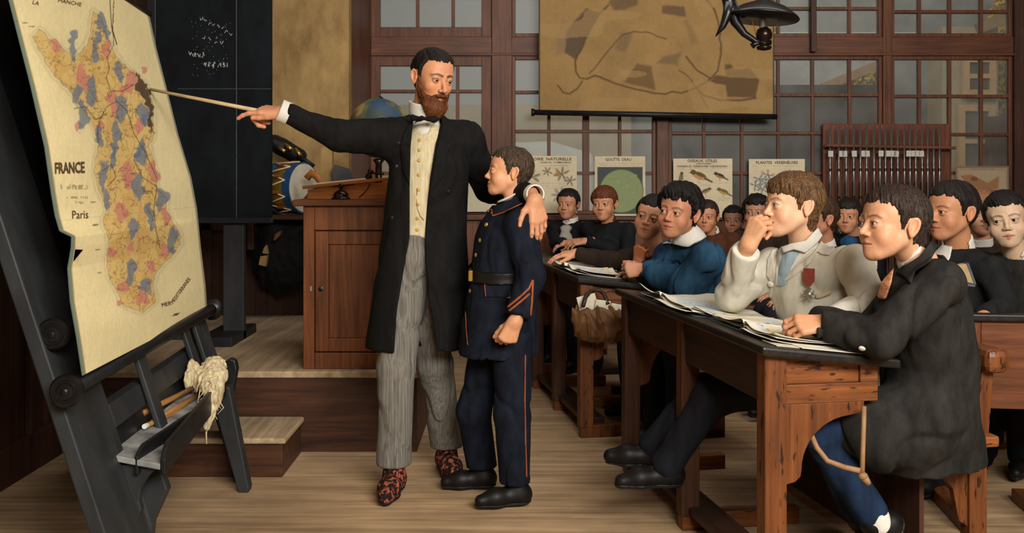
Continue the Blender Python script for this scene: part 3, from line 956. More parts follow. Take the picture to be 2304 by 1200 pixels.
casement(2158, 236, 2240, 400, 11.22, 'tan framed casement low in the right panes, beside the dark shutter')
casement(2168, 126, 2242, 216, 11.22, 'tan framed casement above the other, edged by yellow leaves')
far_box('house_wall', 2120, 2246, 60, 2000, 11.3, .4, M_BEIGE, 'beige house wall behind the tan casements at right', 'house')
far_box('dark_shutter', 2222, 2280, 262, 420, 11.12, .06, W_DARK, 'dark wooden shutter standing beside the lower tan casement', 'shutter')
MB().bar(P(2200, 65, 11.25), P(2290, 26, 11.25), .09, .12).build('rafter', M_RAFT, bpy.data.objects['house_wall'])
def tree(cx, cz, D, rx, rz, n, label):
    t = empty('yellow_tree', (cx, D, 0), 0, label, 'tree', 'yellow autumn trees across the courtyard')
    MB().tube([(cx, D, 0), (cx + .1, D, cz * .6), (cx, D, cz)], [.12, .09, .04]).build('trunk', W_DARK, t)
    r = np.random.default_rng(int(cx * 100) % 97 + 3)
    v = []; f = []
    for i in range(n):
        d = r.normal(size=3); d /= np.linalg.norm(d); q = np.array([cx, D, cz]) + d * np.array([rx, .35, rz]) * r.random() ** .4
        a = nrm(r.normal(size=3)) * .055; c = nrm(np.cross(a, r.normal(size=3))) * .032; k = len(v)
        v += [q - a, q + c, q + a, q - c]; f.append((k, k + 1, k + 2, k + 3))
    wmesh('foliage', v, f, mat('yellow_leaves', '#c99d28', .6, .5, 25, bump=0, color2='#e8c23a'), t)
tree(wx(1935, 12.1), wz(166, 12.1), 12.1, .36, .27, 1300, 'yellow autumn tree showing under the lean-to rafter')
tree(wx(2268, 12.3), wz(160, 12.3), 12.3, .30, 1.0, 2200, 'yellow autumn tree at the right edge behind the casements')

# ------------------------------------------------------------------ platform, step
PD, PZ = 4.57, .366
t = empty('platform', (-1.2, 5.5, 0), 0, 'raised wooden teaching platform carrying the brown cabinet', 'platform')
MB().box((-2.04, PD - .015, PZ - .03), (-.415, 6.385, PZ)).build('platform_top', W_PLAT, t, bevel=.006)
MB().box((-2.04, PD, 0), (-.43, PD + .03, PZ - .03)).box((-.46, PD + .03, 0), (-.43, 6.385, PZ - .03)).build('platform_front', W_DARKX, t)
t = empty('wooden_step', (-1.36, 4.37, 0), 0, 'low wooden step box in front of the platform', 'step')
MB().box((-1.80, 4.17, .140), (-.935, PD - .018, .165)).build('step_top', W_PLAT, t, bevel=.008)
MB().box((-1.78, 4.185, 0), (-.95, PD - .018, .140)).build('step_box', W_DARKX, t, bevel=.004)

# ------------------------------------------------------------------ teacher's cabinet
def inset_panel(b, x0, x1, z0, z1, y, fr=.05, d=.012):
    """framed panel facing -y"""
    b.box((x0, y, z0), (x0 + fr, y + .02, z1)).box((x1 - fr, y, z0), (x1, y + .02, z1)).box((x0 + fr, y, z1 - fr), (x1 - fr, y + .02, z1)).box((x0 + fr, y, z0), (x1 - fr, y + .02, z0 + fr))
    b.box((x0 + fr, y + d, z0 + fr), (x1 - fr, y + .02, z1 - fr))
cx0, cx1, cy0, cy1, ct = wx(682, 4.61), -.47, 4.61, 5.12, 1.14
t = empty('teachers_cabinet', ((cx0 + cx1) / 2, 4.86, PZ), 0, 'brown panelled wooden cabinet standing on the platform behind the teacher', 'cabinet')
b = MB().box((cx0, cy0 + .022, PZ), (cx1, cy1, ct - .03))
b.box((cx0, cy0, PZ), (cx0 + .05, cy0 + .022, ct - .03)); b.box((cx0 + .05, cy0, ct - .14), (cx1, cy0 + .022, ct - .03)); b.box((cx0 + .05, cy0, PZ), (cx1, cy0 + .022, PZ + .075)); b.box((cx1 - .05, cy0, PZ + .075), (cx1, cy0 + .022, ct - .14))
b.build('body', W_CAB, t, bevel=.004)
b = MB(); inset_panel(b, cx0 + .055, cx1 - .055, PZ + .08, ct - .145, cy0 + .002, .06); o = b.build('door', W_CAB, t, bevel=.003)
MB().lathe([(.010, 0), (.012, .004), (.004, .006)], (wx(721, 4.6), cy0 + .002, wz(651, 4.6)), (0, -1, 0), 14).build('keyhole', M_IRON, o)
MB().box((wx(697, 4.6), cy0 - .004, wz(656, 4.6)), (wx(701, 4.6), cy0 + .002, wz(645, 4.6))).build('hinge', mat('worn_steel', '#9a9a94', .4, .2, 40, metal=.6), t)
MB().box((cx0 - .045, cy0 - .03, ct - .03), (cx1 + .03, cy1 + .01, ct)).build('cabinet_top', W_CABX, t, bevel=.008)

# sloping writing box on the cabinet
M_OAK = wood('orange_oak', '#8a5024', '#c0793c', 0, 14, .4, .15)
bx0, bx1 = wx(694, 4.68), -.50
t = empty('writing_box', ((bx0 + bx1) / 2, 4.82, ct), 0, 'sloping orange oak writing box on the cabinet top', 'writing box')
b = MB(); b.hexa([(bx0, 4.66, ct), (bx1, 4.66, ct), (bx1, 5.0, ct), (bx0, 5.0, ct)], [(bx0, 4.66, ct + .045), (bx1, 4.66, ct + .09), (bx1, 5.0, ct + .09), (bx0, 5.0, ct + .045)]); b.build('box_body', M_OAK, t, bevel=.003)
b = MB(); b.hexa([(bx0 - .02, 4.64, ct + .047), (bx1, 4.64, ct + .094), (bx1, 5.02, ct + .094), (bx0 - .02, 5.02, ct + .047)], [(bx0 - .02, 4.64, ct + .062), (bx1, 4.64, ct + .109), (bx1, 5.02, ct + .109), (bx0 - .02, 5.02, ct + .062)]); b.build('sloping_lid', M_OAK, t, bevel=.003)
lidz = lambda x: ct + .063 + (x - bx0 + .02) / (bx1 - bx0 + .02) * .047
# desk bell
c = P(767, 446, 4.64); c[2] = ct + .001
t = empty('desk_bell', c, 0, 'dark polished desk bell with a knob, before the writing box', 'bell')
M_BRONZE = mat('dark_bronze', '#2a1d14', .25, .3, 20, metal=.6, spec=.5)
MB().lathe([(.042, 0), (.043, .006), (.036, .008), (.034, .012), (.036, .016), (.030, .030), (.016, .040), (.006, .043), (.006, .050)], c, n=24).build('dome', M_BRONZE, t, smooth=True)
MB().sphere(c + np.array([0, 0, .060]), .012).build('knob', M_BRONZE, t, smooth=True)
# quill paper, stamp
b = MB(); p0 = P(705, 416, 4.74); p1 = P(822, 402, 4.74)
for p in (p0, p1): p[2] = lidz(p[0]) + .004
b.bar(p0, p1, .022, .006); tag(b.build('white_ruler', M_WHITE), 'thin pale ruler lying on the sloping lid of the writing box', 'ruler')
pm = (P(828, 399, 4.66)); pm[2] = lidz(pm[0])
t = empty('hand_stamp', pm, 0, 'small dark turned hand stamp at the upper end of the writing box', 'stamp')
MB().lathe([(.016, 0), (.016, .018), (.010, .024), (.014, .034), (.014, .044), (.004, .048)], pm, (.35, 0, 1), 18).build('handle', M_BRONZE, t, smooth=True)
MB().tube([pm + (.02, 0, .028), pm + (.075, 0, .022)], .005).build('shank', M_BRONZE, t)
# pen tray strap (thin wire loop on the box front)
tag(MB().tube([P(808, 444, 4.635), P(818, 436, 4.635), P(828, 424, 4.635), P(832, 414, 4.635)], .0025).build('wire_pen', M_BRONZE), 'thin dark pen leaning on the front of the writing box', 'pen')
# slate leaning behind the box and tan board
tag(MB().prism([P(752, 416, 5.06), P(790, 416, 5.06), P(800, 400, 5.06), P(786, 352, 5.06), P(752, 342, 5.06), P(747, 350, 5.06)], (0, .02, 0)).build('slate', mat('grey_slate', '#3a3d3c', .6, .25, 14)), 'dark grey slate leaning behind the writing box', 'slate')
for o in (bpy.data.objects['slate'],): fix_normals(o); o.location.z = ct
o = MB().box((wx(727, 5.2), 5.14, PZ), (wx(752, 5.2), 5.19, wz(333, 5.2))).build('upright_plank', M_TAN)
tag(o, 'narrow tan plank standing upright behind the writing box', 'plank')

# globe on a stand
gc = P(852, 288, 5.0); gr = 67 * 5.0 / FPX
t = empty('globe', (gc[0], gc[1], ct), 0, 'large terrestrial globe on a dark stand behind the raised arm', 'globe')
def globe_cols(v):
    q = (v - gc) / gr
    n = vnoise(q.astype(np.float32), 1.6) + .5 * vnoise(q.astype(np.float32), 4.0)
    c = np.tile(np.array(lin('#3d4546')), (len(v), 1)); land = n > .06
    c[land] = lin('#57563f'); c[n > .22] = lin('#857345'); c[(n < -.2)] = lin('#293f54')
    return c
s = MB(); s.sphere(gc, gr, 64, 40); v = np.array(s.v)
wmesh('sphere', v, s.f, colmat('globe_varnish', .55, .25, .15, 20), t, smooth=True, cols=globe_cols(v))
a = [gc + gr * 1.06 * np.array([.25 * math.sin(k), math.sin(k), math.cos(k)]) for k in np.linspace(.15, math.pi - .02, 24)]
MB().tube(a, .006, 8).build('meridian', M_BRONZE, t, smooth=True)
MB().lathe([(.11, 0), (.11, .012), (.05, .03), (.018, .05), (.016, gc[2] - ct - gr * 1.07 - .02), (.03, gc[2] - ct - gr * 1.07), (.01, gc[2] - ct - gr * 1.02)], (gc[0], gc[1], ct), n=28).build('stand', M_BRONZE, t, smooth=True)

# ------------------------------------------------------------------ shelf with drum and bugle case
SZ = 1.015
tag(MB().box((-1.62, 6.02, SZ - .03), (JX - .03, 6.40, SZ)).box((-1.6, 6.1, .80), (-1.56, 6.38, SZ - .03)).box((-1.12, 6.1, .80), (-1.08, 6.38, SZ - .03)).build('hanging_shelf', W_DARKX, bevel=.004),
    'dark brown wall shelf carrying the snare drum', 'shelf')
dc = P(652, 396, 6.1); dc[2] = SZ + .158; dr = .155
ax = nrm((1.0, -.45, .02))
t = empty('snare_drum', (dc[0], dc[1], SZ), 0, 'brass snare drum with blue hoops and white ropes lying on its side', 'drum')
L_ = .21
M_BRASS = mat('brass', '#b08a3c', .3, .2, 12, metal=.75, spec=.5)
M_BLUE = mat('blue_hoop', '#27456e', .5, .25, 25)
M_ROPE = mat('drum_cord', '#c9b48c', .8, .15, 90)
d0 = dc - ax * L_ / 2; d1 = dc + ax * L_ / 2
MB().lathe([(dr * .93, .01), (dr * .93, L_ - .01)], d0, ax, 40).build('shell', M_BRASS, t, smooth=True)
for q, nm in ((0, 'hoop'), (L_ - .05, 'hoop')):
    MB().lathe([(dr * .95, q), (dr, q), (dr, q + .05), (dr * .95, q + .05)], d0, ax, 40).build(nm, M_BLUE, t)
MB().lathe([(dr * .95, L_ - .012), (dr * .94, L_ + .004), (.01, L_ + .006)], d0, ax, 40).build('drumhead', mat('calfskin', '#c4bda9', .7, .14, 14, bump=.05), t)
u = nrm(np.cross(ax, (0, 0, 1))); w = np.cross(ax, u)
b = MB(); n = 20
pt = lambda k, e: (d0 if e == 0 else d1) + (dr * 1.02) * (u * math.cos(2 * math.pi * k / n) + w * math.sin(2 * math.pi * k / n)) + ax * (.03 if e == 0 else -.03)
for k in range(n): b.tube([pt(k, k % 2), pt(k + 1, (k + 1) % 2)], .0045, 6)
b.build('tension_cord', M_ROPE, t, smooth=True)
M_TL = mat('tan_leather', '#7a4a26', .5, .2, 30)
for k in range(0, n, 2): MB().tube([pt(k + .5, 0) + ax * .07, pt(k + .5, 0) + ax * .11], .010, 8).build('leather_ear', M_TL, t)
# orange leather sling beside the drum
tag(MB().tube([P(690, 402, 5.9), P(700, 390, 5.9), P(714, 398, 5.88), P(721, 410, 5.88), P(719, 424, 5.9), P(700, 436, 5.93), P(688, 452, 5.95)], [.02, .024, .024, .02, .018, .018, .02], 8).build('leather_sling', mat('orange_leather', '#b5723a', .45, .25, 14), smooth=True),
    'orange leather drum sling hanging at the right of the drumhead', 'sling')
# ammunition belt / bugle pouch above the drum
t = empty('cartridge_pouch', P(655, 352, 6.3), 0, 'black leather cartridge pouch with brass tubes, above the drum', 'pouch')
def fpouch(p): return cap(p, P(618, 322, 6.25), P(672, 352, 6.25), .055, .05) + .01 * vnoise(p, 18)
lo = P(560, 420, 6.0); hi = P(760, 250, 6.5)
smesh('pouch_body', fpouch, np.minimum(lo, hi), np.maximum(lo, hi), .008, mat('black_leather', '#131211', .4, .3, 25), t)
for a, c in (((627, 332), (641, 341)), ((642, 326), (656, 336)), ((664, 335), (676, 350))):
    MB().tube([P(*a, 6.17), P(*c, 6.15)], .011, 12).build('brass_tube', M_BRASS, t, smooth=True)
MB().tube([P(668, 352, 6.2), P(690, 362, 6.2), P(707, 374, 6.2)], [.016, .012, .010], 8).build('strap', M_BLACK, t, smooth=True)
# coat and satchel hung under the shelf
hk = P(640, 480, 6.2)
t = empty('hanging_coat', P(630, 640, 6.2), 0, 'black coat and satchel bundle hanging under the shelf by the cabinet', 'coat')
def fcoat(p):
    d = ell(p, P(636, 575, 6.22), (.20, .10, .235)); d = smin(d, cap(p, P(618, 500, 6.2), P(612, 560, 6.2), .05, .04), .05)
    d = smin(d, cap(p, P(598, 590, 6.2), P(592, 640, 6.2), .035, .02), .03); d = smin(d, cap(p, P(622, 620, 6.2), P(622, 662, 6.2), .03, .02), .03)
    d = smin(d, cap(p, P(606, 545, 6.17), P(680, 512, 6.17), .03, .03), .03)
    return d + .028 * np.abs(vnoise(p, (16, 16, 5))) + .01 * vnoise(p, 30)
lo = P(540, 720, 5.9); hi = P(760, 470, 6.45)
smesh('coat_body', fcoat, np.minimum(lo, hi), np.minimum(np.maximum(lo, hi), 6.38 + 0 * hi + (np.array([9, 0, 9]))), .010, mat('black_cloth', '#0f1010', .8, .4, 30), t)
M_TANL = mat('tan_strap_leather', '#a98556', .5, .2, 20)
MB().prism([P(x, y, 6.02) for x, y in [(593, 560), (598, 552), (602, 572), (590, 570)]], (0, .04, 0)).prism([P(x, y, 6.02) for x, y in [(582, 596), (586, 577), (601, 575), (597, 600)]], (0, .04, 0)).build('buckle_tab', M_TANL, t)
MB().prism([P(x, y, 6.05) for x, y in [(615, 540), (620, 526), (632, 519), (630, 530), (618, 542)]], (0, .04, 0)).build('lining_patch', mat('red_brown_leather', '#6e3f26', .5, .2, 20), t)
tag(MB().tube([(hk[0], 6.39, .99), (hk[0], 6.22, .98), (hk[0], 6.2, .95)], .008).build('coat_hook', M_IRON), 'iron hook under the shelf holding the coat', 'hook')

# ------------------------------------------------------------------ blackboard on its stand
BD = 5.4
t = empty('blackboard', (wx(500, BD), BD, PZ), 0, 'large black chalk-marked blackboard on a dark stand behind the map', 'blackboard')
X0, X1, Z0, Z1 = wx(352, BD), wx(610, BD), wz(490, BD), 2.75
MB().box((X0, BD, Z0), (X1, BD + .03, Z1)).build('board', M_SLATE, t)
MB().box((X0 - .02, BD - .012, Z0 - .03), (X1 + .005, BD + .035, Z0)).box((X0 - .05, BD - .012, Z0), (X0, BD + .035, Z1)).build('frame', M_BLACK, t, bevel=.003)
MB().box((wx(498, BD), BD + .03, PZ), (wx(545, BD), BD + .08, Z1 + .05)).build('post', M_BLACKG, t, bevel=.004)
MB().box((wx(380, BD), BD + .03, PZ), (wx(410, BD), BD + .08, Z1 + .05)).build('post', M_BLACKG, t, bevel=.004)
MB().box((wx(470, BD), BD - .2, PZ), (wx(545, BD), BD + .3, PZ + .05)).build('foot', M_BLACK, t, bevel=.004)
b = MB(); z_ = BD - .0015
b.box((wx(531.5, BD), z_, Z0), (wx(532.7, BD), BD, Z1)).box((wx(400, BD), z_, wz(200.5, BD)), (X1, BD, wz(199.7, BD)))
b.build('ruled_line', mat('faint_chalk', '#565a5c', .9, .3, 60, bump=0), t)
b = MB(); r = np.random.default_rng(11)
def scrib(x0, x1, y, h, slope):
    x = x0
    while x < x1:
        pts = [P(x + q * 2.2, y + (x - x0) * slope + r.normal() * h, BD - .002) for q in range(4)]
        b.tube(pts, .0016, 4); x += 7 + r.random() * 7
for a in ((450, 520, 40, 4, .55), (455, 500, 85, 3, .3), (425, 455, 120, 4, .1), (458, 512, 145, 4, .02), (300, 300, 0, 1, 0)): scrib(*a)
for k in range(60): 
    q = P(430 + r.random() * 90, 40 + r.random() * 130, BD - .002); b.sphere(q, .0018, 5, 3)
b.build('chalk_marks', M_CHALK, t)
for q, sz, x, y, sl in (('Vol =', .030, 438, 128, .3), ('4 x 4', .026, 470, 150, .1), ('151', .034, 504, 151, .05)):
    v, f = text_mesh(q, sz)
    c = P(x, y, BD - .002)
    wmesh('chalk_figures', np.stack([c[0] + v[:, 0], 0 * v[:, 0] + c[1], c[2] + v[:, 1] - v[:, 0] * sl], 1), f, M_CHALK, t)
# ------------------------------------------------------------------ map easel at the left
def E(D, z, off=0.0):
    return np.array([-.988 - .33 * z - .065 * (D - 2.7) + off, D, z])
t = empty('map_easel', (-1.15, 3.4, 0), 0, 'tall black painted easel leaning back with a chalk tray, carrying the map', 'easel')
EAS = t
def slab(name, D0, D1, z0, z1, th, m, back=0.0, bev=.005, D0t=None, D1t=None):
    D0t = D0 if D0t is None else D0t; D1t = D1 if D1t is None else D1t
    b = MB(); b.hexa([E(D0, z0, -th - back), E(D0, z0, -back), E(D1, z0, -back), E(D1, z0, -th - back)], [E(D0t, z1, -th - back), E(D0t, z1, -back), E(D1t, z1, -back), E(D1t, z1, -th - back)])
    return fix_normals(b.build(name, m, t, bevel=bev))
slab('side_board', 2.70, 3.0, 0, 2.25, .045, M_BLACKG)
slab('side_board', 4.12, 4.30, 0, 2.25, .045, M_BLACKG)
slab('back_board', 3.0, 4.12, .86, 2.22, .025, M_SLATE, .012)
slab('cross_rail', 3.0, 4.12, .78, .86, .04, M_BLACK)
slab('cross_rail', 3.0, 4.12, .50, .57, .04, M_BLACKG)
slab('slat', 3.28, 3.36, .42, .80, .02, M_BLACKG, -.03)
slab('slat', 3.86, 3.93, .42, .80, .02, M_BLACKG, -.03)
slab('slat', 4.02, 4.08, .42, .80, .02, M_BLACKG, -.03)
slab('lower_board', 3.0, 4.12, .31, .50, .02, M_BLACK, .02)
# folding rear strut, out of the picture's sight behind the boards
MB().bar(E(3.5, 1.9, -.06), np.array([-1.98, 3.5, 0.0]), .07, .035).build('rear_strut', M_BLACK, t)
# tray
MT = mat('grey_tray_paint', '#636563', .45, .35, 12, (1, 1, 1), .1, color2='#a3a4a0')
a0, a1 = np.array([-1.205, 2.93, .430]), np.array([-1.020, 2.93, .395])
b0, b1 = np.array([-1.340, 4.06, .450]), np.array([-1.150, 4.06, .395])
b = MB(); up = np.array([0, 0, .018]); b.hexa([a0, a1, b1, b0], [a0 + up, a1 + up, b1 + up, b0 + up]); b.build('tray_floor', MT, t, bevel=.003)
def lip(u, h, th, name, x_in=0.0):
    """front lip with a low near end that sweeps up"""
    v = []; f = []; n = 40
    for i in range(n + 1):
        s = i / n * (1 if x_in == 0 else .40); y = 2.93 + s * 1.13
        x = a1[0] + (b1[0] - a1[0]) * s - x_in * (1 - s * 2.2)
        z = .395 + .014 + h * sm01(np.array([s]), -.03, .05)[0] + x_in * .2
        v += [(x, y, .38), (x + th, y, .38), (x + th, y, z), (x, y, z)]
    for i in range(n):
        k = 4 * i
        for q in range(4): f.append((k + q, k + (q + 1) % 4, k + 4 + (q + 1) % 4, k + 4 + q))
    f += [(3, 2, 1, 0), (4 * n, 4 * n + 1, 4 * n + 2, 4 * n + 3)]
    o = wmesh(name, v, f, M_BLACK, t); fix_normals(o)
    bv = o.modifiers.new('bevel', 'BEVEL'); bv.width = .004; bv.segments = 2; bv.limit_method = 'ANGLE'
lip(1, .056, .016, 'tray_lip'); lip(1, .036, .012, 'inner_lip', .075)
b = MB()
b.prism([(-1.345, 4.06, .36), (-1.125, 4.06, .36), (-1.105, 4.06, .47), (-1.112, 4.06, .505), (-1.135, 4.06, .515), (-1.165, 4.06, .49), (-1.20, 4.06, .45), (-1.345, 4.06, .47)], (0, .04, 0))
fix_normals(b.build('tray_end', M_BLACK, t, bevel=.006))
b = MB(); b.prism([P(x, y, 3.98) for x, y in [(478, 905), (500, 868), (516, 872), (560, 1100), (556, 1118), (538, 1118)]], (0, .055, 0))
o = fix_normals(b.build('front_leg', M_BLACKG, t, bevel=.006))
# near bracket under the tray: scroll-cut board
pts = [(256, 1048), (352, 1040), (350, 1056), (332, 1074), (316, 1100), (312, 1128), (318, 1150), (308, 1168), (290, 1180), (276, 1180)]
b = MB(); b.prism([P(x, y, 2.95) for x, y in pts], (0, .03, 0)); fix_normals(b.build('scroll_bracket', M_BLACKG, t, bevel=.004))
b = MB(); b.prism([(-1.15, 3.05, .39), (-1.07, 3.05, .385), (-1.04, 3.05, .30), (-1.085, 3.05, .20), (-1.10, 3.03, .0), (-1.17, 3.03, .0)], (.0, .04, 0)); fix_normals(b.build('near_leg', M_BLACKG, t, bevel=.004))

# second, rolled-up map bar behind
r0 = np.array([wx(120, 2.72), 2.72, wz(752, 2.72)]); r1 = r0 + np.array([-.10, 1.45, 0])
u = empty('map_roller', r0, 0, 'black turned roller hung on the easel above the lower map bar', 'roller')
dv = nrm(r1 - r0)
KN = [(.004, -.016), (.007, -.015), (.008, -.010), (.018, -.009), (.020, -.013), (.024, -.013), (.026, -.009), (.033, -.009), (.038, -.002), (.038, .006), (.033, .014), (.024, .018)]
MB().lathe([(r * 1.15, h) for r, h in KN], r0, dv, 28).build('end_knob', M_IRON, u)
MB().tube([r0 + dv * .015, r1], .022, 14).build('rod', M_BLACK, u, smooth=True)

# the map itself
LPX = [(-27, -186), (20, 0), (68, 190), (100, 330), (116, 440), (124, 486), (134, 520), (161, 533), (160, 558), (152, 605), (158, 680), (172, 760), (185, 846)]
RPX = [(336, 36), (352, 110), (375, 200), (400, 300), (430, 400), (443, 470), (452, 560), (462, 640), (466, 700)]
DL, DR = 2.674, 4.32
Lp = np.array([P(x, y, DL) for x, y in LPX])[::-1]; Rp = np.array([P(x, y, DR) for x, y in RPX])[::-1]
def edge(E3, v):
    z = E3[0, 2] + (E3[-1, 2] - E3[0, 2]) * v
    return np.stack([np.interp(z, E3[:, 2], E3[:, 0]), E3[0, 1] + 0 * z, z], -1)
# straight left side used for the sheet's own coordinates; the torn edge only trims it
def sheet(u, v):
    A = edge(Lp, v); B = edge(Rp, v)
    q = A + (B - A) * u[..., None]
    q[..., 0] += (.012 * np.sin(6.5 * u + 3 * v) + .006 * np.sin(14 * v + 5 * u)) * np.sin(np.pi * u) * np.clip(v * 4, 0, 1)
    return q
def sheet_inv(px, py):
    u = np.full(len(px), .5); v = np.full(len(px), .5)
    for k in range(14):
        p = sheet(u, v); a, c = px_of(p)
        e = 1e-4
        pu = px_of(sheet(u + e, v)); pv = px_of(sheet(u, v + e))
        j11, j21 = (pu[0] - a) / e, (pu[1] - c) / e; j12, j22 = (pv[0] - a) / e, (pv[1] - c) / e
        det = j11 * j22 - j12 * j21; ra, rc = px - a, py - c
        u = np.clip(u + (ra * j22 - rc * j12) / det, -.05, 1.05); v = np.clip(v + (rc * j11 - ra * j21) / det, -.05, 1.05)
    return u, v
LAND = [(208, 22), (224, 42), (242, 88), (262, 122), (290, 160), (306, 172), (330, 195), (343, 225), (345, 290), (336, 330), (350, 380), (352, 418), (372, 450), (378, 485), (400, 520), (406, 548), (388, 575), (372, 592), (345, 620), (348, 676), (322, 704), (300, 700), (276, 690), (262, 650), (246, 625), (240, 580), (246, 560), (232, 500), (240, 470), (220, 430), (210, 385), (216, 350), (222, 320), (212, 290), (196, 262), (176, 232), (150, 200), (118, 172), (100, 140), (72, 82), (88, 68), (112, 88), (142, 112), (165, 132), (186, 112), (200, 80), (204, 50)]
BLUE = [(224, 52, 13, 20), (236, 72, 8, 12), (166, 108, 7, 36), (212, 108, 11, 30), (206, 205, 13, 30), (270, 160, 10, 22), (170, 215, 12, 22), (183, 260, 10, 28), (275, 250, 12, 30), (320, 252, 13, 26), (226, 310, 8, 30), (252, 360, 11, 26), (262, 300, 10, 25), (318, 350, 12, 22), (312, 335, 9, 18), (230, 400, 10, 38), (308, 425, 11, 30), (242, 450, 9, 24), (336, 490, 9, 36), (365, 450, 11, 22), (296, 518, 10, 24), (386, 545, 10, 30), (290, 612, 11, 24), (330, 640, 11, 22), (255, 335, 8, 16), (328, 262, 12, 16)]
PINK = [(126, 105, 13, 16), (186, 178, 11, 28), (240, 105, 8, 22), (296, 188, 11, 26), (278, 205, 14, 14), (255, 235, 12, 26), (172, 280, 8, 14), (312, 278, 10, 16), (286, 395, 12, 28), (345, 390, 10, 28), (272, 470, 10, 20), (372, 490, 9, 20), (290, 415, 9, 14), (368, 565, 13, 18), (250, 560, 9, 14), (345, 600, 10, 12), (280, 640, 10, 16), (318, 672, 11, 18), (268, 690, 8, 8), (322, 160, 6, 10), (230, 285, 7, 12), (300, 560, 7, 14)]
def paint_map(px, py):
    n = len(px); pz = np.stack([px, py, 0 * px], 1).astype(np.float32)
    wxn = 15 * vnoise(pz, .045) + 8 * vnoise(pz, .12) + 3 * vnoise(pz, .33); wyn = 20 * vnoise(pz + 50, .04) + 10 * vnoise(pz + 90, .11) + 3 * vnoise(pz + 30, .33)
    X, Y = px + wxn, py + wyn
    C = np.tile(np.array(lin('#e3d4a2')), (n, 1))
    C *= (1 + .10 * vnoise(pz, .02) + .08 * vnoise(pz, (.3, .06, 1)))[:, None]
    def bl(m, c): C[:] = C * (1 - m[:, None]) + np.array(lin(c)) * m[:, None]
    ld = polysd(px + .4 * wxn, py + .4 * wyn, LAND)
    bl(.66 * sm01(-ld, -2, 4), '#d2aa50')
    bl(.30 * sm01(-ld, -2, 4) * (vnoise(pz, (.09, .04, 1)) > .12), '#c08a44')
    for c, L_ in (('#cd8176', PINK), ('#62788c', BLUE)):
        for x, y, a, h in L_:
            k = np.sqrt(((X - x) / a) ** 2 + ((Y - y) / h) ** 2)
            bl(.80 * (1 - sm01(k, .9, 1.15)), c)
    bl(.92 * (1 - sm01(polysd(X, Y, [(306, 168), (318, 178), (331, 194), (340, 214), (343, 288), (337, 291), (334, 240), (324, 218), (310, 202)]), -1, 2)), '#43362f')
    # department borders: thin wandering lines
    vn = vnoise(pz, (.075, .055, 1)) + .4 * vnoise(pz, .17)
    bl(.55 * (1 - sm01(np.abs(vn), .012, .045)) * sm01(-ld, 0, 3), '#5a3a28')
    v2 = vnoise(pz + 200, (.06, .05, 1)) + .3 * vnoise(pz, .2)
    bl(.5 * (1 - sm01(np.abs(v2), .010, .042)) * sm01(-ld, 0, 3), '#6a4630')
    bl(.5 * (1 - sm01(np.abs(ld), .3, 1.8)), '#6b4b33')
    for r_ in ([(222, 330), (218, 300), (224, 268), (240, 240), (262, 228), (285, 250), (300, 300), (330, 350), (350, 400)], [(255, 30), (252, 70), (262, 100)], [(246, 150), (238, 175), (248, 205), (275, 205), (300, 190)], [(245, 155), (240, 130), (255, 100), (252, 60), (256, 0)], [(165, 245), (190, 240), (215, 270), (240, 255)], [(240, 420), (260, 400), (250, 370), (230, 385)], [(300, 360), (320, 400), (352, 420), (345, 470), (350, 520), (360, 560)]):
        bl(.8 * (1 - sm01(polyline(px + 2 * vnoise(pz, .3), py, r_), .4, 1.5)), '#4a3326')
    # little printed lines of the cartouche, towns in the margin, legends
    r2 = np.random.default_rng(5)
    for x0, x1, y, h in ((134, 200, 421, 5), (150, 196, 444, 2.6), (168, 190, 456, 2.4)):
        t_ = (px > x0) & (px < x1) & (np.abs(py - y - .02 * (px - x0)) < h)
        s_ = (vnoise(pz, (.55, .12, 1)) > .03) & t_
        C[s_] = C[s_] * .45 + np.array(lin('#4b3a28')) * .4
    for x, y in ((208, 455), (215, 506), (218, 562), (222, 614), (213, 508), (36, 48), (56, 52), (70, 60)):
        m_ = np.minimum(1, (np.abs(px - x) < 6) * (np.abs(py - y) < 1.6)) * 1.0
        bl(.6 * m_, '#4a3a2c')
    fold = np.minimum(np.abs(px - (300 - .0 * py) - .25 * (py - 40)), 99)
    bl(.18 * (1 - sm01(np.abs(py - 510 + .1 * px), .5, 1.6)), '#6b5a3e')
    bl(.85 * (1 - sm01(polyline(px, py, [(246, -6), (250, 60), (262, 100)]), .5, 1.6)), '#1c1612')
    bl(.9 * (1 - sm01(polysd(px, py, [(386, 712), (393, 706), (404, 704), (398, 710)]), -.5, 1)), '#1c1612')
    bl(.25 * (1 - sm01(np.abs(ld - 6), 0, 5)), '#8d8464')
    return np.clip(C, .003, 1)
nu, nv = 250, 560
uu, vv = np.meshgrid(np.linspace(0, 1, nu) ** .8, np.linspace(0, 1, nv))
S3 = sheet(uu, vv).reshape(-1, 3)
mx, my = px_of(S3)
C = paint_map(mx, my)
du = uu.ravel()
edge_m = (1 - sm01(du, .010, .018)); C = C * (1 - edge_m[:, None]) + np.array(lin('#4d5a50')) * edge_m[:, None]
edge_m = sm01(du, .965, .985); C = C * (1 - .8 * edge_m[:, None]) + np.array(lin('#6d7468')) * .8 * edge_m[:, None]
i = np.arange(nv - 1)[:, None] * nu + np.arange(nu - 1)[None]
F = np.stack([i, i + 1, i + nu + 1, i + nu], -1).reshape(-1, 4)
mp = empty('school_map', np.array([-1.2, 3.5, .69]), 0, 'large torn yellow map with pink and blue regions hanging on the black easel', 'map')
o = wmesh('map_sheet', S3, F, colmat('map_canvas', .75, .2, .06, 90, .06), mp, smooth=True, cols=C)
sol = o.modifiers.new('thickness', 'SOLIDIFY'); sol.thickness = .003; sol.offset = 0
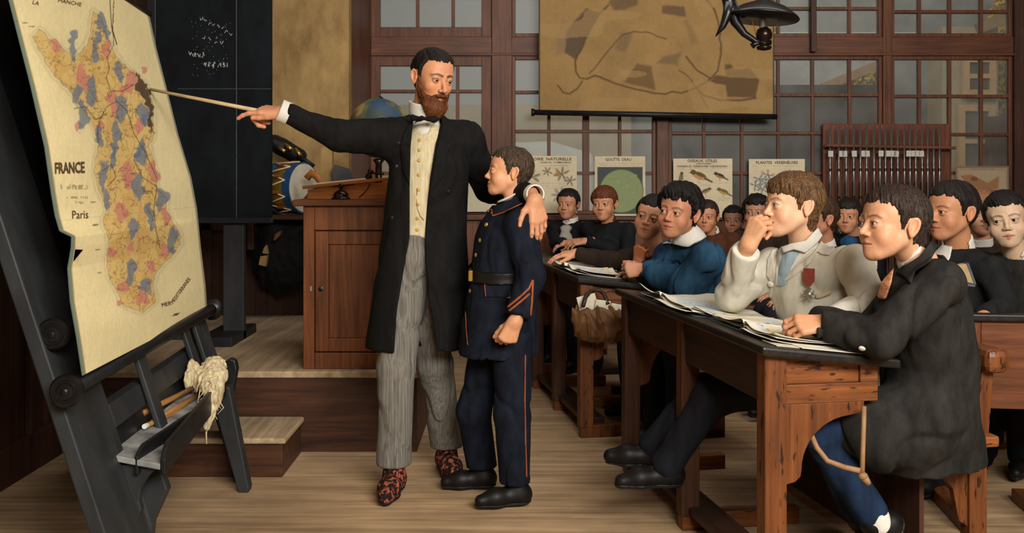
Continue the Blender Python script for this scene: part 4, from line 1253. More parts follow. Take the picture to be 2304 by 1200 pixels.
def on_map(txt, size, a, b_, m, name, bold=0, thin=.0022, shear=0.0):
    """lettering laid on the sheet, baseline from pixel a to pixel b_"""
    v, f = text_mesh(txt, 1.0, bold)
    a = np.array(a, float); b_ = np.array(b_, float); L_ = v[:, 0].max() - v[:, 0].min()
    d = (b_ - a) / L_; n_ = np.array([d[1], -d[0]]); n_ = n_ / np.linalg.norm(n_) * size
    if n_[1] > 0: n_ = -n_
    x = v[:, 0] - v[:, 0].min()
    px, py = a[0] + d[0] * x + n_[0] * v[:, 1] + shear * v[:, 1] * size, a[1] + d[1] * x + n_[1] * v[:, 1]
    u_, w_ = sheet_inv(px, py); q = sheet(u_, w_); q[:, 0] += .004
    wmesh(name, q, f, m, mp)
M_SEPIA = mat('sepia_ink', '#5a4432', .8, .3, 100, bump=0)
on_map('FRANCE', 34, (121, 390), (188, 388), M_SEPIA, 'lettering', .03)
on_map('Paris', 26, (160, 492), (196, 491), M_SEPIA, 'lettering', 0)
on_map('MER', 13, (363, 691), (384, 686), M_SEPIA, 'lettering', 0)
on_map('MEDITERRANEE', 12, (388, 684), (428, 628), M_SEPIA, 'lettering', 0)
on_map('LA', 12, (70, 8), (84, 12), M_SEPIA, 'lettering', 0)
on_map('MANCHE', 12, (128, 4), (180, 14), M_SEPIA, 'lettering', 0)
b = MB(); b.prism([P(x, y, DL + .03) for x, y in [(159, 562), (184, 563), (170, 580), (153, 600)]], (.004, 0, .001)); fix_normals(b.build('turned_corner', mat('map_reverse', '#a9a594', .8, .1, 30), mp))
q0 = P(150, 880, DL - .02); q1 = P(481, 694, DR + .05); dv = nrm(q1 - q0)
KN2 = [(.004, -.020), (.009, -.018), (.010, -.012), (.021, -.011), (.024, -.016), (.028, -.016), (.030, -.011), (.038, -.011), (.044, -.002), (.044, .008), (.038, .016), (.028, .022)]
MB().lathe(KN2, q0, dv, 28).build('end_knob', M_IRON, mp)
MB().lathe([(.043, -.02), (.048, 0), (.043, .02), (.02, .03)], q1 - dv * .03, dv, 24).build('end_knob', M_IRON, mp, smooth=True)
MB().tube([q0, q1], .024, 16).build('roller', M_BLACK, mp, smooth=True)
g0 = P(-27, -192, DL); g1 = P(338, 32, DR)
MB().tube([g0, g1], .010, 10).build('top_rod', M_BLACK, mp, smooth=True)

# sticks and tow on the tray
M_STICK = wood('stick_wood', '#6e4a26', '#a87a45', 1, 30, .5, .1)
for i_, (a_, b_, r_, lb) in enumerate((((322, 930, 3.30), (462, 860, 3.92), .010, 'brown wooden stick lying innermost on the easel tray'), ((346, 950, 3.30), (470, 876, 3.92), .012, 'brown wooden stick lying second on the easel tray, thicker'), ((330, 958, 3.24), (474, 890, 3.92), .008, 'brown wooden stick with a pale tip, outermost on the easel tray'))):
    A = P(*a_); B = P(*b_)
    s_ = MB().tube([A, B], r_, 10).build('wooden_stick', M_STICK, smooth=True); tag(s_, lb, 'stick', 'sticks on the easel tray')
    if i_ == 2: MB().tube([A - nrm(B - A) * .02, A], r_ * 1.05, 10).build('pale_tip', M_WHITE, s_)
rr = np.random.default_rng(4)
c0 = P(452, 846, 3.80)
def ftow(p):
    d = None
    for k in range(7):
        a = k * .9
        e = ell(p, c0 + np.array([.055 * math.cos(a), .05 * math.sin(a * 1.7), .030 * math.sin(a * 2.3)]), (.042, .04, .034)); d = e if d is None else smin(d, e, .015)
    for a, c, r1, r2 in ((P(464, 858, 3.76), P(480, 895, 3.68), .032, .022), (P(480, 895, 3.68), P(472, 935, 3.68), .022, .014), (P(485, 850, 3.78), P(494, 905, 3.70), .03, .012), (P(472, 935, 3.68), P(466, 962, 3.68), .014, .008)):
        d = smin(d, cap(p, a, c, r1, r2), .012)
    return d + .020 * np.abs(vnoise(p, (60, 60, 26))) + .008 * vnoise(p, (150, 150, 60)) - .006
lo = P(385, 1000, 3.58); hi = P(540, 780, 4.05)
to = smesh('tow_rag', ftow, np.minimum(lo, hi), np.maximum(lo, hi), .0035, mat('tow_fibre', '#b9a174', .9, .3, 90, (1, 1, .3), .5, color2='#e0d2ae'), None)
tag(to, 'fluffy cream tow rag draped over the far end of the easel tray', 'rag')
b = MB()
for k in range(26):
    x = 440 + rr.random() * 55; y = 850 + rr.random() * 60; l = 18 + rr.random() * 30
    b.tube([P(x, y, 3.70), P(x + rr.normal() * 5, y + l * .5, 3.68), P(x + rr.normal() * 7, y + l, 3.68)], [.0022, .0018, .0008], 5)
b.tube([P(467, 950, 3.68), P(464, 975, 3.68), P(465, 1000, 3.68)], [.006, .003, .001], 6)
b.build('loose_threads', mat('tow_thread', '#cdbb93', .9, .2, 60), to)
# ------------------------------------------------------------------ painted flat sheets: posters and the hanging plan
M_PRINT = colmat('printed_sheet', .8, .15, .06, 60, .04)
def sheet_obj(name, x0, y0, x1, y1, D, paint, step=1.2, parent=None, th=.003):
    """flat printed sheet with its own pigment; paint(px, py) -> linear rgb"""
    nx = max(2, int((x1 - x0) / step)); ny = max(2, int((y1 - y0) / step))
    gx, gy = np.meshgrid(np.linspace(x0, x1, nx + 1), np.linspace(y0, y1, ny + 1))
    n = gx.size
    X, Z = wx(gx.ravel(), D), wz(gy.ravel(), D)
    v = np.stack([X, np.full(n, D), Z], 1)
    i = np.arange(ny)[:, None] * (nx + 1) + np.arange(nx)[None]
    F = np.stack([i, i + nx + 1, i + nx + 2, i + 1], -1).reshape(-1, 4)
    c = paint(gx.ravel().astype(np.float32), gy.ravel().astype(np.float32))
    o = wmesh(name, v, F, M_PRINT, parent, cols=np.clip(c, .003, 1))
    s = o.modifiers.new('thickness', 'SOLIDIFY'); s.thickness = th; s.offset = -1
    return o

class Paint:
    def __init__(s, px, py, base, mottle=.08):
        s.x, s.y = px, py; s.p = np.stack([px, py, 0 * px], 1).astype(np.float32)
        s.c = np.tile(np.array(lin(base)), (len(px), 1)); s.c *= (1 + mottle * 2 * vnoise(s.p, .03) + mottle * vnoise(s.p, .12))[:, None]
    def bl(s, m, c):
        m = m * np.ones(len(s.x)); s.c = s.c * (1 - m[:, None]) + np.array(lin(c)) * m[:, None]; return s
    def poly(s, pts, c, a=.9, soft=1.0): return s.bl(a * (1 - sm01(polysd(s.x, s.y, pts), -soft, soft)), c)
    def line(s, pts, w, c, a=.9, soft=.8): return s.bl(a * (1 - sm01(polyline(s.x, s.y, pts) - w, -soft, soft)), c)
    def oval(s, x, y, a, b, c, al=.9, ang=0.0):
        ca, sa = math.cos(ang), math.sin(ang); u = (s.x - x) * ca + (s.y - y) * sa; v = -(s.x - x) * sa + (s.y - y) * ca
        k = np.sqrt((u / a) ** 2 + (v / b) ** 2); w_ = min(.25, max(.025, 1.1 / min(a, b))); return s.bl(al * (1 - sm01(k, 1 - w_, 1 + w_)), c)
    def rule(s, x0, x1, y, w, c, a=.6):
        m = (s.x > x0) & (s.x < x1) & (np.abs(s.y - y) < w) & (vnoise(s.p, (.6, .2, 1)) > -.12); return s.bl(a * m, c)

def flat_text(txt, xc, y, h, D, m, parent, width=None, bold=.01):
    v, f = text_mesh(txt, 1.0, bold)
    w = v[:, 0].max() - v[:, 0].min(); k = h / .72 * D / FPX
    kx = k if width is None else width * D / FPX / w
    c = P(xc, y, D)
    wmesh('lettering', np.stack([c[0] + (v[:, 0] - (v[:, 0].max() + v[:, 0].min()) / 2) * kx, 0 * v[:, 0] + D - .0015, c[2] + v[:, 1] * k], 1), f, m, parent)

PD2 = 7.425
def plant(p, x, y, s, leaf, stem, n=6, a0=0.0):
    for k in range(n):
        a = a0 + k * 2 * math.pi / n * .9; p.oval(x + s * math.cos(a), y + s * .8 * math.sin(a), s * .62, s * .24, leaf, .8, a)
        p.line([(x, y), (x + s * math.cos(a), y + s * .8 * math.sin(a))], .5, stem, .7)
    p.oval(x, y, s * .3, s * .3, stem, .7)
def bird(p, x, y, s, body, back, d=1):
    p.oval(x, y, s, s * .48, body, .95, .35 * d); p.oval(x + d * s * .1, y - s * .18, s * .8, s * .26, back, .9, .4 * d)
    p.oval(x - d * s * .85, y - s * .5, s * .36, s * .33, back, .95)
    p.poly([(x - d * s * 1.15, y - s * .55), (x - d * s * 1.5, y - s * .4), (x - d * s * 1.12, y - s * .38)], '#2a211a', .9, .6)
    p.poly([(x + d * s * .7, y + s * .15), (x + d * s * 1.8, y + s * .75), (x + d * s * 1.65, y + s * .95), (x + d * s * .6, y + s * .45)], back, .9, .6)
    p.line([(x - s * .1, y + s * .4), (x - s * .15, y + s * .9), (x + s * .2, y + s * .95)], .4, '#4a3a2a', .8)
PAP = '#cfc0a0'
def p_plain(x, y):
    p = Paint(x, y, '#bdb59c'); p.oval(1068, 410, 14, 22, '#a89d80', .4); return p.c
def p_nat(x, y):
    p = Paint(x, y, PAP)
    for q in ((1196, 398, 13), (1264, 392, 12), (1283, 407, 9), (1232, 386, 8)): plant(p, q[0], q[1], q[2], '#7c7358', '#5d4a34', 6, q[0])
    p.oval(1256, 392, 8, 6, '#a5743a', .7); plant(p, 1262, 440, 14, '#8b8c80', '#6a6354', 7); plant(p, 1200, 448, 16, '#8d8a74', '#6b604a', 7)
    for yy in (413, 419, 424): p.rule(1180, 1292, yy, .7, '#8a7a5e', .5)
    p.rule(1215, 1285, 373, .8, '#5d4f3c', .6); p.rule(1238, 1268, 379, .6, '#5d4f3c', .5); return p.c
def p_drop(x, y):
    p = Paint(x, y, PAP); p.rule(1345, 1446, 368, .7, '#6a5c48', .55); p.rule(1350, 1440, 372, .6, '#6a5c48', .45)
    p.poly([(1344, 376), (1446, 376), (1446, 482), (1344, 482)], '#3c444b', .95, .8)
    p.oval(1398, 430, 50.5, 50.5, '#51563f', .8); p.oval(1398, 430, 48, 48, '#8a9569', .95)
    for k in range(14): p.oval(1398 + 34 * math.sin(k * 2.4), 430 + 36 * math.cos(k * 3.7), 2.6, 2.2, '#98a078' if k % 2 else '#b4936e', .6)
    return p.c
def p_bird(x, y):
    p = Paint(x, y, PAP); p.rule(1522, 1642, 373, .7, '#5a4d3c', .6); p.rule(1520, 1642, 378, .5, '#8a7a62', .8)
    bird(p, 1574, 396, 17, '#b78a52', '#5d4632'); bird(p, 1620, 396, 11, '#9c6f40', '#33302c'); p.oval(1532, 402, 5, 13, '#6e5c44', .9, .15)
    p.oval(1534, 390, 3.4, 3.6, '#4a3d2e', .9); bird(p, 1628, 432, 12, '#b39048', '#6a5537'); bird(p, 1588, 430, 10, '#8c7a58', '#5d4e3a', -1)
    for a, b_, yy in ((1525, 1560, 382), (1606, 1640, 412), (1612, 1642, 447), (1614, 1640, 451), (1570, 1600, 444), (1548, 1600, 417)): p.rule(a, b_, yy, .6, '#6a5c48', .6)
    p.rule(1540, 1640, 470, .6, '#8a7a5e', .5); return p.c
def p_pois(x, y):
    p = Paint(x, y, PAP); p.rule(1695, 1800, 374, .7, '#7a6c56', .5)
    for a, b_ in ((1708, 403), (1722, 412), (1700, 418), (1716, 426), (1734, 405), (1728, 394)): plant(p, a, b_, 9, '#6f7d86', '#5a6a6c', 5, a)
    for a, b_ in ((1716, 388), (1728, 385), (1740, 392)): p.oval(a, b_, 4, 3, '#c09552', .8)
    plant(p, 1775, 400, 13, '#84826a', '#6b5c44', 7); p.oval(1785, 392, 5, 4, '#a0583c', .7)
    for a, b_, yy in ((1690, 1730, 436), (1760, 1800, 430)): p.rule(a, b_, yy, .6, '#6a5c48', .5)
    return p.c
def p_fish(x, y):
    p = Paint(x, y, '#97826a'); p.poly([(2158, 384), (2262, 384), (2262, 424), (2158, 424)], '#a6937a', .6)
    p.poly([(2160, 396), (2185, 392), (2222, 412), (2248, 396), (2246, 424), (2225, 428), (2200, 424), (2172, 410)], '#8a5f3c', .85, 2)
    p.oval(2192, 403, 8, 5, '#5a4130', .7); p.rule(2188, 2238, 381, 1.0, '#3d4148', .7)
    p.line([(2152, 376), (2268, 376), (2268, 429), (2152, 429), (2152, 376)], 1.6, '#6d5a46', .9); return p.c
def poster(name, x0, y0, x1, y1, fn, label, lines=(), D=PD2):
    t = empty(name, P((x0 + x1) / 2, y1, D), 0, label, 'poster')
    sheet_obj('printed_sheet', x0, y0, x1, y1, D, fn, 1.0, t)
    for tx, xc, yy, h, w in lines: flat_text(tx, xc, yy, h, D, M_INK, t, w)
    return t
poster('plain_poster', 1040, 352, 1128, 477, p_plain, 'pale bare poster half hidden behind the teacher by the partition')
poster('plant_poster', 1166, 351, 1298, 480, p_nat, 'plant poster headed HISTOIRE NATURELLE on the partition behind the standing boy', (('HISTOIRE  NATURELLE', 1232, 361, 6.5, 108), ('VEGETAL  COMESTIBLES', 1250, 367, 3, 70)))
poster('water_drop_poster', 1338, 352, 1452, 486, p_drop, 'poster with a big green disc headed GOUTTE DEAU', (('GOUTTE  DEAU', 1391, 362, 6.5, 58),))
poster('bird_poster', 1515, 357, 1648, 490, p_bird, 'bird poster headed OISEAUX UTILES on the dark panes', (('OISEAUX  UTILES', 1580, 365, 6.5, 66), ('INSECTIVORES', 1583, 370, 3, 34), ('PASSEREAUX   FISSIROSTRES   DENTIROSTRES', 1580, 376, 3, 112)))
poster('poison_plant_poster', 1685, 358, 1811, 486, p_pois, 'plant poster headed PLANTES VENENEUSES over the white-jacketed boy', (('PLANTES  VENENEUSES', 1748, 369, 6.5, 94),))
poster('anatomy_print', 2150, 374, 2270, 431, p_fish, 'brown framed print at the far right, beside the gun rack')

def p_plan(x, y):
    p = Paint(x, y, '#94764a', .10)
    w = 3 * vnoise(p.p, .08); p.x = p.x + w; p.y = p.y + 3 * vnoise(p.p + 70, .08)
    z = lambda l: [(1180 + a / 3.388, b / 3.388) for a, b in l]
    D1 = '#5a4634'
    for pl, c, a, so in (([(310, 250), (400, 140), (470, 65), (580, 95), (480, 280), (430, 400), (390, 460), (310, 400)], '#4f4138', .85, 3), ([(230, 330), (300, 150), (330, 200), (300, 400), (240, 430)], '#7d6850', .6, 7), ([(640, 20), (700, -60), (880, -40), (860, 40), (700, 90)], '#5f4a38', .75, 4), ([(1050, 40), (1220, 50), (1230, 130), (1050, 100)], '#5c4736', .8, 3),
                     ([(860, 480), (970, 510), (1000, 690), (760, 630)], '#5f4a30', .75, 4), ([(1060, 430), (1190, 400), (1170, 500), (1010, 480)], '#6a5540', .7, 5), ([(740, 250), (830, 250), (770, 400), (690, 370)], '#6d5a44', .65, 5), ([(1240, 140), (1335, 330), (1270, 350), (1220, 170)], '#7a6244', .6, 6),
                     ([(1530, 490), (1575, 490), (1600, 530), (1720, 520), (1790, 610), (1760, 745), (1550, 740), (1535, 650), (1410, 630), (1450, 575), (1530, 580)], '#523e2c', .82, 3)):
        p.poly(z(pl), c, a, so)
    for ln, wd in (([(1340, -60), (1450, 70), (1485, 200), (1498, 400), (1470, 540), (1400, 620), (1310, 670), (1200, 708), (1130, 695), (1080, 716), (1000, 713), (860, 685), (700, 640), (540, 575), (480, 602), (420, 595), (390, 540), (385, 470), (430, 370), (500, 220), (560, 120), (640, 40)], 2.2),
                   ([(440, 620), (400, 680), (340, 715), (290, 705), (250, 650)], 2.0), ([(500, 560), (640, 390), (740, 270), (830, 240), (950, 250), (1080, 300)], 1.5), ([(1310, 670), (1370, 730), (1500, 765), (1650, 767), (1760, 745)], 2.2), ([(1230, 430), (1310, 530), (1420, 600)], 2.0), ([(1180, 540), (1260, 590), (1310, 670), (1400, 830)], 1.2)):
        p.line(z(ln), wd, '#5b4330', .85, 1.4)
    p.x, p.y = x, y
    p.bl(.5 * (vnoise(p.p, (.012, .03, 1)) > .27), '#a08256')
    p.line([(1213.5, -260), (1213.5, 256), (1740.5, 262), (1740.5, -260)], 1.6, '#1d1a17', .9)
    return p.c
HD = 7.30
t = empty('hanging_plan', P(1477, 258, HD), 0, 'big rolled tan town plan with brown outlines hanging at top centre', 'wall map')
sheet_obj('plan_sheet', 1212, -250, 1742, 259, HD, p_plan, 1.7, t)
MB().tube([P(1200, 253, HD - .005), P(1748, 263, HD - .005)], .020, 14).lathe([(.026, -.012), (.028, 0), (.026, .012)], P(1199, 253, HD - .005), (1, 0, 0), 14).build('bottom_rod', M_BLACK, t, smooth=True)
MB().tube([P(1200, -252, HD - .005), P(1750, -252, HD - .005)], .022, 14).build('top_rod', M_BLACK, t, smooth=True)
S(MB().box((wx(1824, 7.42), 7.40, wz(117, 7.42)), (wx(1836, 7.42), 7.44, 3.35)).build('trim_9', W_DARK, bevel=.004))

# ------------------------------------------------------------------ oil lamp on its scrolled bracket
LD = 4.5
t = empty('oil_lamp', P(1720, 98, LD), 0, 'black oil lamp with wide metal shade hanging from a scrolled iron bracket', 'lamp')
lc = P(1716, 42, LD)
MB().lathe([(.158, 0), (.160, .004), (.150, .016), (.105, .050), (.045, .075), (.018, .092), (.012, .12), (.004, .13), (.004, .128), (.010, .118), (.016, .09), (.043, .071), (.103, .046), (.148, .012)], lc, (.10, .05, 1), 40).build('lamp_shade', M_IRON, t, smooth=True)
MB().tube([P(1716, 64, LD), P(1716, 40, LD), P(1716, 22, LD)], [.016, .015, .012], 14, False).build('chimney', glass_mat('lamp_glass', '#c9c4b4', .15), t, smooth=True)
MB().lathe([(.008, -.075), (.030, -.070), (.034, -.058), (.016, -.050), (.014, -.038), (.034, -.020), (.036, .0), (.030, .018), (.018, .026), (.016, .03)], P(1719, 76, LD), (0, 0, 1), 24).build('burner', M_BRONZE, t, smooth=True)
MB().tube([P(1692, 44, LD), P(1706, 96, LD)], .0022, 6).build('stay_wire', M_BRASS, t); MB().tube([P(1756, 40, LD), P(1730, 98, LD)], .0022, 6).build('stay_wire', M_BRASS, t)
MB().tube([P(1692, 104, LD), P(1700, 98, LD), P(1712, 95, LD), P(1735, 96, LD)], [.014, .010, .012, .012], 8).build('thumb_screw', M_IRON, t, smooth=True)
MB().tube([P(1630, -110, LD), P(1634, -20, LD), P(1644, 20, LD), P(1655, 50, LD), P(1675, 76, LD), P(1700, 93, LD), P(1716, 96, LD)], [.026, .028, .030, .022, .016, .013, .012], 10).build('scroll_arm', M_IRON, t, smooth=True)
MB().tube([P(1640, 5, LD - .02), P(1637, 32, LD - .02), P(1626, 60, LD - .02), P(1610, 82, LD - .02)], [.022, .022, .014, .002], 8).build('leaf_spur', M_IRON, t, smooth=True)
MB().tube([P(1645, -6, LD), P(1656, 22, LD), P(1672, 35, LD), P(1690, 30, LD), P(1700, 16, LD)], [.016, .016, .013, .010, .006], 8).build('scroll_arm', M_IRON, t, smooth=True)
MB().tube([P(1630, -105, LD), np.array([wx(1630, LD), LD, 3.352])], .016, 10).build('hanging_rod', M_IRON, t, smooth=True)

# ------------------------------------------------------------------ gun rack
t = empty('gun_rack', P(1990, 590, 7.43), 0, 'brown wooden gun rack board with a cross rail behind the boys', 'rack')
MB().box((wx(1851, 7.43), 7.42, .50), (wx(2136, 7.43), 7.45, wz(279, 7.43))).build('back_board', wood('rack_wood', '#4c2919', '#74412a', 2, 12, .5, .2), t, bevel=.004)
b = MB(); b.bar(P(1858, 327, 7.33), P(2150, 333, 7.33), .03, .022); b.build('cross_rail', W_SASHX, t, bevel=.004)
for x, y in ((1860, 328), (2132, 332)): MB().bar(P(x, y, 7.33), P(x, y, 7.43), .025, .02).build('bracket', W_SASH, t)
MB().box((wx(1851, 7.43), 7.26, .47), (wx(2136, 7.43), 7.45, .50)).build('butt_ledge', W_SASHX, t, bevel=.004)
M_STEEL = mat('gun_steel', '#5c5f60', .3, .4, 40, (1, 1, .2), metal=.8, spec=.5, color2='#b5b8b8')
M_STOCK = wood('stock_wood', '#2a170e', '#4b2b18', 2, 25, .4, .1)
RX = [1868, 1887.5, 1904, 1921, 1936, 1950, 1966.7, 1980, 1992.5, 2006, 2020, 2035, 2047.5, 2060.5, 2075, 2087.5, 2101, 2114]
TAGS = {0, 1, 2, 4, 5, 6, 7, 8, 9, 10, 11, 12, 13, 15}
ORD = ['first', 'second', 'third', 'fourth', 'fifth', 'sixth', 'seventh', 'eighth', 'ninth', 'tenth', 'eleventh', 'twelfth', 'thirteenth', 'fourteenth', 'fifteenth', 'sixteenth', 'seventeenth', 'eighteenth']
def rifle_proto():
    r_ = empty('rifle', (0, 7.325, .50)); r_['category'] = 'rifle'; r_['group'] = 'school rifles in the gun rack'
    b = MB(); b.tube([(0, 0, .40), (0, 0, 1.10)], [.009, .0065], 10); barrel = link_mesh('barrel', b.v, b.f, M_STEEL, r_, smooth=True)
    b = MB()
    for z in (.58, .78, .95): b.tube([(0, 0, z), (0, 0, z + .02)], .0105, 10)
    link_mesh('barrel_band', b.v, b.f, M_BRONZE, barrel)
    b = MB(); b.prism([(-.024, -.016, 0), (.024, -.016, 0), (.020, -.016, .10), (.013, -.016, .24), (.012, -.016, .36), (.008, -.016, .70), (-.008, -.016, .70), (-.012, -.016, .36), (-.013, -.016, .24), (-.020, -.016, .10)], (0, .028, 0))
    b.v = [(x, y + .010, z) for x, y, z in b.v]; st = link_mesh('stock', b.v, b.f, M_STOCK, r_); fix_normals(st); m_ = st.modifiers.new('bevel', 'BEVEL'); m_.width = .005; m_.segments = 2
    b = MB(); b.box((-.008, -.018, .34), (.008, .0, .44)); link_mesh('lock', b.v, b.f, M_STEEL, r_, bevel=.002)
    b = MB(); b.tube([(0, -.010, .30), (0, -.030, .31), (0, -.032, .34), (0, -.012, .36)], .003, 6); link_mesh('trigger_guard', b.v, b.f, M_STEEL, r_, smooth=True)
    return r_
proto = rifle_proto()
b = MB(); b.box((-.019, -.016, .885), (.017, -.0135, .928)); tagp = link_mesh('paper_tag', b.v, b.f, mat('tag_paper', '#bdb9ad', .8, .1, 60), None)
for i_, x in enumerate(RX):
    if i_ == 0: r_ = proto
    else:
        r_ = proto.copy(); COL.objects.link(r_)
        for ch in proto.children:
            if ch.name.startswith('paper_tag'): continue
            c_ = ch.copy(); COL.objects.link(c_); c_.parent = r_
            for g_ in ch.children:
                d_ = g_.copy(); COL.objects.link(d_); d_.parent = c_
    r_.location.x = wx(x, 7.325); r_.location.z = .50 + (.0 if i_ < 3 else .002)
    r_['label'] = ('rifle with a white paper tag, ' if i_ in TAGS else 'untagged rifle, ') + ORD[i_] + ' from the left in the rack'
for i_, r_ in enumerate([o for o in bpy.data.objects if o.name.split('.')[0] == 'rifle']):
    k = int(np.argmin([abs(r_.location.x - wx(x, 7.325)) for x in RX]))
    if k in TAGS:
        c_ = tagp.copy(); COL.objects.link(c_); c_.parent = r_; c_.rotation_euler = (0, RNG.normal() * .06, 0)
bpy.data.objects.remove(tagp)

# ------------------------------------------------------------------ desks and benches
def local(root):
    a = root.rotation_euler.z; ca, sa = math.cos(a), math.sin(a); o = np.array(root.location)
    return lambda v: np.array([[o[0] + ca * x - sa * y, o[1] + sa * x + ca * y, o[2] + z] for x, y, z in v])
def part(root, name, mb, m, bevel=.004, smooth=False, parent=None):
    v = local(root)(mb.v); o = wmesh(name, v, mb.f, m, parent or root, smooth=smooth)
    if bevel and not smooth:
        q = o.modifiers.new('bevel', 'BEVEL'); q.width = bevel; q.segments = 2; q.limit_method = 'ANGLE'
    return o
def desk(x, y, rz, L, label, W=.40, zt=.77, drop=.05, legs=(0, .5, 1), front=W_DESKD, rest=True, group=None):
    t = empty('school_desk', (x, y, 0), rz, label, 'desk', group)
    zr = zt - drop
    b = MB(); b.hexa([(-.025, -.03, zt - .028), (W, -.03, zr - .028), (W, L + .03, zr - .028), (-.025, L + .03, zt - .028)], [(-.025, -.03, zt), (W, -.03, zr), (W, L + .03, zr), (-.025, L + .03, zt)]); part(t, 'desk_top', b, W_BLACK, .008)
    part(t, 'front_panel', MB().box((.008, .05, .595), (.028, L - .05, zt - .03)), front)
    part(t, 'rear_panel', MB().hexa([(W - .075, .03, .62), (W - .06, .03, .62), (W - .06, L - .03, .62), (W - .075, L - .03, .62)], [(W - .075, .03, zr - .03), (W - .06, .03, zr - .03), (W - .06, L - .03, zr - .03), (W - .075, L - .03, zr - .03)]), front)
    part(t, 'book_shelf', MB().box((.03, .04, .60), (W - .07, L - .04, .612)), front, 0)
    for yy, s_ in ((.012, 1), (L - .012, -1)):
        b = MB(); d = .022 * s_; x0, x1 = .062, W - .05
        lo_, hi_ = min(yy, yy + d), max(yy, yy + d)
        b.box((x0, lo_, .595), (x1, hi_, .650)); b.hexa([(x0, lo_, .735), (x1, lo_, .705), (x1, hi_, .705), (x0, hi_, .735)], [(x0, lo_, zt - .03), (x1, lo_, zr - .03), (x1, hi_, zr - .03), (x0, hi_, zt - .03)])
        b.box((x1 - .055, lo_, .650), (x1, hi_, .706)); m0, m1 = (yy + .010 * s_, yy + .024 * s_); b.box((x0, min(m0, m1), .650), (x1 - .055, max(m0, m1), .735))
        ep = part(t, 'end_panel', b, W_DESKX, .003)
        pts = [(.062, .595), (W - .09, .595), (W - .092, .575), (W - .105, .560)] + [(W - .125 - (W - .24) * math.sin(t_), .405 + .150 * math.cos(t_)) for t_ in np.linspace(.1, 1.57, 12)] + [(.112, .385), (.095, .370), (.062, .362)]
        b = MB(); b.prism([(px_, yy + .004 * s_, pz) for px_, pz in pts], (0, .022 * s_, 0)); fix_normals(part(t, 'corbel', b, W_DESK, .003))
    for q in legs:
        yy = .0 + q * (L - .06)
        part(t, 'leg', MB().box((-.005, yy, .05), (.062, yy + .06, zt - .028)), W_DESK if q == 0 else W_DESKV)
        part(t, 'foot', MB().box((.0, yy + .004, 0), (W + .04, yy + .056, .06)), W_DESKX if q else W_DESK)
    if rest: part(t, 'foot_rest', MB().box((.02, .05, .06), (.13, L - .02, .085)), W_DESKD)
    return t
RZ = math.atan2(.261, 1.45)
DK1 = desk(.722, 2.866, RZ, 1.44, 'large black-topped oak school desk nearest the viewer at right')
DK2 = desk(.328, 4.80, RZ, 1.20, 'black-topped school desk with a brown satchel hung on its end, behind the standing boy')
DK3 = desk(-.04, 6.33, RZ * .9, .72, 'dark school desk of the two back-row boys beside the standing boy', rest=False, legs=(0, 1))
def bench(x, y, rz, L, label, back=True, zs=.455, W=.30, cat='bench'):
    t = empty('school_bench', (x, y, 0), rz, label, 'bench')
    part(t, 'seat', MB().box((0, -.02, zs - .035), (W, L + .02, zs)), W_DESKX, .008)
    for yy, s_ in ((.02, 1), (L - .07, -1)):
        part(t, 'leg', MB().box((W - .075, yy, 0), (W - .015, yy + .05, zs - .035)), W_DESK)
        b = MB(); b.prism([(W - .075, yy + .01, zs - .035), (.05, yy + .01, zs - .035), (.05, yy + .01, zs - .075), (.12, yy + .01, zs - .10), (.175, yy + .01, zs - .17), (.195, yy + .01, zs - .27), (W - .075, yy + .01, zs - .29)], (0, .025, 0)); fix_normals(part(t, 'corbel', b, W_DESK, .003))
        part(t, 'foot', MB().box((.02, yy, 0), (W - .02, yy + .05, .045)), W_DESKD)
        if back:
            part(t, 'back_post', MB().hexa([(W - .055, yy, zs - .02), (W - .01, yy, zs - .02), (W - .01, yy + .045, zs - .02), (W - .055, yy + .045, zs - .02)], [(W - .03, yy, zs + .22), (W + .01, yy, zs + .22), (W + .01, yy + .045, zs + .22), (W - .03, yy + .045, zs + .22)]), W_DESK)
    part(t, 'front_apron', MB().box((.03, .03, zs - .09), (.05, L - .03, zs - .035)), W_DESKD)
    if back:
        part(t, 'back_rail', MB().box((W - .045, -.03, zs + .19), (W + .035, L + .03, zs + .265)), W_DESK, .022)
        part(t, 'front_board', MB().box((.055, .02, .045), (.07, L - .02, zs - .035)), W_DARK, 0)  # dark sheet added to stand in for the shade under the seat
    return t
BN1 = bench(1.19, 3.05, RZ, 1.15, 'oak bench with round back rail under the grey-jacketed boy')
BN2 = bench(.74, 4.75, RZ, 1.10, 'oak bench at the middle desk under the blue-smocked boy', False)
BN3 = bench(.50, 6.30, RZ * .9, .78, 'bench of the two back-row boys near the standing boy', False)
# desk of the right-hand row, its front turned to the viewer
t = empty('school_desk', (1.57, 3.52, 0), -.12, 'brown school desk at the right edge, its plain front towards the viewer', 'desk')
b = MB(); b.hexa([(-.03, -.02, .745), (1.30, -.02, .745), (1.30, .38, .70), (-.03, .38, .70)], [(-.03, -.02, .77), (1.30, -.02, .77), (1.30, .38, .725), (-.03, .38, .725)]); part(t, 'desk_top', b, W_BLACK, .006)
part(t, 'front_panel', MB().box((.06, 0, .44), (1.24, .02, .745)), W_CABX)
for xx in (0, .30, 1.24): part(t, 'leg', MB().box((xx, -.008 if xx == .30 else 0, .05), (xx + .06, .06, .745)), W_CAB); part(t, 'foot', MB().box((xx, 0, 0), (xx + .06, .40, .05)), W_CAB)
BN4 = bench(1.62, 4.26, -.12 - math.pi / 2, 1.30, 'bench behind the right-edge desk under the dark-suited boy', False)
BN4.location = (1.62, 4.36, 0)

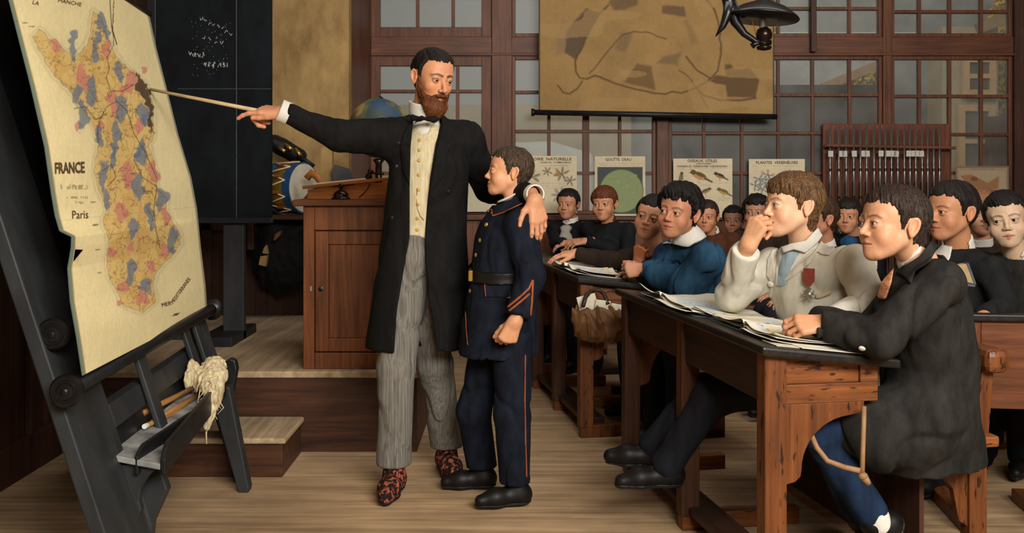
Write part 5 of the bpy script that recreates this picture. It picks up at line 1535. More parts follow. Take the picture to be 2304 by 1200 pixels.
# ------------------------------------------------------------------ open atlases and papers on the desks
def pages(name, root, x0, x1, y0, y1, z, label, seed, colour=True, lift=.018, wild=.012, cat='book', nsheet=3):
    """open book lying on a sloping top: spine across, pages that curl; local coordinates of the desk"""
    t = empty(name, local(root)([((x0 + x1) / 2, (y0 + y1) / 2, z((x0 + x1) / 2))])[0], 0, label, cat)
    r = np.random.default_rng(seed); ym = (y0 + y1) / 2 + r.normal() * .02
    loc_ = local(root)
    for side in (0, 1):
        ya, yb = (y0, ym) if side == 0 else (ym, y1)
        for k in range(nsheet):
            nx, ny = 34, 40
            ox, oy = r.normal() * .012, r.normal() * .010
            gx, gy = np.meshgrid(np.linspace(x0 + ox, x1 + ox, nx), np.linspace(ya + (oy if side == 0 else 0), yb + (oy if side else 0), ny))
            s = (gy - gy.min()) / (gy.max() - gy.min()); s = s if side == 0 else 1 - s        # 1 at the spine
            hgt = .004 + .0035 * (k + 1) + lift * np.exp(-((1 - s) / .22) ** 2) * (k + 1) / nsheet * np.clip((1 - s) / .06, 0, 1) ** .5
            q3 = np.stack([gx.ravel() * 9, gy.ravel() * 9, np.full(gx.size, seed + k * 3.1)], 1).astype(np.float32)
            edge = np.clip(np.abs((gx - (x0 + x1) / 2) / (x1 - x0) * 2), 0, 1)
            hgt = hgt + (k + 1) / nsheet * wild * (vnoise(q3, 1.0).reshape(gx.shape) + .25) * (edge ** 3 + (1 - s) ** 3)
            hgt = np.maximum(hgt, .002 + .0012 * k)
            v = np.stack([gx.ravel(), gy.ravel(), (z(gx) + hgt).ravel()], 1)
            i = np.arange(ny - 1)[:, None] * nx + np.arange(nx - 1)[None]
            F = np.stack([i, i + 1, i + nx + 1, i + nx], -1).reshape(-1, 4)
            c = np.tile(np.array(lin('#d6d1c0')), (gx.size, 1))
            if colour and k == nsheet - 1:
                a = vnoise(q3, 1.3); b2 = vnoise(q3 + 40, 1.7)
                inside = (edge.ravel() < .8) & (s.ravel() < .9) & (s.ravel() > .12)
                c[inside & (a > .04)] = lin('#bcc4c6'); c[inside & (b2 > .20)] = lin('#cfc09c'); c[inside & (b2 < -.27)] = lin('#c9ab92')
                ln = inside & (np.abs(vnoise(q3, 2.6)) < .02); c[ln] = lin('#8a8272')
            o = wmesh('page', loc_(v), F, colmat_pages, t, smooth=True, cols=c)
            q = o.modifiers.new('thickness', 'SOLIDIFY'); q.thickness = .0012
    b = MB(); b.hexa([(x0 - .008, y0 - .008, z(x0 - .008) + .0005), (x1 + .008, y0 - .008, z(x1 + .008) + .0005), (x1 + .008, y1 + .008, z(x1 + .008) + .0005), (x0 - .008, y1 + .008, z(x0 - .008) + .0005)], [(x0 - .008, y0 - .008, z(x0) + .003), (x1 + .008, y0 - .008, z(x1) + .003), (x1 + .008, y1 + .008, z(x1) + .003), (x0 - .008, y1 + .008, z(x0) + .003)])
    wmesh('cover', loc_(b.v), b.f, mat('book_cover', '#3a4652', .6, .2, 30), t)
    return t
colmat_pages = colmat('page_paper', .8, .15, .05, 40, .05)
zd = lambda x, zt=.77, W=.40: zt - .05 * (np.asarray(x) + .025) / (W + .025)
pages('open_atlas', DK1, .015, .30, .62, 1.24, zd, 'open atlas with pale map pages at the far end of the nearest desk', 3, wild=.03)
pages('open_atlas', DK1, .05, .31, .06, .56, zd, 'open atlas with curling white pages under the folded hands', 8, wild=.02)
pages('open_atlas', DK2, .010, .24, .06, .62, zd, 'open atlas on the middle desk beside the blue-smocked boy', 5, wild=.025)
pages('copybook', DK3, .03, .22, .10, .45, zd, 'open copybook under the hands of the boy with the grey cravat', 6, False, wild=.01, nsheet=2)
t = empty('paper_stack', local(DK1)([(.2, .1, .76)])[0], 0, 'loose papers and thin folders at the near corner of the front desk', 'papers')
for k, (x0, y0, x1, y1, c) in enumerate(((.03, .0, .24, .10, '#c9c2ae'), (.10, -.015, .33, .05, '#d9d3c2'))):
    b = MB(); h = .0015 + k * .002; b.hexa([(x0, y0, zd(x0) + h), (x1, y0, zd(x1) + h), (x1, y1, zd(x1) + h), (x0, y1, zd(x0) + h)], [(x0, y0, zd(x0) + h + .0015), (x1, y0, zd(x1) + h + .0015), (x1, y1, zd(x1) + h + .0015), (x0, y1, zd(x0) + h + .0015)])
    wmesh('paper', local(DK1)(b.v), b.f, mat('loose_paper', c, .8, .06, 30), t)

# satchel hung on the middle desk's end
t = empty('satchel', P(1350, 770, 4.74), 0, 'brown leather satchel stuffed with papers hanging on the middle desk end', 'satchel')
SDp = 4.70
def fsat(p):
    d = loft(p - P(1352, 722, SDp).astype(np.float32), [(-.10, .015, 0, .10, .030), (-.07, .01, 0, .128, .052), (0, 0, 0, .140, .055), (.05, -.005, 0, .136, .045), (.068, -.01, 0, .132, .038)])
    d = smax(d, -boxd(p, P(1352, 690, SDp) + (0, 0, .03), (.118, .026, .05), .01), .006)
    q = p - P(1352, 722, SDp).astype(np.float32)
    fold = np.abs(vnoise(q[:, [0, 1, 2]] @ np.array([[.8, 0, -.6], [0, 1, 0], [.6, 0, .8]], np.float32), (34, 10, 9)))
    return d + .020 * fold - .012 * np.maximum(0, .10 - np.abs(vnoise(q, (26, 12, 8)))) / .10 + .004 * vnoise(p, 40)
lo = P(1275, 790, SDp) - (0, .12, 0); hi = P(1440, 650, SDp) + (0, .10, 0)
smesh('bag_body', fsat, lo, hi, .005, mat('satchel_leather', '#4f331b', .55, .3, 14, (1, 1, .5), .3, color2='#7a5330'), t)
M_PAGE = mat('book_pages', '#cfc7b2', .8, .1, 40)
for x0, x1, y0, y1, dd, rr_ in ((1302, 1345, 664, 715, .010, -.25), (1338, 1372, 676, 715, -.010, .12), (1372, 1418, 686, 720, .0, .18)):
    b = MB(); A = P(x0, y1, SDp + dd); B = P(x1, y0, SDp + dd); c = (A + B) / 2
    b.box(A - c - (0, .008, 0), B - c + (0, .008, 0)); M_ = Matrix.Rotation(rr_, 3, 'Y'); b.v = [tuple(np.array(M_ @ Vector(v)) + c) for v in b.v]; b.build('papers', M_PAGE, t, bevel=.003)
MB().tube([P(1312, 690, SDp - .05), P(1318, 668, SDp - .02), P(1330, 655, SDp + .03), P(1345, 652, SDp + .055), P(1358, 660, SDp + .03), P(1368, 685, SDp - .02)], .010, 8).build('handle', mat('dark_strap', '#2f2016', .5, .3, 30), t, smooth=True)
# thong hanging from the near desk end
t = empty('knotted_thong', P(1940, 1075, 2.90), 0, 'knotted leather thong hanging from the near end of the front desk', 'thong')
M_THONG = mat('thong_leather', '#8b6a48', .6, .2, 40)
MB().tube([P(1944, 915, 2.90), P(1943, 960, 2.88), P(1941, 1020, 2.87), P(1940, 1068, 2.86)], .007, 8).build('strap', M_THONG, t, smooth=True)
MB().tube([P(1822, 972, 2.93), P(1838, 1008, 2.92), P(1862, 1038, 2.90), P(1900, 1052, 2.88), P(1936, 1060, 2.86)], .008, 8).build('strap', M_THONG, t, smooth=True)
MB().sphere(P(1942, 1072, 2.86), (.014, .012, .012), 12, 8).tube([P(1945, 1076, 2.86), P(1955, 1090, 2.86)], [.012, .008], 8).build('knot', M_THONG, t, smooth=True)
# ------------------------------------------------------------------ clothes
def cloth(name, c, var=.25, scale=30, stretch=(1, 1, .35), bump=.25, color2=None, rough=.85): return mat(name, c, rough, var, scale, stretch, bump, spec=.12, color2=color2)
C_BLACK = cloth('black_coat_cloth', '#141313', .35)
C_NAVY = cloth('navy_uniform_cloth', '#10131b', .3, color2='#191f2c')
C_CREAM = cloth('cream_waistcoat', '#bfb08a', .12, 40, (3, 3, .2), .15, color2='#d2c7a6')
C_GREYT = cloth('grey_striped_trousers', '#5d5a54', .3, 60, (3, 3, .06), .2, color2='#87837a')
C_WHITE = cloth('white_linen', '#bdb7a6', .10, 22, color2='#d3cebf')
C_SHIRT = cloth('white_shirt', '#d0ccc2', .06, 40)
C_GREY = cloth('charcoal_wool', '#1d1c1b', .3, 24, color2='#2e2c29')
C_SMOCK = cloth('blue_smock', '#162c44', .35, 9, (1, 1, .5), .3, color2='#325874')
C_BROWN = cloth('brown_jacket', '#2d231c', .3, 24)
C_DARK = cloth('dark_jacket', '#17171a', .35, 24)
C_RUST = cloth('rust_jacket', '#4a2b1b', .3, 24)
C_BLUET = cloth('blue_trousers', '#141d30', .35, 14, color2='#213450')
C_DKT = cloth('dark_trousers', '#1a1c22', .35, 20)
C_SUIT = cloth('dark_suit', '#1e1e1f', .3, 24)
M_SHOE = mat('black_shoe_leather', '#100e0d', .5, .4, 25, spec=.25)
M_ORANGE = mat('orange_piping', '#8a4526', .7, .2, 40, bump=0)
M_YBUT = mat('yellow_button', '#b8954c', .4, .15, 60, spec=.4)
M_GOLD = mat('gilt_button', '#b89a58', .3, .2, 40, metal=.8, spec=.5)

def fold(p, amp, f=(14, 14, 7)):
    f = np.asarray(f, np.float32)
    n = vnoise(p, f); w = p + .05 * vnoise(p + 5.5, f * .5)[:, None]
    cr = np.maximum(0, .10 - np.abs(vnoise(w + 9.7, f * .75))) / .10
    return amp * (n + .5 * vnoise(p + 3.1, f * 2.1) + 1.2 * cr)

def sleeve(p, a, e, w, r0, r1, r2, k=.02, cuff=0.0):
    d = smin(cap(p, a, e, r0, r1), cap(p, e, w, r1, r2), k)
    ax = nrm(np.asarray(w) - np.asarray(e)).astype(np.float32)
    return smax(d, (p - np.asarray(w, np.float32)) @ ax - cuff, .006)

class Wear:
    """garment distance fields for one body"""
    def __init__(s, J, front, k=1.0, a=.15, b=.105, secs=None, amp=.006, arm=(.060, .050, .040), up=None, low=-.12, skirt=None):
        s.J = {q: np.asarray(v, float) for q, v in J.items()}; s.k = k; s.amp = amp; s.arm = arm
        pe, ne = s.J['pelvis'], s.J['neck']; s.L = np.linalg.norm(ne - pe); s.fr = frame(pe, ne - pe if up is None else up, front); L = s.L
        s.secs = secs if secs is not None else [(low * k, 0, 0, a * 1.02 * k, b * 1.12 * k), (0, 0, 0, a * 1.02 * k, b * 1.05 * k), (.35 * L, 0, 0, a * .95 * k, b * k), (.70 * L, 0, 0, a * 1.02 * k, b * 1.05 * k), (.88 * L, 0, 0, a * .88 * k, b * .86 * k), (.97 * L, 0, .0, a * .55 * k, b * .66 * k), (1.02 * L, 0, .0, .062 * k, .062 * k)]
    def torso(s, p):
        J = s.J; k = s.k
        d = loft(s.fr(p), s.secs)
        for q in ('l', 'r'):
            if 'sh' + q in J: d = smin(d, cap(p, J['neck'] * .80 + J['pelvis'] * .20, J['sh' + q], .062 * k, s.arm[0] * k), .05 * k)
        return d
    def jacket(s, p):
        J = s.J; k = s.k; d = s.torso(p)
        for q in ('l', 'r'):
            if 'el' + q in J: d = smin(d, sleeve(p, J['sh' + q], J['el' + q], J['wr' + q], s.arm[0] * k, s.arm[1] * k, s.arm[2] * k), .014 * k)
        if getattr(s, 'extra', None): d = smin(d, s.extra(p), .03)
        return d + fold(p, s.amp)
    def bounds(s, m=.14):
        q = np.array([v for n, v in s.J.items() if n[:2] in ('pe', 'ne', 'sh', 'el', 'wr')]); zb = s.secs[0][0]
        lo, hi = q.min(0) - m, q.max(0) + m; lo[2] = min(lo[2], s.J['pelvis'][2] + zb - .05); return lo, hi

def trousers_sdf(J, k=1.0, r=(.088, .068, .058), amp=.006, sides=('r', 'l')):
    def f(p):
        d = cap(p, J['pelvis'], J['pelvis'] + (0, 0, .05), .105 * k)
        for q in sides:
            d = smin(d, cap(p, J['hip' + q], J['kn' + q], r[0] * k, r[1] * k), .04)
            ax = nrm(J['an' + q] - J['kn' + q]).astype(np.float32)
            d = smin(d, smax(cap(p, J['kn' + q], J['an' + q], r[1] * k, r[2] * k), (p - J['an' + q].astype(np.float32)) @ ax - .035, .008), .02)
        return d + fold(p, amp, (16, 16, 6))
    return f

def shoe(person, ankle, d, k=1.0, m=None, name='shoe', tilt=0.0):
    a = np.asarray(ankle, float); d = nrm(d); z0 = a[2] - .075 * k
    up = np.array([0, 0, 1.0])
    if abs(d[2]) > .05: up = nrm(up - d * d[2])
    q = lambda f, h: a + d * f * k + up * (h - .075) * k
    def f(p):
        e = cap(p, q(-.03, .036), q(.10, .034), .037 * k, .041 * k); e = smin(e, cap(p, q(.10, .032), q(.165, .026), .040 * k, .028 * k), .02)
        e = smin(e, cap(p, q(0, .095), q(-.012, .04), .040 * k, .042 * k), .03)
        h = (p - a.astype(np.float32)) @ up.astype(np.float32) + .075 * k
        return smax(e, -h, .004)
    def sole(p):
        h = (p - a.astype(np.float32)) @ up.astype(np.float32) + .075 * k
        return smax(f(p) - .004, h - .012 * k, .002)
    lo, hi = a - .28 * k, a + .28 * k
    o = person.part(name, f, lo, hi, .005, m or M_SHOE)
    smesh('sole', sole, lo, hi, .005, M_BLACK, o)
    return o

def ring_collar(person, neck, head, r, h, m, tilt=None, name='collar', th=.006, flare=.006, hh=.0035, front=None, gap=0.0):
    """standing collar around the neck"""
    n = np.asarray(neck, float); ax = nrm(np.asarray(head, float) - n)
    def f(p):
        q = p - n.astype(np.float32); z = q @ ax.astype(np.float32); rad = np.linalg.norm(q - z[:, None] * ax.astype(np.float32), axis=1)
        d = np.maximum(np.abs(rad - (r + flare * (z / h))) - th / 2, np.abs(z - h / 2) - h / 2)
        if front is not None and gap:
            fr = nrm(front).astype(np.float32); sd = np.cross(ax, fr).astype(np.float32)
            d = np.maximum(d, -np.maximum(np.abs(q @ sd) - gap * (z / h), -(q @ fr)))
        return d
    e = r + h + .03
    return person.part(name, f, n - e, n + e, hh, m)

def button(person, px, py, surf, D0, m, r=.009, name='button', n=14):
    """small domed button set on the garment where the sight line of (px, py) meets it"""
    o = np.array([0, 0, CAMZ]); t = np.linspace(D0 - .45, D0 + .35, 400)
    pts = np.stack([(px - CX) / FPX * t, t, CAMZ - (py - HY) / FPX * t], 1).astype(np.float32)
    d = surf(pts); i = int(np.argmax(d < 0)) if (d < 0).any() else int(np.argmin(d))
    c = pts[i].astype(float); e = 2e-3
    g = np.array([float(surf((c + v).astype(np.float32)[None])[0] - surf((c - v).astype(np.float32)[None])[0]) for v in np.eye(3) * e]); g = nrm(g)
    return MB().lathe([(r, -.002), (r, .002), (r * .8, .0045), (r * .3, .006)], c, g, n).build(name, m, person.o, smooth=False), c, g

def seg_lerp(a, b, t): return np.asarray(a) + (np.asarray(b) - np.asarray(a)) * t

def seated(label, head, body_front, J, jm, k=1.0, hands=(), a=.15, b=.105, h=.008, legs=True, tm=None, amp=.006, arm=(.060, .050, .040), shirt=None, low=-.10, secs=None, shoes=True, hh=.003, group=None, trh=.011, trr=None, extra=None):
    """boy on a bench; missing joints are filled from the pelvis, the neck and the way he faces"""
    f = nrm(body_front); left = np.cross((0, 0, 1), f); J = {q: np.asarray(v, float) for q, v in J.items()}
    pe, ne = J['pelvis'], J['neck']
    for q, s_ in (('l', 1), ('r', -1)):
        J.setdefault('sh' + q, ne * .88 + pe * .12 + left * s_ * .150 * k)
        if 'el' + q not in J: J['el' + q] = J['sh' + q] + np.array([0, 0, -.21 * k]) + f * .07 * k + left * s_ * .04 * k
        if 'wr' + q not in J: J['wr' + q] = J['el' + q] + f * .17 * k + np.array([0, 0, -.01]) - left * s_ * .06 * k
        J.setdefault('hip' + q, pe + left * s_ * .075 * k)
        J.setdefault('kn' + q, J['hip' + q] + f * .35 * k + np.array([0, 0, -.01]))
        J.setdefault('an' + q, np.array([J['kn' + q][0] - f[0] * .02, J['kn' + q][1] - f[1] * .02, .085]))
    hands = list(hands)
    for q, s_ in (('l', 1), ('r', -1)):
        if all(np.linalg.norm(hd_.w - J['wr' + q]) > .075 for hd_ in hands):
            dv = nrm(J['wr' + q] - J['el' + q])
            hands.append(Hand(J['wr' + q] - dv * .005, dv, (0, 0, 1), s_, .86 * k, RELAX, tone=head.tone, fore=J['wr' + q] - dv * .05))
    P_ = Person(head, label, J, hands, k, hh=hh, group=group)
    w = Wear(J, f, k, a, b, amp=amp, arm=arm, low=low, secs=secs); w.extra = extra
    hp = head.pos; nk = J['neck']
    def jk(p): return smax(w.jacket(p), -cap(p, nk + (nk - pe) * .02, nk * .35 + hp * .65, .054 * k, .056 * k), .006)
    lo, hi = w.bounds()
    P_.jk = jk; P_.w = w; P_.J = J
    P_.jo = P_.part('jacket', jk, lo, hi, h, jm)
    if tm is not None:
        ts = trousers_sdf(J, k, *([trr] if trr else []))
        q = np.array([J[x] for x in ('pelvis', 'hipl', 'hipr', 'knl', 'knr', 'anl', 'anr')])
        P_.part('trousers', ts, q.min(0) - .14, q.max(0) + .16, trh, tm)
        if shoes:
            for s_ in ('l', 'r'): shoe(P_, J['an' + s_], f, k * .85)
    if shirt: P_.part('shirt_collar', lambda p: np.maximum(np.maximum(cap(p, nk - (nk - pe) * .03, nk * .72 + hp * .28, .060 * k, .057 * k), -cap(p, nk - (nk - pe) * .2, hp, .050 * k, .052 * k)), ((p - (nk * .80 + hp * .20).astype(np.float32)) @ nrm(hp - nk).astype(np.float32)) - .012), nk - .12, nk + .12, .0045, shirt)
    return P_

T1, T2, T3 = '#cb9878', '#b98464', '#d3a684'

# ------------------------------------------------------------------ the teacher
def teacher():
    D = 4.05
    J = dict(pelvis=P(938, 560, 4.07), neck=P(958, 272, 4.09), shr=P(892, 312, 4.02), shl=P(1046, 316, 4.13), elr=P(765, 304, 3.90), wrr=P(643, 254, 3.84), ell=P(1102, 428, 4.22), wrl=P(1199, 437, 3.785),
             hipr=P(918, 590, 4.05), hipl=P(958, 590, 4.10), knr=P(890, 830, 4.00), anr=P(887, 1056, 4.0), knl=P(978, 820, 4.16), anl=P(1006, 1012, 4.28))
    H = Head(P(973, 174, D), -37, -14, 4, .985, 0.0, '#c98f69', '#17110e', zf=.072, zt=.054, nape=-.06, thick=.008, mess=.3, neck=P(957, 264, 4.09), gaze=P(1190, 760, 3.4), brow='#3a2114', h=.0022, nose=1.1, jaw=1.03, lids=.34, blush=.7, wide=.95)
    hr = Hand(P(640, 253, 3.835), (-1, -.02, .10), (0, -.45, 1), -1, .98, ((8, 18, 14), (58, 72, 40), (64, 76, 42), (68, 78, 44)), .02, (.85, .30, .12), .25, tone='#c48b68', fore=P(668, 262, 3.85))
    hl = Hand(P(1203, 447, 3.735), (.17, -.16, -1), (.50, -.86, .12), 1, .96, ((12, 22, 14), (14, 24, 14), (16, 26, 16), (20, 28, 18)), .05, (.62, .80, .1), .35, tone='#c48b68', fore=P(1194, 434, 3.80))
    T = Person(H, 'tall bearded man in a black frock coat pointing at the map, hand on the boy', J, (hr, hl), 1.05, hh=.0022)
    F_ = 2275 / 4.07
    def sec(py, l, r, b, cy=0.0):
        z = (CAMZ - (py - HY) / F_) - J['pelvis'][2]
        cxx = ((l + r) / 2 - CX) / F_ - J['pelvis'][0]
        return (z, -cxx * -1, cy, (r - l) / 2 / F_, b)
    fr = lambda p: (p - J['pelvis'].astype(np.float32)) @ np.array([[1, 0, 0], [0, 1, 0], [0, 0, 1]], np.float32)
    secs = [sec(782, 822, 1060, .165), sec(700, 832, 1058, .155), sec(600, 846, 1054, .135), sec(520, 858, 1050, .122), sec(440, 866, 1052, .125), sec(370, 874, 1056, .130), sec(320, 890, 1046, .115), sec(290, 915, 1010, .085), sec(268, 926, 985, .068)]
    vsecs = [(z, cx, cy, a - .020, b - .018) for z, cx, cy, a, b in secs]
    def torso(p): return loft(fr(p), secs)
    def coat0(p):
        d = torso(p)
        d = smin(d, cap(p, P(925, 292, 4.08), J['shr'], .05, .078), .05); d = smin(d, cap(p, P(995, 292, 4.10), J['shl'], .05, .075), .05)
        d = smin(d, sleeve(p, J['shr'], J['elr'], J['wrr'], .078, .064, .046), .05)
        d = smin(d, sleeve(p, J['shl'], J['ell'], J['wrl'], .072, .060, .041), .04)
        return d + fold(p, .008, (9, 9, 4)) + .5 * fold(p, .006, (22, 22, 12)) * (p[:, 2] > 1.2)
    op = region([(944, 250), (990, 246), (996, 262), (990, 285), (980, 325), (968, 400), (960, 470), (956, 535), (957, 580), (964, 660), (976, 740), (990, 840), (884, 840), (893, 700), (908, 610), (922, 535), (922, 420), (924, 330), (930, 270), (936, 252)], 4.08)
    def coat(p):
        d = coat0(p)
        d = smax(d, -op(p), .006)
        d = np.maximum(d, -(d + .014) * (p[:, 2] < .95) - 1.0 * (p[:, 2] >= .95))
        return smax(d, -cap(p, P(957, 275, 4.09), P(958, 215, 4.06), .056, .066), .006)
    lo, hi = np.minimum(P(620, 800, 3.6), P(1230, 190, 3.7)) - .05, np.maximum(P(620, 800, 4.4), P(1240, 200, 4.4)) + .05
    co = T.part('frock_coat', coat, lo, hi, .006, C_BLACK)
    # waistcoat under it
    vz0, = [CAMZ - (534 - HY) / F_]
    vop = region([(930, 236), (984, 236), (980, 262), (962, 300), (951, 303), (934, 276)], 4.09)
    def vest(p):
        d = loft(fr(p), vsecs) + fold(p, .003)
        d = smax(d, vz0 + .02 * np.cos((p[:, 0] - J['pelvis'][0]) * 26) - .01 - p[:, 2], .006)
        return smax(d, -vop(p), .005)
    T.part('waistcoat', vest, P(820, 580, 3.85) - .05, P(1080, 250, 4.3) + .05, .006, C_CREAM)
    def vest_s(p): return loft(fr(p), vsecs)
    for y in (316, 338, 361, 394, 427, 460, 492, 517): button(T, 945 - (y - 295) * .028, y, vest, 3.95, M_YBUT, .0075)
    MB().tube([P(939, 425, 3.905), P(937, 448, 3.90), P(939, 470, 3.90), P(945, 486, 3.905), P(953, 496, 3.91)], .0018, 6).build('watch_chain', M_GOLD, T.o, smooth=True)
    # shirt front, collar, bow
    T.part('shirt', lambda p: np.maximum(smin(loft(fr(p), vsecs) + .004, cap(p, P(956, 285, 4.085), P(958, 255, 4.085), .062, .058), .02), np.maximum((CAMZ - (315 - HY) / F_) - p[:, 2], p[:, 2] - (CAMZ - (252 - HY) / F_))), P(900, 330, 3.8), P(1020, 220, 4.3), .005, C_SHIRT)
    nk = P(955, 266, 4.085)
    ring_collar(T, nk + (0, -.004, .012), P(963, 200, 4.06), .060, .050, C_SHIRT, front=(.3, -1, 0), gap=.02)
    def tie(p):
        d = cap(p, P(930, 266, 3.955), P(946, 267, 3.94), .012, .006); d = smin(d, cap(p, P(952, 267, 3.94), P(980, 268, 3.955), .006, .013), .004)
        d = smin(d, cap(p, P(934, 276, 3.955), P(947, 269, 3.945), .004, .005), .004); d = smin(d, sph(p, P(949, 266, 3.938), .010), .004)
        return d + .006 * vnoise(p, 70)
    T.part('bow_tie', tie, P(905, 290, 3.85), P(1005, 235, 4.05), .003, C_BLACK)
    # lapels
    base = lambda p: coat0(p)
    T.part('lapel', patch(base, region([(932, 262), (924, 300), (922, 420), (904, 380), (900, 330), (908, 300), (922, 275)], 4.08), .007), P(880, 440, 3.8), P(945, 250, 4.2), .005, C_BLACK)
    T.part('lapel', patch(base, region([(990, 250), (994, 280), (984, 330), (970, 410), (964, 440), (996, 400), (1010, 340), (1006, 300), (1002, 270)], 4.08), .007), P(950, 460, 3.8), P(1030, 235, 4.2), .005, C_BLACK)
    for x, y in ((898, 322), (893, 375), (1008, 330), (1010, 432), (882, 490)): button(T, x, y, coat0, 3.95, M_BLACK, .010)
    # cuffs
    def cuff(w, e, r):
        ax = nrm(np.asarray(w) - np.asarray(e)).astype(np.float32); w = np.asarray(w, np.float32)
        def f(p):
            z = (p - w) @ ax; rad = np.linalg.norm(p - w - z[:, None] * ax, axis=1)
            return np.maximum(np.abs(rad - r) - .003, np.abs(z - .006) - .020)
        return f
    T.part('shirt_cuff', cuff(J['wrr'], J['elr'], .041), J['wrr'] - .08, J['wrr'] + .08, .003, C_SHIRT)
    T.part('shirt_cuff', cuff(J['wrl'], J['ell'], .034), J['wrl'] - .08, J['wrl'] + .08, .003, C_SHIRT)
    # beard
    def beard(p):
        q = H.loc(p); ax = np.abs(q[:, 0]); n = vnoise(q, (90, 60, 40)) * .010 + vnoise(q, 240) * .004
        d0 = H.base(q); phi = np.arctan2(ax, -(q[:, 1] + .004))
        top = np.interp(phi, [0, .25, .45, .75, 1.1, 1.35, 1.5], [-.054, -.055, -.066, -.062, -.040, -.005, .02])
        m = sm01(top - q[:, 2] + n * .6, -.004, .012) * (1 - sm01(phi, 1.42, 1.55))
        t = -.006 + m * (.014 + .012 * sm01(-q[:, 2], .08, .12) + n)
        d = (d0 - t)
        chin = ell(q, (0, -.068, -.128), (.038, .032, .042)) + n
        d = smin(d, chin, .02)
        mo = ell(np.stack([ax, q[:, 1], q[:, 2]], 1), (.014, -.100, -.0600), (.020, .008, .0075)) + n * .5
        d = smin(d, mo, .004)
        mz = ell(q, (0, -.1005, -.0745), (.017, .011, .0055))
        return smax(d, -mz, .003) * H.scale * .85
    T.part('beard', beard, H.pos - .19, H.pos + .16, .0026, hmat('#4a2713', '#7e4a26'))
    tr = trousers_sdf(T.J, 1.0, (.092, .072, .070), .008)
    T.part('trousers', tr, P(820, 1090, 3.75), P(1060, 520, 4.45), .006, C_GREYT)
    M_CARPET = mat('floral_slipper', '#1c1210', .85, .4, 55, bump=.3, color2='#a8563f')
    r_ = [n for n in M_CARPET.node_tree.nodes if n.type == 'VALTORGB'][0].color_ramp
    r_.elements[0].position = .50; r_.elements[1].position = .58
    shoe(T, T.J['anr'] + (0, -.01, 0), (-.06, -1, 0), 1.05, M_CARPET, 'slipper'); shoe(T, T.J['anl'] + (0, -.01, 0), (.25, -1, 0), 1.05, M_CARPET, 'slipper')
    # wooden pointer, held between thumb and fingers
    tu, tv = sheet_inv(np.array([333.0]), np.array([201.0])); tip = sheet(tu, tv)[0] + np.array([.008, -.002, 0]); grip = P(604, 254, 3.835); d_ = nrm(grip - tip)
    o = MB().tube([tip, grip + d_ * .02], [.0055, .0085], 12).build('wooden_pointer', mat('pale_stick', '#b79a72', .5, .15, 40, (.2, 4, 4), color2='#d0b78f'), smooth=True)
    tag(o, 'long pale wooden pointer in the bearded man\'s hand touching the map', 'pointer')
teacher()

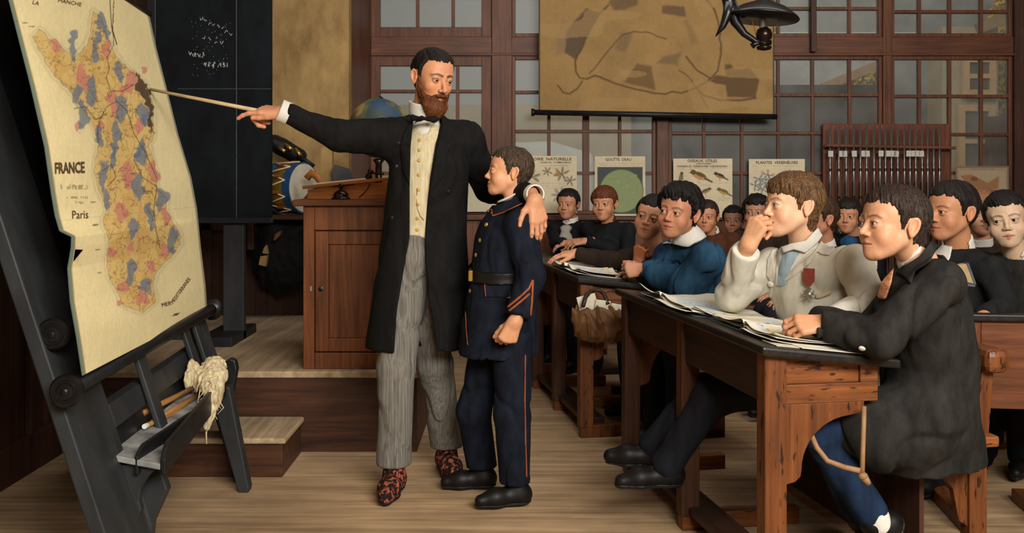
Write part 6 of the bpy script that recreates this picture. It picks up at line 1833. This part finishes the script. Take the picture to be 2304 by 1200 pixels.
# ------------------------------------------------------------------ the boy in uniform
def cadet():
    D = 3.89; o = .07
    J = dict(pelvis=P(1126, 700, 3.90), neck=P(1156, 466, 3.90), shl=P(1172, 505, 3.76), shr=P(1136, 505, 4.04), ell=P(1194, 620, 3.73), wrl=P(1163, 714, 3.67), elr=P(1085, 610, 4.08), wrr=P(1034, 690, 4.08),
             hipl=P(1152, 760, 3.82), hipr=P(1108, 760, 3.98), knl=P(1152, 930, 3.81), anl=P(1160, 1094, 3.82), knr=P(1066, 925, 3.98), anr=P(1085, 1058, 4.03))
    H = Head(P(1146, 388, D), 82, 5, -2, .84, 1.0, '#d29a74', '#2b2018', zf=.062, zt=.046, nape=-.062, thick=.009, mess=.55, neck=P(1157, 462, D), gaze=P(300, 250, 3.6), h=.0022, blush=.5, brow='#33241a', nose=.95)
    H.hair2 = '#574635'
    fl = Hand(P(1160, 722, 3.665), (-.45, -.12, -1), (.25, -1, .1), 1, .86, ((62, 80, 45), (68, 84, 45), (70, 86, 45), (74, 86, 45)), .02, (.75, .45, .5), .3, tone='#c48b66', fore=P(1170, 700, 3.68))
    fr_ = Hand(P(1032, 698, 4.08), (-.35, -.1, -1), (-.8, -.5, .1), -1, .86, ((60, 80, 45), (66, 84, 45), (70, 86, 45), (74, 86, 45)), .02, (.75, .45, .5), .3, tone='#b57c58', fore=P(1040, 680, 4.08))
    C = Person(H, 'boy in navy uniform standing in profile before the bearded man', J, (fl, fr_), .82, hh=.0022)
    F_ = 2275 / D
    def sec(py, l, r, a):
        z = (CAMZ - (py - HY) / F_) - J['pelvis'][2]; cx = ((l + r) / 2 - CX) / F_ - J['pelvis'][0]
        return (z, cx, 0, (r - l) / 2 / F_, a)
    fr = lambda p: p - J['pelvis'].astype(np.float32)
    secs = [sec(797, 1030, 1212, .165), sec(740, 1035, 1210, .158), sec(680, 1044, 1208, .148), sec(622, 1057, 1202, .138), sec(570, 1064, 1212, .145), sec(530, 1070, 1214, .148), sec(500, 1080, 1208, .135), sec(478, 1098, 1198, .095), sec(458, 1118, 1192, .062)]
    def torso(p): return loft(fr(p), secs)
    def jk0(p):
        d = torso(p)
        for s_ in 'lr':
            d = smin(d, cap(p, P(1155, 492, D), J['sh' + s_], .05, .056), .04)
            d = smin(d, sleeve(p, J['sh' + s_], J['el' + s_], J['wr' + s_], .060, .054, .047), .025)
        return d + fold(p, .005, (12, 12, 6)) + .4 * fold(p, .005, (26, 26, 16))
    def jk(p):
        d = jk0(p); d = smax(d, -cap(p, P(1152, 470, D), P(1146, 425, D), .050, .055), .005)
        return np.maximum(d, -(d + .012) * (p[:, 2] < .78) - (p[:, 2] >= .78))
    lo, hi = P(1010, 820, 3.5) - (0, 0, .03), P(1250, 430, 4.3); lo[1] = 3.5
    C.part('uniform_tunic', jk, np.minimum(lo, hi) - .03, np.maximum(lo, hi) + .03, .0055, C_NAVY)
    b2 = lambda p: smin(jk0(p), cap(p, P(1157, 478, D), P(1153, 440, D), .066, .062), .03)
    COL_ = [(1089, 478), (1088, 470), (1100, 462), (1118, 462), (1150, 448), (1172, 430), (1186, 420), (1204, 432), (1206, 446), (1190, 452), (1164, 464), (1116, 486), (1108, 488), (1106, 474)]
    C.part('collar', patch(b2, region(COL_, 4.0), .008, .02), P(1075, 500, 3.6), P(1220, 415, 4.05), .003, C_NAVY)
    bb = lambda p: b2(p) - .006
    C.part('collar_piping', patch(bb, line_region([(1089, 477), (1096, 475), (1106, 471), (1108, 486), (1130, 479), (1164, 463), (1188, 451)], 1.5, 4.0), .006), P(1075, 500, 3.6), P(1220, 430, 4.05), .0025, M_ORANGE)
    C.part('shirt_collar', patch(lambda p: cap(p, P(1157, 478, D), P(1151, 430, D), .056, .054), region([(1113, 461), (1116, 454), (1150, 440), (1166, 430), (1164, 436), (1140, 450)], 4.0), .006, .01), P(1095, 480, 3.7), P(1190, 410, 4.0), .003, C_SHIRT)
    MB()
    def belt(p): z = (p[:, 2] - (CAMZ - (620 - HY) / F_)) + .02 * (p[:, 0] - J['pelvis'][0]); return np.maximum(torso(p) - .012, np.maximum(np.abs(z) - .022, -(torso(p) + .004)))
    C.part('belt', belt, P(1020, 660, 3.6), P(1240, 580, 4.15), .0045, M_SHOE)
    b = MB(); q = P(1060, 621, 3.80); b.box(q - (.010, .012, .020), q + (.006, .012, .020)); b.build('belt_buckle', M_BRASS, C.o, bevel=.003)
    for x, y in ((1108, 478), (1094, 506), (1080, 541), (1071, 574), (1058, 655)): button(C, x, y, jk0, 3.84, M_GOLD, .009)
    C.part('pocket_flap', patch(jk0, region([(1090, 638), (1148, 638), (1149, 670), (1093, 671)], 3.9), .006), P(1080, 690, 3.5), P(1160, 620, 3.95), .004, C_NAVY)
    C.part('pocket_piping', patch(lambda p: jk0(p) - .004, line_region([(1090, 638), (1093, 671), (1148, 670)], 1.4, 3.9), .006), P(1080, 690, 3.5), P(1160, 620, 3.95), .003, M_ORANGE)
    C.part('front_piping', patch(jk0, line_region([(1047, 700), (1049, 745), (1054, 797)], 1.2, 3.95), .006), P(1035, 810, 3.5), P(1070, 690, 4.0), .003, M_ORANGE)
    for ln in ([(1143, 690), (1168, 670), (1190, 650), (1198, 632)], [(1199, 632), (1197, 680), (1193, 724)], [(1146, 699), (1170, 680), (1191, 662)]):
        C.part('chevron', patch(jk0, line_region(ln, 2.6, 3.80), .006), P(1130, 735, 3.4), P(1210, 615, 3.85), .003, M_ORANGE)
    tr = trousers_sdf(C.J, .85, (.092, .080, .072), .006)
    C.part('trousers', tr, P(990, 1125, 3.62), P(1225, 720, 4.25), .006, C_NAVY)
    C.part('side_stripe', patch(tr, line_region([(1182, 800), (1181, 900), (1183, 1000), (1186, 1100)], 1.8, 3.86), .005), P(1165, 1110, 3.6), P(1200, 790, 3.9), .0035, M_ORANGE)
    shoe(C, C.J['anl'] + (.005, 0, 0), (-1, -.35, 0), .86); shoe(C, C.J['anr'], (-1, -.12, 0), .86)
cadet()

# ------------------------------------------------------------------ the boy in the white jacket
def white_boy():
    D = 3.50
    J = dict(pelvis=P(1862, 850, 3.56), neck=P(1800, 562, 3.52), shl=P(1926, 592, 3.38), shr=P(1738, 600, 3.62), elr=P(1648, 662, 3.60), wrr=P(1680, 562, 3.46), ell=P(1962, 692, 3.32), wrl=P(1872, 724, 3.22),
             hipl=P(1870, 850, 3.50), hipr=P(1830, 850, 3.62), knl=P(1600, 895, 3.50), knr=P(1580, 880, 3.66), anl=P(1500, 1046, 3.52), anr=P(1470, 1004, 3.72))
    H = Head(P(1784, 464, D), 75, 3, -3, .99, 1.0, '#d8a988', '#3f2a1a', zf=.040, zt=.038, nape=-.074, thick=.013, mess=.5, fringe=-.006, neck=P(1808, 562, 3.54), gaze=P(300, 250, 3.6), h=.0022, iris='#41586a', brow='#6a4a30', sidelong=.014, side=.004, blush=.6)
    H.hair2 = '#7c5a38'
    fist = Hand(P(1682, 556, 3.44), (.42, -.05, 1), (-.75, -.6, .3), -1, 1.02, ((60, 78, 40), (66, 84, 45), (70, 86, 45), (72, 86, 45)), .02, (.75, .5, .35), .25, tone='#cc9872', fore=P(1672, 582, 3.47))
    W = seated('boy in a white jacket with a red medal, cheek on his fist', H, (-.78, -.62, 0), J, C_WHITE, .95, (fist,), .142, .112, .0055, tm=C_DKT, amp=.011, arm=(.066, .064, .052), low=-.14, shoes=False, hh=.0022)
    jk = W.jk
    # opening of the jacket, shirt and pale blue cravat
    W.part('shirt_front', patch(lambda p: W.w.jacket(p), region([(1752, 560), (1800, 548), (1842, 516), (1832, 560), (1790, 596), (1758, 640), (1744, 650), (1746, 600)], 3.6), .0065, .008), P(1725, 670, 3.2), P(1860, 500, 3.65), .004, C_SHIRT)
    W.part('cravat', patch(lambda p: W.w.jacket(p), region([(1760, 562), (1792, 556), (1800, 570), (1782, 600), (1768, 640), (1748, 652), (1750, 610), (1758, 584)], 3.6), .009), P(1735, 670, 3.2), P(1815, 545, 3.6), .004, cloth('pale_blue_silk', '#93a6ae', .12, 40, (2, 2, .3)))
    W.part('shirt_collar', patch(lambda p: smin(W.w.jacket(p), cap(p, P(1803, 575, 3.52), P(1800, 535, 3.52), .070, .062), .03), region([(1757, 556), (1780, 548), (1812, 542), (1846, 506), (1856, 524), (1838, 548), (1812, 570), (1800, 566), (1786, 562), (1762, 570)], 3.62), .009, .012), P(1735, 590, 3.25), P(1875, 490, 3.68), .0035, C_SHIRT)
    # lapels
    W.part('lapel', patch(jk, region([(1855, 520), (1880, 560), (1866, 575), (1846, 572), (1838, 566), (1826, 590), (1800, 612), (1760, 640), (1738, 652), (1746, 640), (1790, 600), (1828, 570), (1846, 545)], 3.6), .009), P(1725, 670, 3.2), P(1890, 505, 3.65), .004, C_WHITE)
    W.part('lapel', patch(jk, region([(1752, 556), (1744, 580), (1736, 610), (1740, 650), (1724, 620), (1726, 584), (1738, 562)], 3.62), .008), P(1715, 665, 3.2), P(1765, 545, 3.65), .004, C_WHITE)
    W.part('front_edge', patch(jk, region([(1740, 648), (1732, 690), (1734, 730), (1726, 730), (1724, 690), (1732, 645)], 3.6), .005), P(1715, 745, 3.2), P(1750, 640, 3.6), .004, C_WHITE)
    W.part('pocket', patch(lambda p: W.w.torso(p) - .004, region([(1834, 664), (1870, 652), (1871, 662), (1835, 676)], 3.6), .006), P(1820, 690, 3.2), P(1885, 640, 3.6), .004, cloth('cream_pocket', '#b7aa86', .1))
    button(W, 1734, 640, lambda p: jk(p) - .009, 3.4, M_WHITE, .012)
    # medal
    _, c, g = button(W, 1821, 636, lambda p: W.w.torso(p) - .012, 3.4, M_BRASS, .004)
    u = nrm(np.cross((0, 0, 1), g)); v_ = np.cross(g, u); 
    pt = lambda a, b_, n_: c + u * a + v_ * b_ + g * n_
    m = W.o
    b = MB(); b.prism([pt(-.019, .048, .002), pt(.019, .048, .002), pt(.019, .005, .008), pt(0, -.014, .010), pt(-.019, .005, .008)], g * .004); r_ = fix_normals(b.build('medal_ribbon', mat('red_ribbon', '#7e3426', .75, .2, 60), m))
    b = MB(); cc = pt(0, -.040, .012); b.lathe([(.009, -.001), (.009, .003), (.004, .005)], cc, g, 18)
    for k in range(5):
        a = math.pi / 2 + k * 2 * math.pi / 5
        d1 = u * math.cos(a) + v_ * math.sin(a); d2 = u * math.cos(a + .35) + v_ * math.sin(a + .35); d3 = u * math.cos(a - .35) + v_ * math.sin(a - .35)
        b.prism([cc + d3 * .007, cc + d3 * .021, cc + d1 * .017, cc + d2 * .021, cc + d2 * .007], g * .003)
        b.sphere(cc + d3 * .022 + g * .0015, .0025, 6, 4); b.sphere(cc + d2 * .022 + g * .0015, .0025, 6, 4)
    b.lathe([(.005, -.001), (.006, .002)], pt(0, -.018, .010), g, 12)
    fix_normals(b.build('medal_star', mat('dull_silver', '#8d8878', .35, .2, 40, metal=.7), m))
    shoe(W, W.J['anl'], (-1, -.1, -.05), .95); shoe(W, W.J['anr'], (-1, .05, .05), .95)
white_boy()

# ------------------------------------------------------------------ the boy in the charcoal jacket
def grey_boy():
    D = 3.0
    J = dict(pelvis=P(2098, 925, 3.08), neck=P(2078, 585, 3.02), shl=P(2118, 640, 2.87), shr=P(2050, 645, 3.17), ell=P(1978, 764, 2.86), wrl=P(1852, 730, 2.96), elr=P(1960, 748, 3.17), wrr=P(1838, 724, 3.06),
             hipl=P(2080, 950, 3.03), hipr=P(2080, 930, 3.22), knl=P(1836, 968, 3.06), anl=P(1958, 1150, 3.06), knr=P(1840, 950, 3.25), anr=P(1930, 1150, 3.25))
    H = Head(P(2010, 506, D), 76, 4, -2, 1.0, 1.0, '#c5916f', '#1d1510', zf=.060, zt=.044, nape=-.066, thick=.011, mess=.4, neck=P(2072, 590, 3.02), gaze=P(300, 300, 3.6), h=.0022, brow='#1f1510', blush=.35, nose=1.08)
    H.hair2 = '#41322a'
    h1 = Hand(P(1858, 729, 2.955), (-1, .05, -.02), (.1, -.75, .75), 1, .88, ((38, 48, 30), (42, 52, 30), (46, 54, 32), (50, 56, 34)), .03, (.85, .3, .2), .3, tone='#be8864', fore=P(1895, 740, 2.93))
    h2 = Hand(P(1838, 730, 3.05), (-1, -.35, -.02), (-.1, .5, .8), -1, .88, ((35, 50, 30), (38, 52, 30), (42, 54, 32), (46, 56, 34)), .03, (.85, .35, .2), .3, tone='#b57f5c', fore=P(1880, 730, 3.09))
    L = np.linalg.norm(J['neck'] - J['pelvis'])
    secs = [(-.155, 0, -.03, .150, .175), (-.06, 0, -.02, .152, .160), (.04, 0, -.005, .150, .135), (.35 * L, 0, .01, .142, .122), (.70 * L, 0, -.015, .150, .136), (.88 * L, 0, -.008, .130, .110), (.97 * L, 0, 0, .085, .072), (1.02 * L, 0, 0, .060, .060)]
    gx = lambda p: smin(cap(p, J['hipl'] + (0, -.01, .02), seg_lerp(J['hipl'], J['knl'], .56) + (0, -.01, .01), .125, .098), cap(p, J['hipl'] + (0, -.02, -.02), seg_lerp(J['hipl'], J['knl'], .40) + (0, -.03, -.05), .10, .085), .03)
    G = seated('boy in a charcoal jacket and blue trousers with folded hands on the nearest desk', H, (-.98, -.18, 0), J, C_GREY, .95, (h1, h2), .15, .112, .006, tm=C_BLUET, amp=.009, arm=(.070, .062, .050), secs=secs, shoes=False, hh=.0022, trr=(.075, .062, .055), extra=gx)
    jk = G.jk
    G.part('coat_collar', patch(lambda p: smin(jk(p), cap(p, P(2078, 600, 3.02), P(2062, 560, 3.02), .070, .062), .03), region([(2016, 612), (2036, 598), (2070, 576), (2096, 540), (2112, 552), (2092, 590), (2060, 610), (2050, 640), (2034, 624)], 3.1), .011, .02), P(2000, 660, 2.75), P(2130, 525, 3.15), .004, C_GREY)
    G.part('shirt_collar', patch(lambda p: cap(p, P(2078, 605, 3.02), P(2062, 555, 3.02), .062, .056), region([(2004, 604), (2020, 584), (2052, 570), (2074, 552), (2070, 570), (2040, 592), (2016, 612)], 3.1), .008, .02), P(1990, 625, 2.8), P(2100, 540, 3.1), .004, C_SHIRT)
    G.part('necktie', patch(lambda p: G.w.torso(p), region([(1994, 592), (2012, 600), (2006, 636), (1994, 672), (1960, 690), (1950, 650), (1975, 606)], 3.04), .010, .02), P(1935, 700, 2.75), P(2025, 580, 3.15), .004, mat('orange_striped_tie', '#b0643f', .7, .3, 40, (1, 1, 4), color2='#cf9a72'))
    G.part('pocket_welt', patch(jk, line_region([(2034, 868), (2060, 884), (2100, 890), (2146, 884)], 2.2, 3.0), .008), P(2020, 910, 2.6), P(2160, 850, 3.0), .0045, C_GREY)
    G.part('pocket_welt', patch(jk, line_region([(2036, 880), (2064, 900), (2104, 906), (2144, 896)], 2.0, 3.0), .007), P(2020, 925, 2.6), P(2160, 865, 3.0), .0045, C_GREY)
    button(G, 1940, 784, jk, 2.85, M_WHITE, .010)
    tr = trousers_sdf(G.J, .95)
    G.part('side_stripe', patch(tr, line_region([(1806, 1046), (1830, 1100), (1862, 1160)], 1.6, 3.06), .005), P(1790, 1180, 2.6), P(1880, 1020, 3.0), .004, M_ORANGE)
    G.part('sock', lambda p: np.maximum(cap(p, G.J['anl'], G.J['anl'] + nrm(G.J['anl'] - G.J['knl']) * .045, .046, .042), -1.0 * np.ones(len(p))), G.J['anl'] - .1, G.J['anl'] + .1, .005, C_SHIRT)
    shoe(G, G.J['anl'] + np.array([.02, 0, -.045]), (-.45, -.1, -.9), .92); shoe(G, G.J['anr'] + np.array([.02, 0, -.04]), (-.45, -.1, -.9), .92)
grey_boy()

# ------------------------------------------------------------------ the middle desk
def blue_boy():
    D = 4.55
    J = dict(pelvis=P(1612, 727, 4.82), neck=P(1552, 543, 4.66), shl=P(1592, 586, 4.50), shr=P(1508, 580, 4.78), ell=P(1548, 642, 4.56), wrl=P(1454, 607, 4.78), elr=P(1490, 622, 4.84), wrr=P(1448, 616, 4.88))
    H = Head(P(1528, 477, D), 36, 1, 8, 1.06, 1.0, '#b98060', '#15100e', zf=.052, zt=.036, nape=-.06, thick=.020, mess=1.0, neck=P(1553, 548, 4.66), gaze=P(300, 380, 3.8), h=.0026, brow='#1c120d', blush=.45)
    f1 = Hand(P(1450, 607, 4.785), (-1, .05, -.02), (0, -1, .25), 1, .92, ((66, 80, 45), (70, 84, 45), (72, 86, 45), (74, 86, 45)), .02, (.7, .5, .4), .3, tone='#b98363', fore=P(1470, 610, 4.75))
    B = seated('boy in a blue smock with a broad white collar, fist on the middle desk', H, (-.8, -.6, 0), J, C_SMOCK, 1.0, (f1,), .158, .115, .0065, tm=C_DKT, amp=.012, arm=(.080, .082, .052), low=-.12)
    b2 = lambda p: smin(B.w.jacket(p), cap(p, P(1553, 566, 4.66), P(1548, 536, 4.62), .070, .062), .05)
    B.part('white_collar', patch(b2, region([(1474, 551), (1500, 536), (1532, 522), (1560, 508), (1574, 494), (1604, 524), (1580, 540), (1546, 558), (1512, 549)], 4.75), .009, .012), P(1450, 570, 4.2), P(1625, 480, 4.8), .0045, C_SHIRT)
def brown_boy():
    D = 5.05
    J = dict(pelvis=P(1556, 716, 5.30), neck=P(1470, 566, 5.14), shl=P(1506, 592, 5.02), shr=P(1428, 584, 5.22), elr=P(1366, 586, 5.28), wrr=P(1302, 570, 5.36), ell=P(1468, 632, 4.98), wrl=P(1438, 592, 5.0))
    H = Head(P(1466, 490, D), 22, 3, 14, .99, 1.0, '#bf8765', '#17110f', zf=.056, zt=.040, nape=-.062, thick=.010, mess=.4, neck=P(1472, 562, 5.14), gaze=P(300, 380, 3.8), h=.003, brow='#2b1a13', blush=.6)
    ha = Hand(P(1298, 569, 5.365), (-1, .02, -.10), (0, -.25, 1), -1, .88, ((14, 18, 10), (16, 18, 10), (18, 20, 12), (20, 22, 12)), .05, (.8, .5, .2), .2, tone='#c48b68', fore=P(1330, 574, 5.33))
    hb = Hand(P(1436, 594, 4.99), (.12, -.05, 1), (-.6, -.8, 0), -1, .88, FIST, .02, (.75, .45, .4), .3, tone='#a8623f', fore=P(1438, 620, 4.98))
    seated('boy in a brown jacket stretching his arm over the middle desk, behind the blue smock', H, (-.9, -.44, 0), J, C_BROWN, .98, (ha, hb), .15, .108, .008, tm=C_DKT, amp=.008)
blue_boy(); brown_boy()

# ------------------------------------------------------------------ the back rows
def back_boy(label, hx, hy, D, yaw, s, jm, neck, pelv=None, hair='#1a1311', tone=T1, front=None, roll=0, pitch=0, mess=.4, thick=.011, zf=.058, zt=.04, shirt=C_SHIRT, J=None, hands=(), k=.95, tm=C_DKT, gaze=(300, 380, 3.8), h=.0036, lids=.85, hair2=None, **kw):
    hp = P(hx, hy, D); nk = P(*neck); seat = .55
    yw = math.radians(yaw + 15); fr = front or (-math.sin(yw), -math.cos(yw), 0)
    fr = nrm(fr)
    pe = np.array([nk[0] - fr[0] * .04, nk[1] - fr[1] * .04, seat]) if pelv is None else P(*pelv)
    H = Head(hp, yaw, pitch, roll, s, 1.0, tone, hair, zf=zf, zt=zt, nape=-.065, thick=thick, mess=mess, neck=nk, gaze=P(*gaze), h=h, lids=lids, **kw)
    if hair2: H.hair2 = hair2
    return seated(label, H, fr, dict(pelvis=pe, neck=nk, **(J or {})), jm, k, hands, h=.010, tm=tm, shirt=shirt, trh=.016)
hc = Hand(P(1290, 545, 6.62), (-1, .1, -.1), (0, -.5, 1), -1, .85, RELAX, tone='#b98363'); hd = Hand(P(1318, 543, 6.43), (-1, .05, -.1), (0, -.5, 1), 1, .85, RELAX, tone='#b98363')
cb = back_boy('boy in black with a grey cravat at the back desk by the standing boy', 1279, 460, 6.9, 24, .91, C_DARK, (1284, 501, 6.92), hair='#17120f', tone='#b37c5c', J=dict(elr=P(1252, 548, 6.75), wrr=P(1270, 545, 6.62), ell=P(1325, 550, 6.75), wrl=P(1300, 545, 6.64)), hands=(hc,))
cb.part('grey_cravat', lambda p: smin(cap(p, P(1272, 516, 6.78), P(1264, 545, 6.72), .022, .03), smin(cap(p, P(1272, 516, 6.78), P(1284, 548, 6.72), .02, .026), ell(p, P(1274, 514, 6.78), (.04, .03, .025)), .01), .01) + .01 * vnoise(p, 40), P(1245, 565, 6.55), P(1310, 495, 6.95), .006, cloth('grey_silk', '#8d877c', .2, 60, (3, 3, .4)))
back_boy('red-haired boy in a dark jacket before the green disc poster', 1360, 459, 6.55, 22, .98, C_DARK, (1368, 501, 6.6), hair='#4a2416', hair2='#80452a', tone='#bb8260', zf=.036, zt=.03, thick=.013, J=dict(elr=P(1374, 560, 6.48), wrr=P(1318, 543, 6.42), ell=P(1412, 575, 6.45), wrl=P(1384, 600, 6.25)), hands=(hd,), roll=-2, shirt=C_RUST, brow='#6a3a22')
back_boy('boy in a rust jacket peering out behind the blue smock', 1590, 488, 6.3, 20, .89, C_RUST, (1600, 528, 6.35), hair='#2a1a13', tone='#b27a58')
back_boy('short-haired boy looking out left of the raised fist', 1650, 496, 6.9, 16, .87, C_RUST, (1655, 533, 6.93), hair='#14100f', tone='#9c6a4f')
back_boy('curly dark boy half hidden by the raised fist', 1702, 478, 6.5, 24, .95, C_BROWN, (1712, 522, 6.55), hair='#171210', tone='#a9755a', thick=.018, mess=.9, zf=.05)
back_boy('brown-haired boy hidden behind the white-jacketed boy, only hair and ear showing', 1842, 492, 5.2, 72, .98, C_DARK, (1858, 560, 5.22), hair='#2c1c13', tone='#ad775a', hair2='#4f3724')
sb = back_boy('boy with parted dark hair and a blue scarf below the gun rack', 1908, 487, 6.2, 28, .93, C_DARK, (1922, 532, 6.25), hair='#1d1410', tone='#b27c5c', thick=.014, mess=.6, zf=.048)
sb.part('blue_scarf', lambda p: ell(p, P(1910, 548, 6.08), (.05, .05, .05)) + .012 * vnoise(p, 30), P(1885, 580, 5.9), P(1940, 520, 6.3), .007, cloth('blue_scarf', '#20405f', .2))
kid = back_boy('boy in a dark suit with a small book at his chest, at the right-edge desk', 2142, 476, 4.15, 66, 1.06, C_SUIT, (2158, 558, 4.20), hair='#1b1411', tone='#b8825f', front=(-.8, -.6, 0), h=.0028, k=1.05, gaze=(300, 300, 3.8), zf=.06, J=dict(shl=P(2232, 612, 4.05), shr=P(2118, 610, 4.38), ell=P(2262, 690, 3.98), wrl=P(2215, 712, 3.86), elr=P(2120, 690, 4.2), wrr=P(2150, 715, 4.0)))
kid.part('shirt_front', patch(lambda p: kid.w.jacket(p), region([(2096, 556), (2146, 540), (2138, 580), (2124, 612), (2118, 600), (2108, 580)], 4.3), .006, .012), P(2085, 625, 3.85), P(2160, 530, 4.3), .005, C_SHIRT)
back_boy('blond boy blurred between the dark suit and the pale boy at right', 2205, 480, 5.0, 12, .97, C_BROWN, (2208, 555, 5.02), hair='#7a4e38', hair2='#a27252', tone='#bf8c70', zf=.04, thick=.014)
back_boy('pale boy in grey with a white collar at the right edge', 2264, 495, 4.45, 26, 1.09, C_GREY, (2288, 580, 4.5), hair='#14110f', tone='#c4a588', roll=-8, front=(-.6, -.8, 0), h=.0028, k=1.03, blush=.25, gaze=(300, 400, 3.8))
# small book tucked at the suited boy's chest
t = empty('small_book', P(2168, 645, 4.0), 0, 'small open tan book tucked under the dark-suited boy\'s arm', 'book')
b = MB(); D_ = 3.93; b.prism([P(2138, 600, D_), P(2176, 594, D_), P(2194, 640, D_), P(2158, 632, D_)], (.012, .05, 0)); fix_normals(b.build('pages', mat('tan_pages', '#a58d68', .8, .15, 30), t, bevel=.002))
b = MB(); b.prism([P(2155, 634, D_ - .004), P(2194, 641, D_ - .004), P(2194, 646, D_ - .004), P(2160, 642, D_ - .004)], (.014, .06, 0)).prism([P(2175, 592, D_ - .004), P(2180, 593, D_ - .004), P(2197, 640, D_ - .004), P(2193, 641, D_ - .004)], (.012, .06, 0)); fix_normals(b.build('cover', mat('grey_blue_cover', '#50565a', .6, .2, 30), t))
# benches for the back rows
bench(1.28, 6.47, -math.pi / 2 - .1, .62, 'bench of the boys behind the blue smock', False)
bench(2.02, 6.38, -math.pi / 2 - .1, .45, 'bench of the boy with the blue scarf', False)
bench(1.40, 5.36, -math.pi / 2, .42, 'bench of the boy hidden by the white jacket', False)
bench(2.10, 5.16, -math.pi / 2, .45, 'bench of the blond boy at right', False)
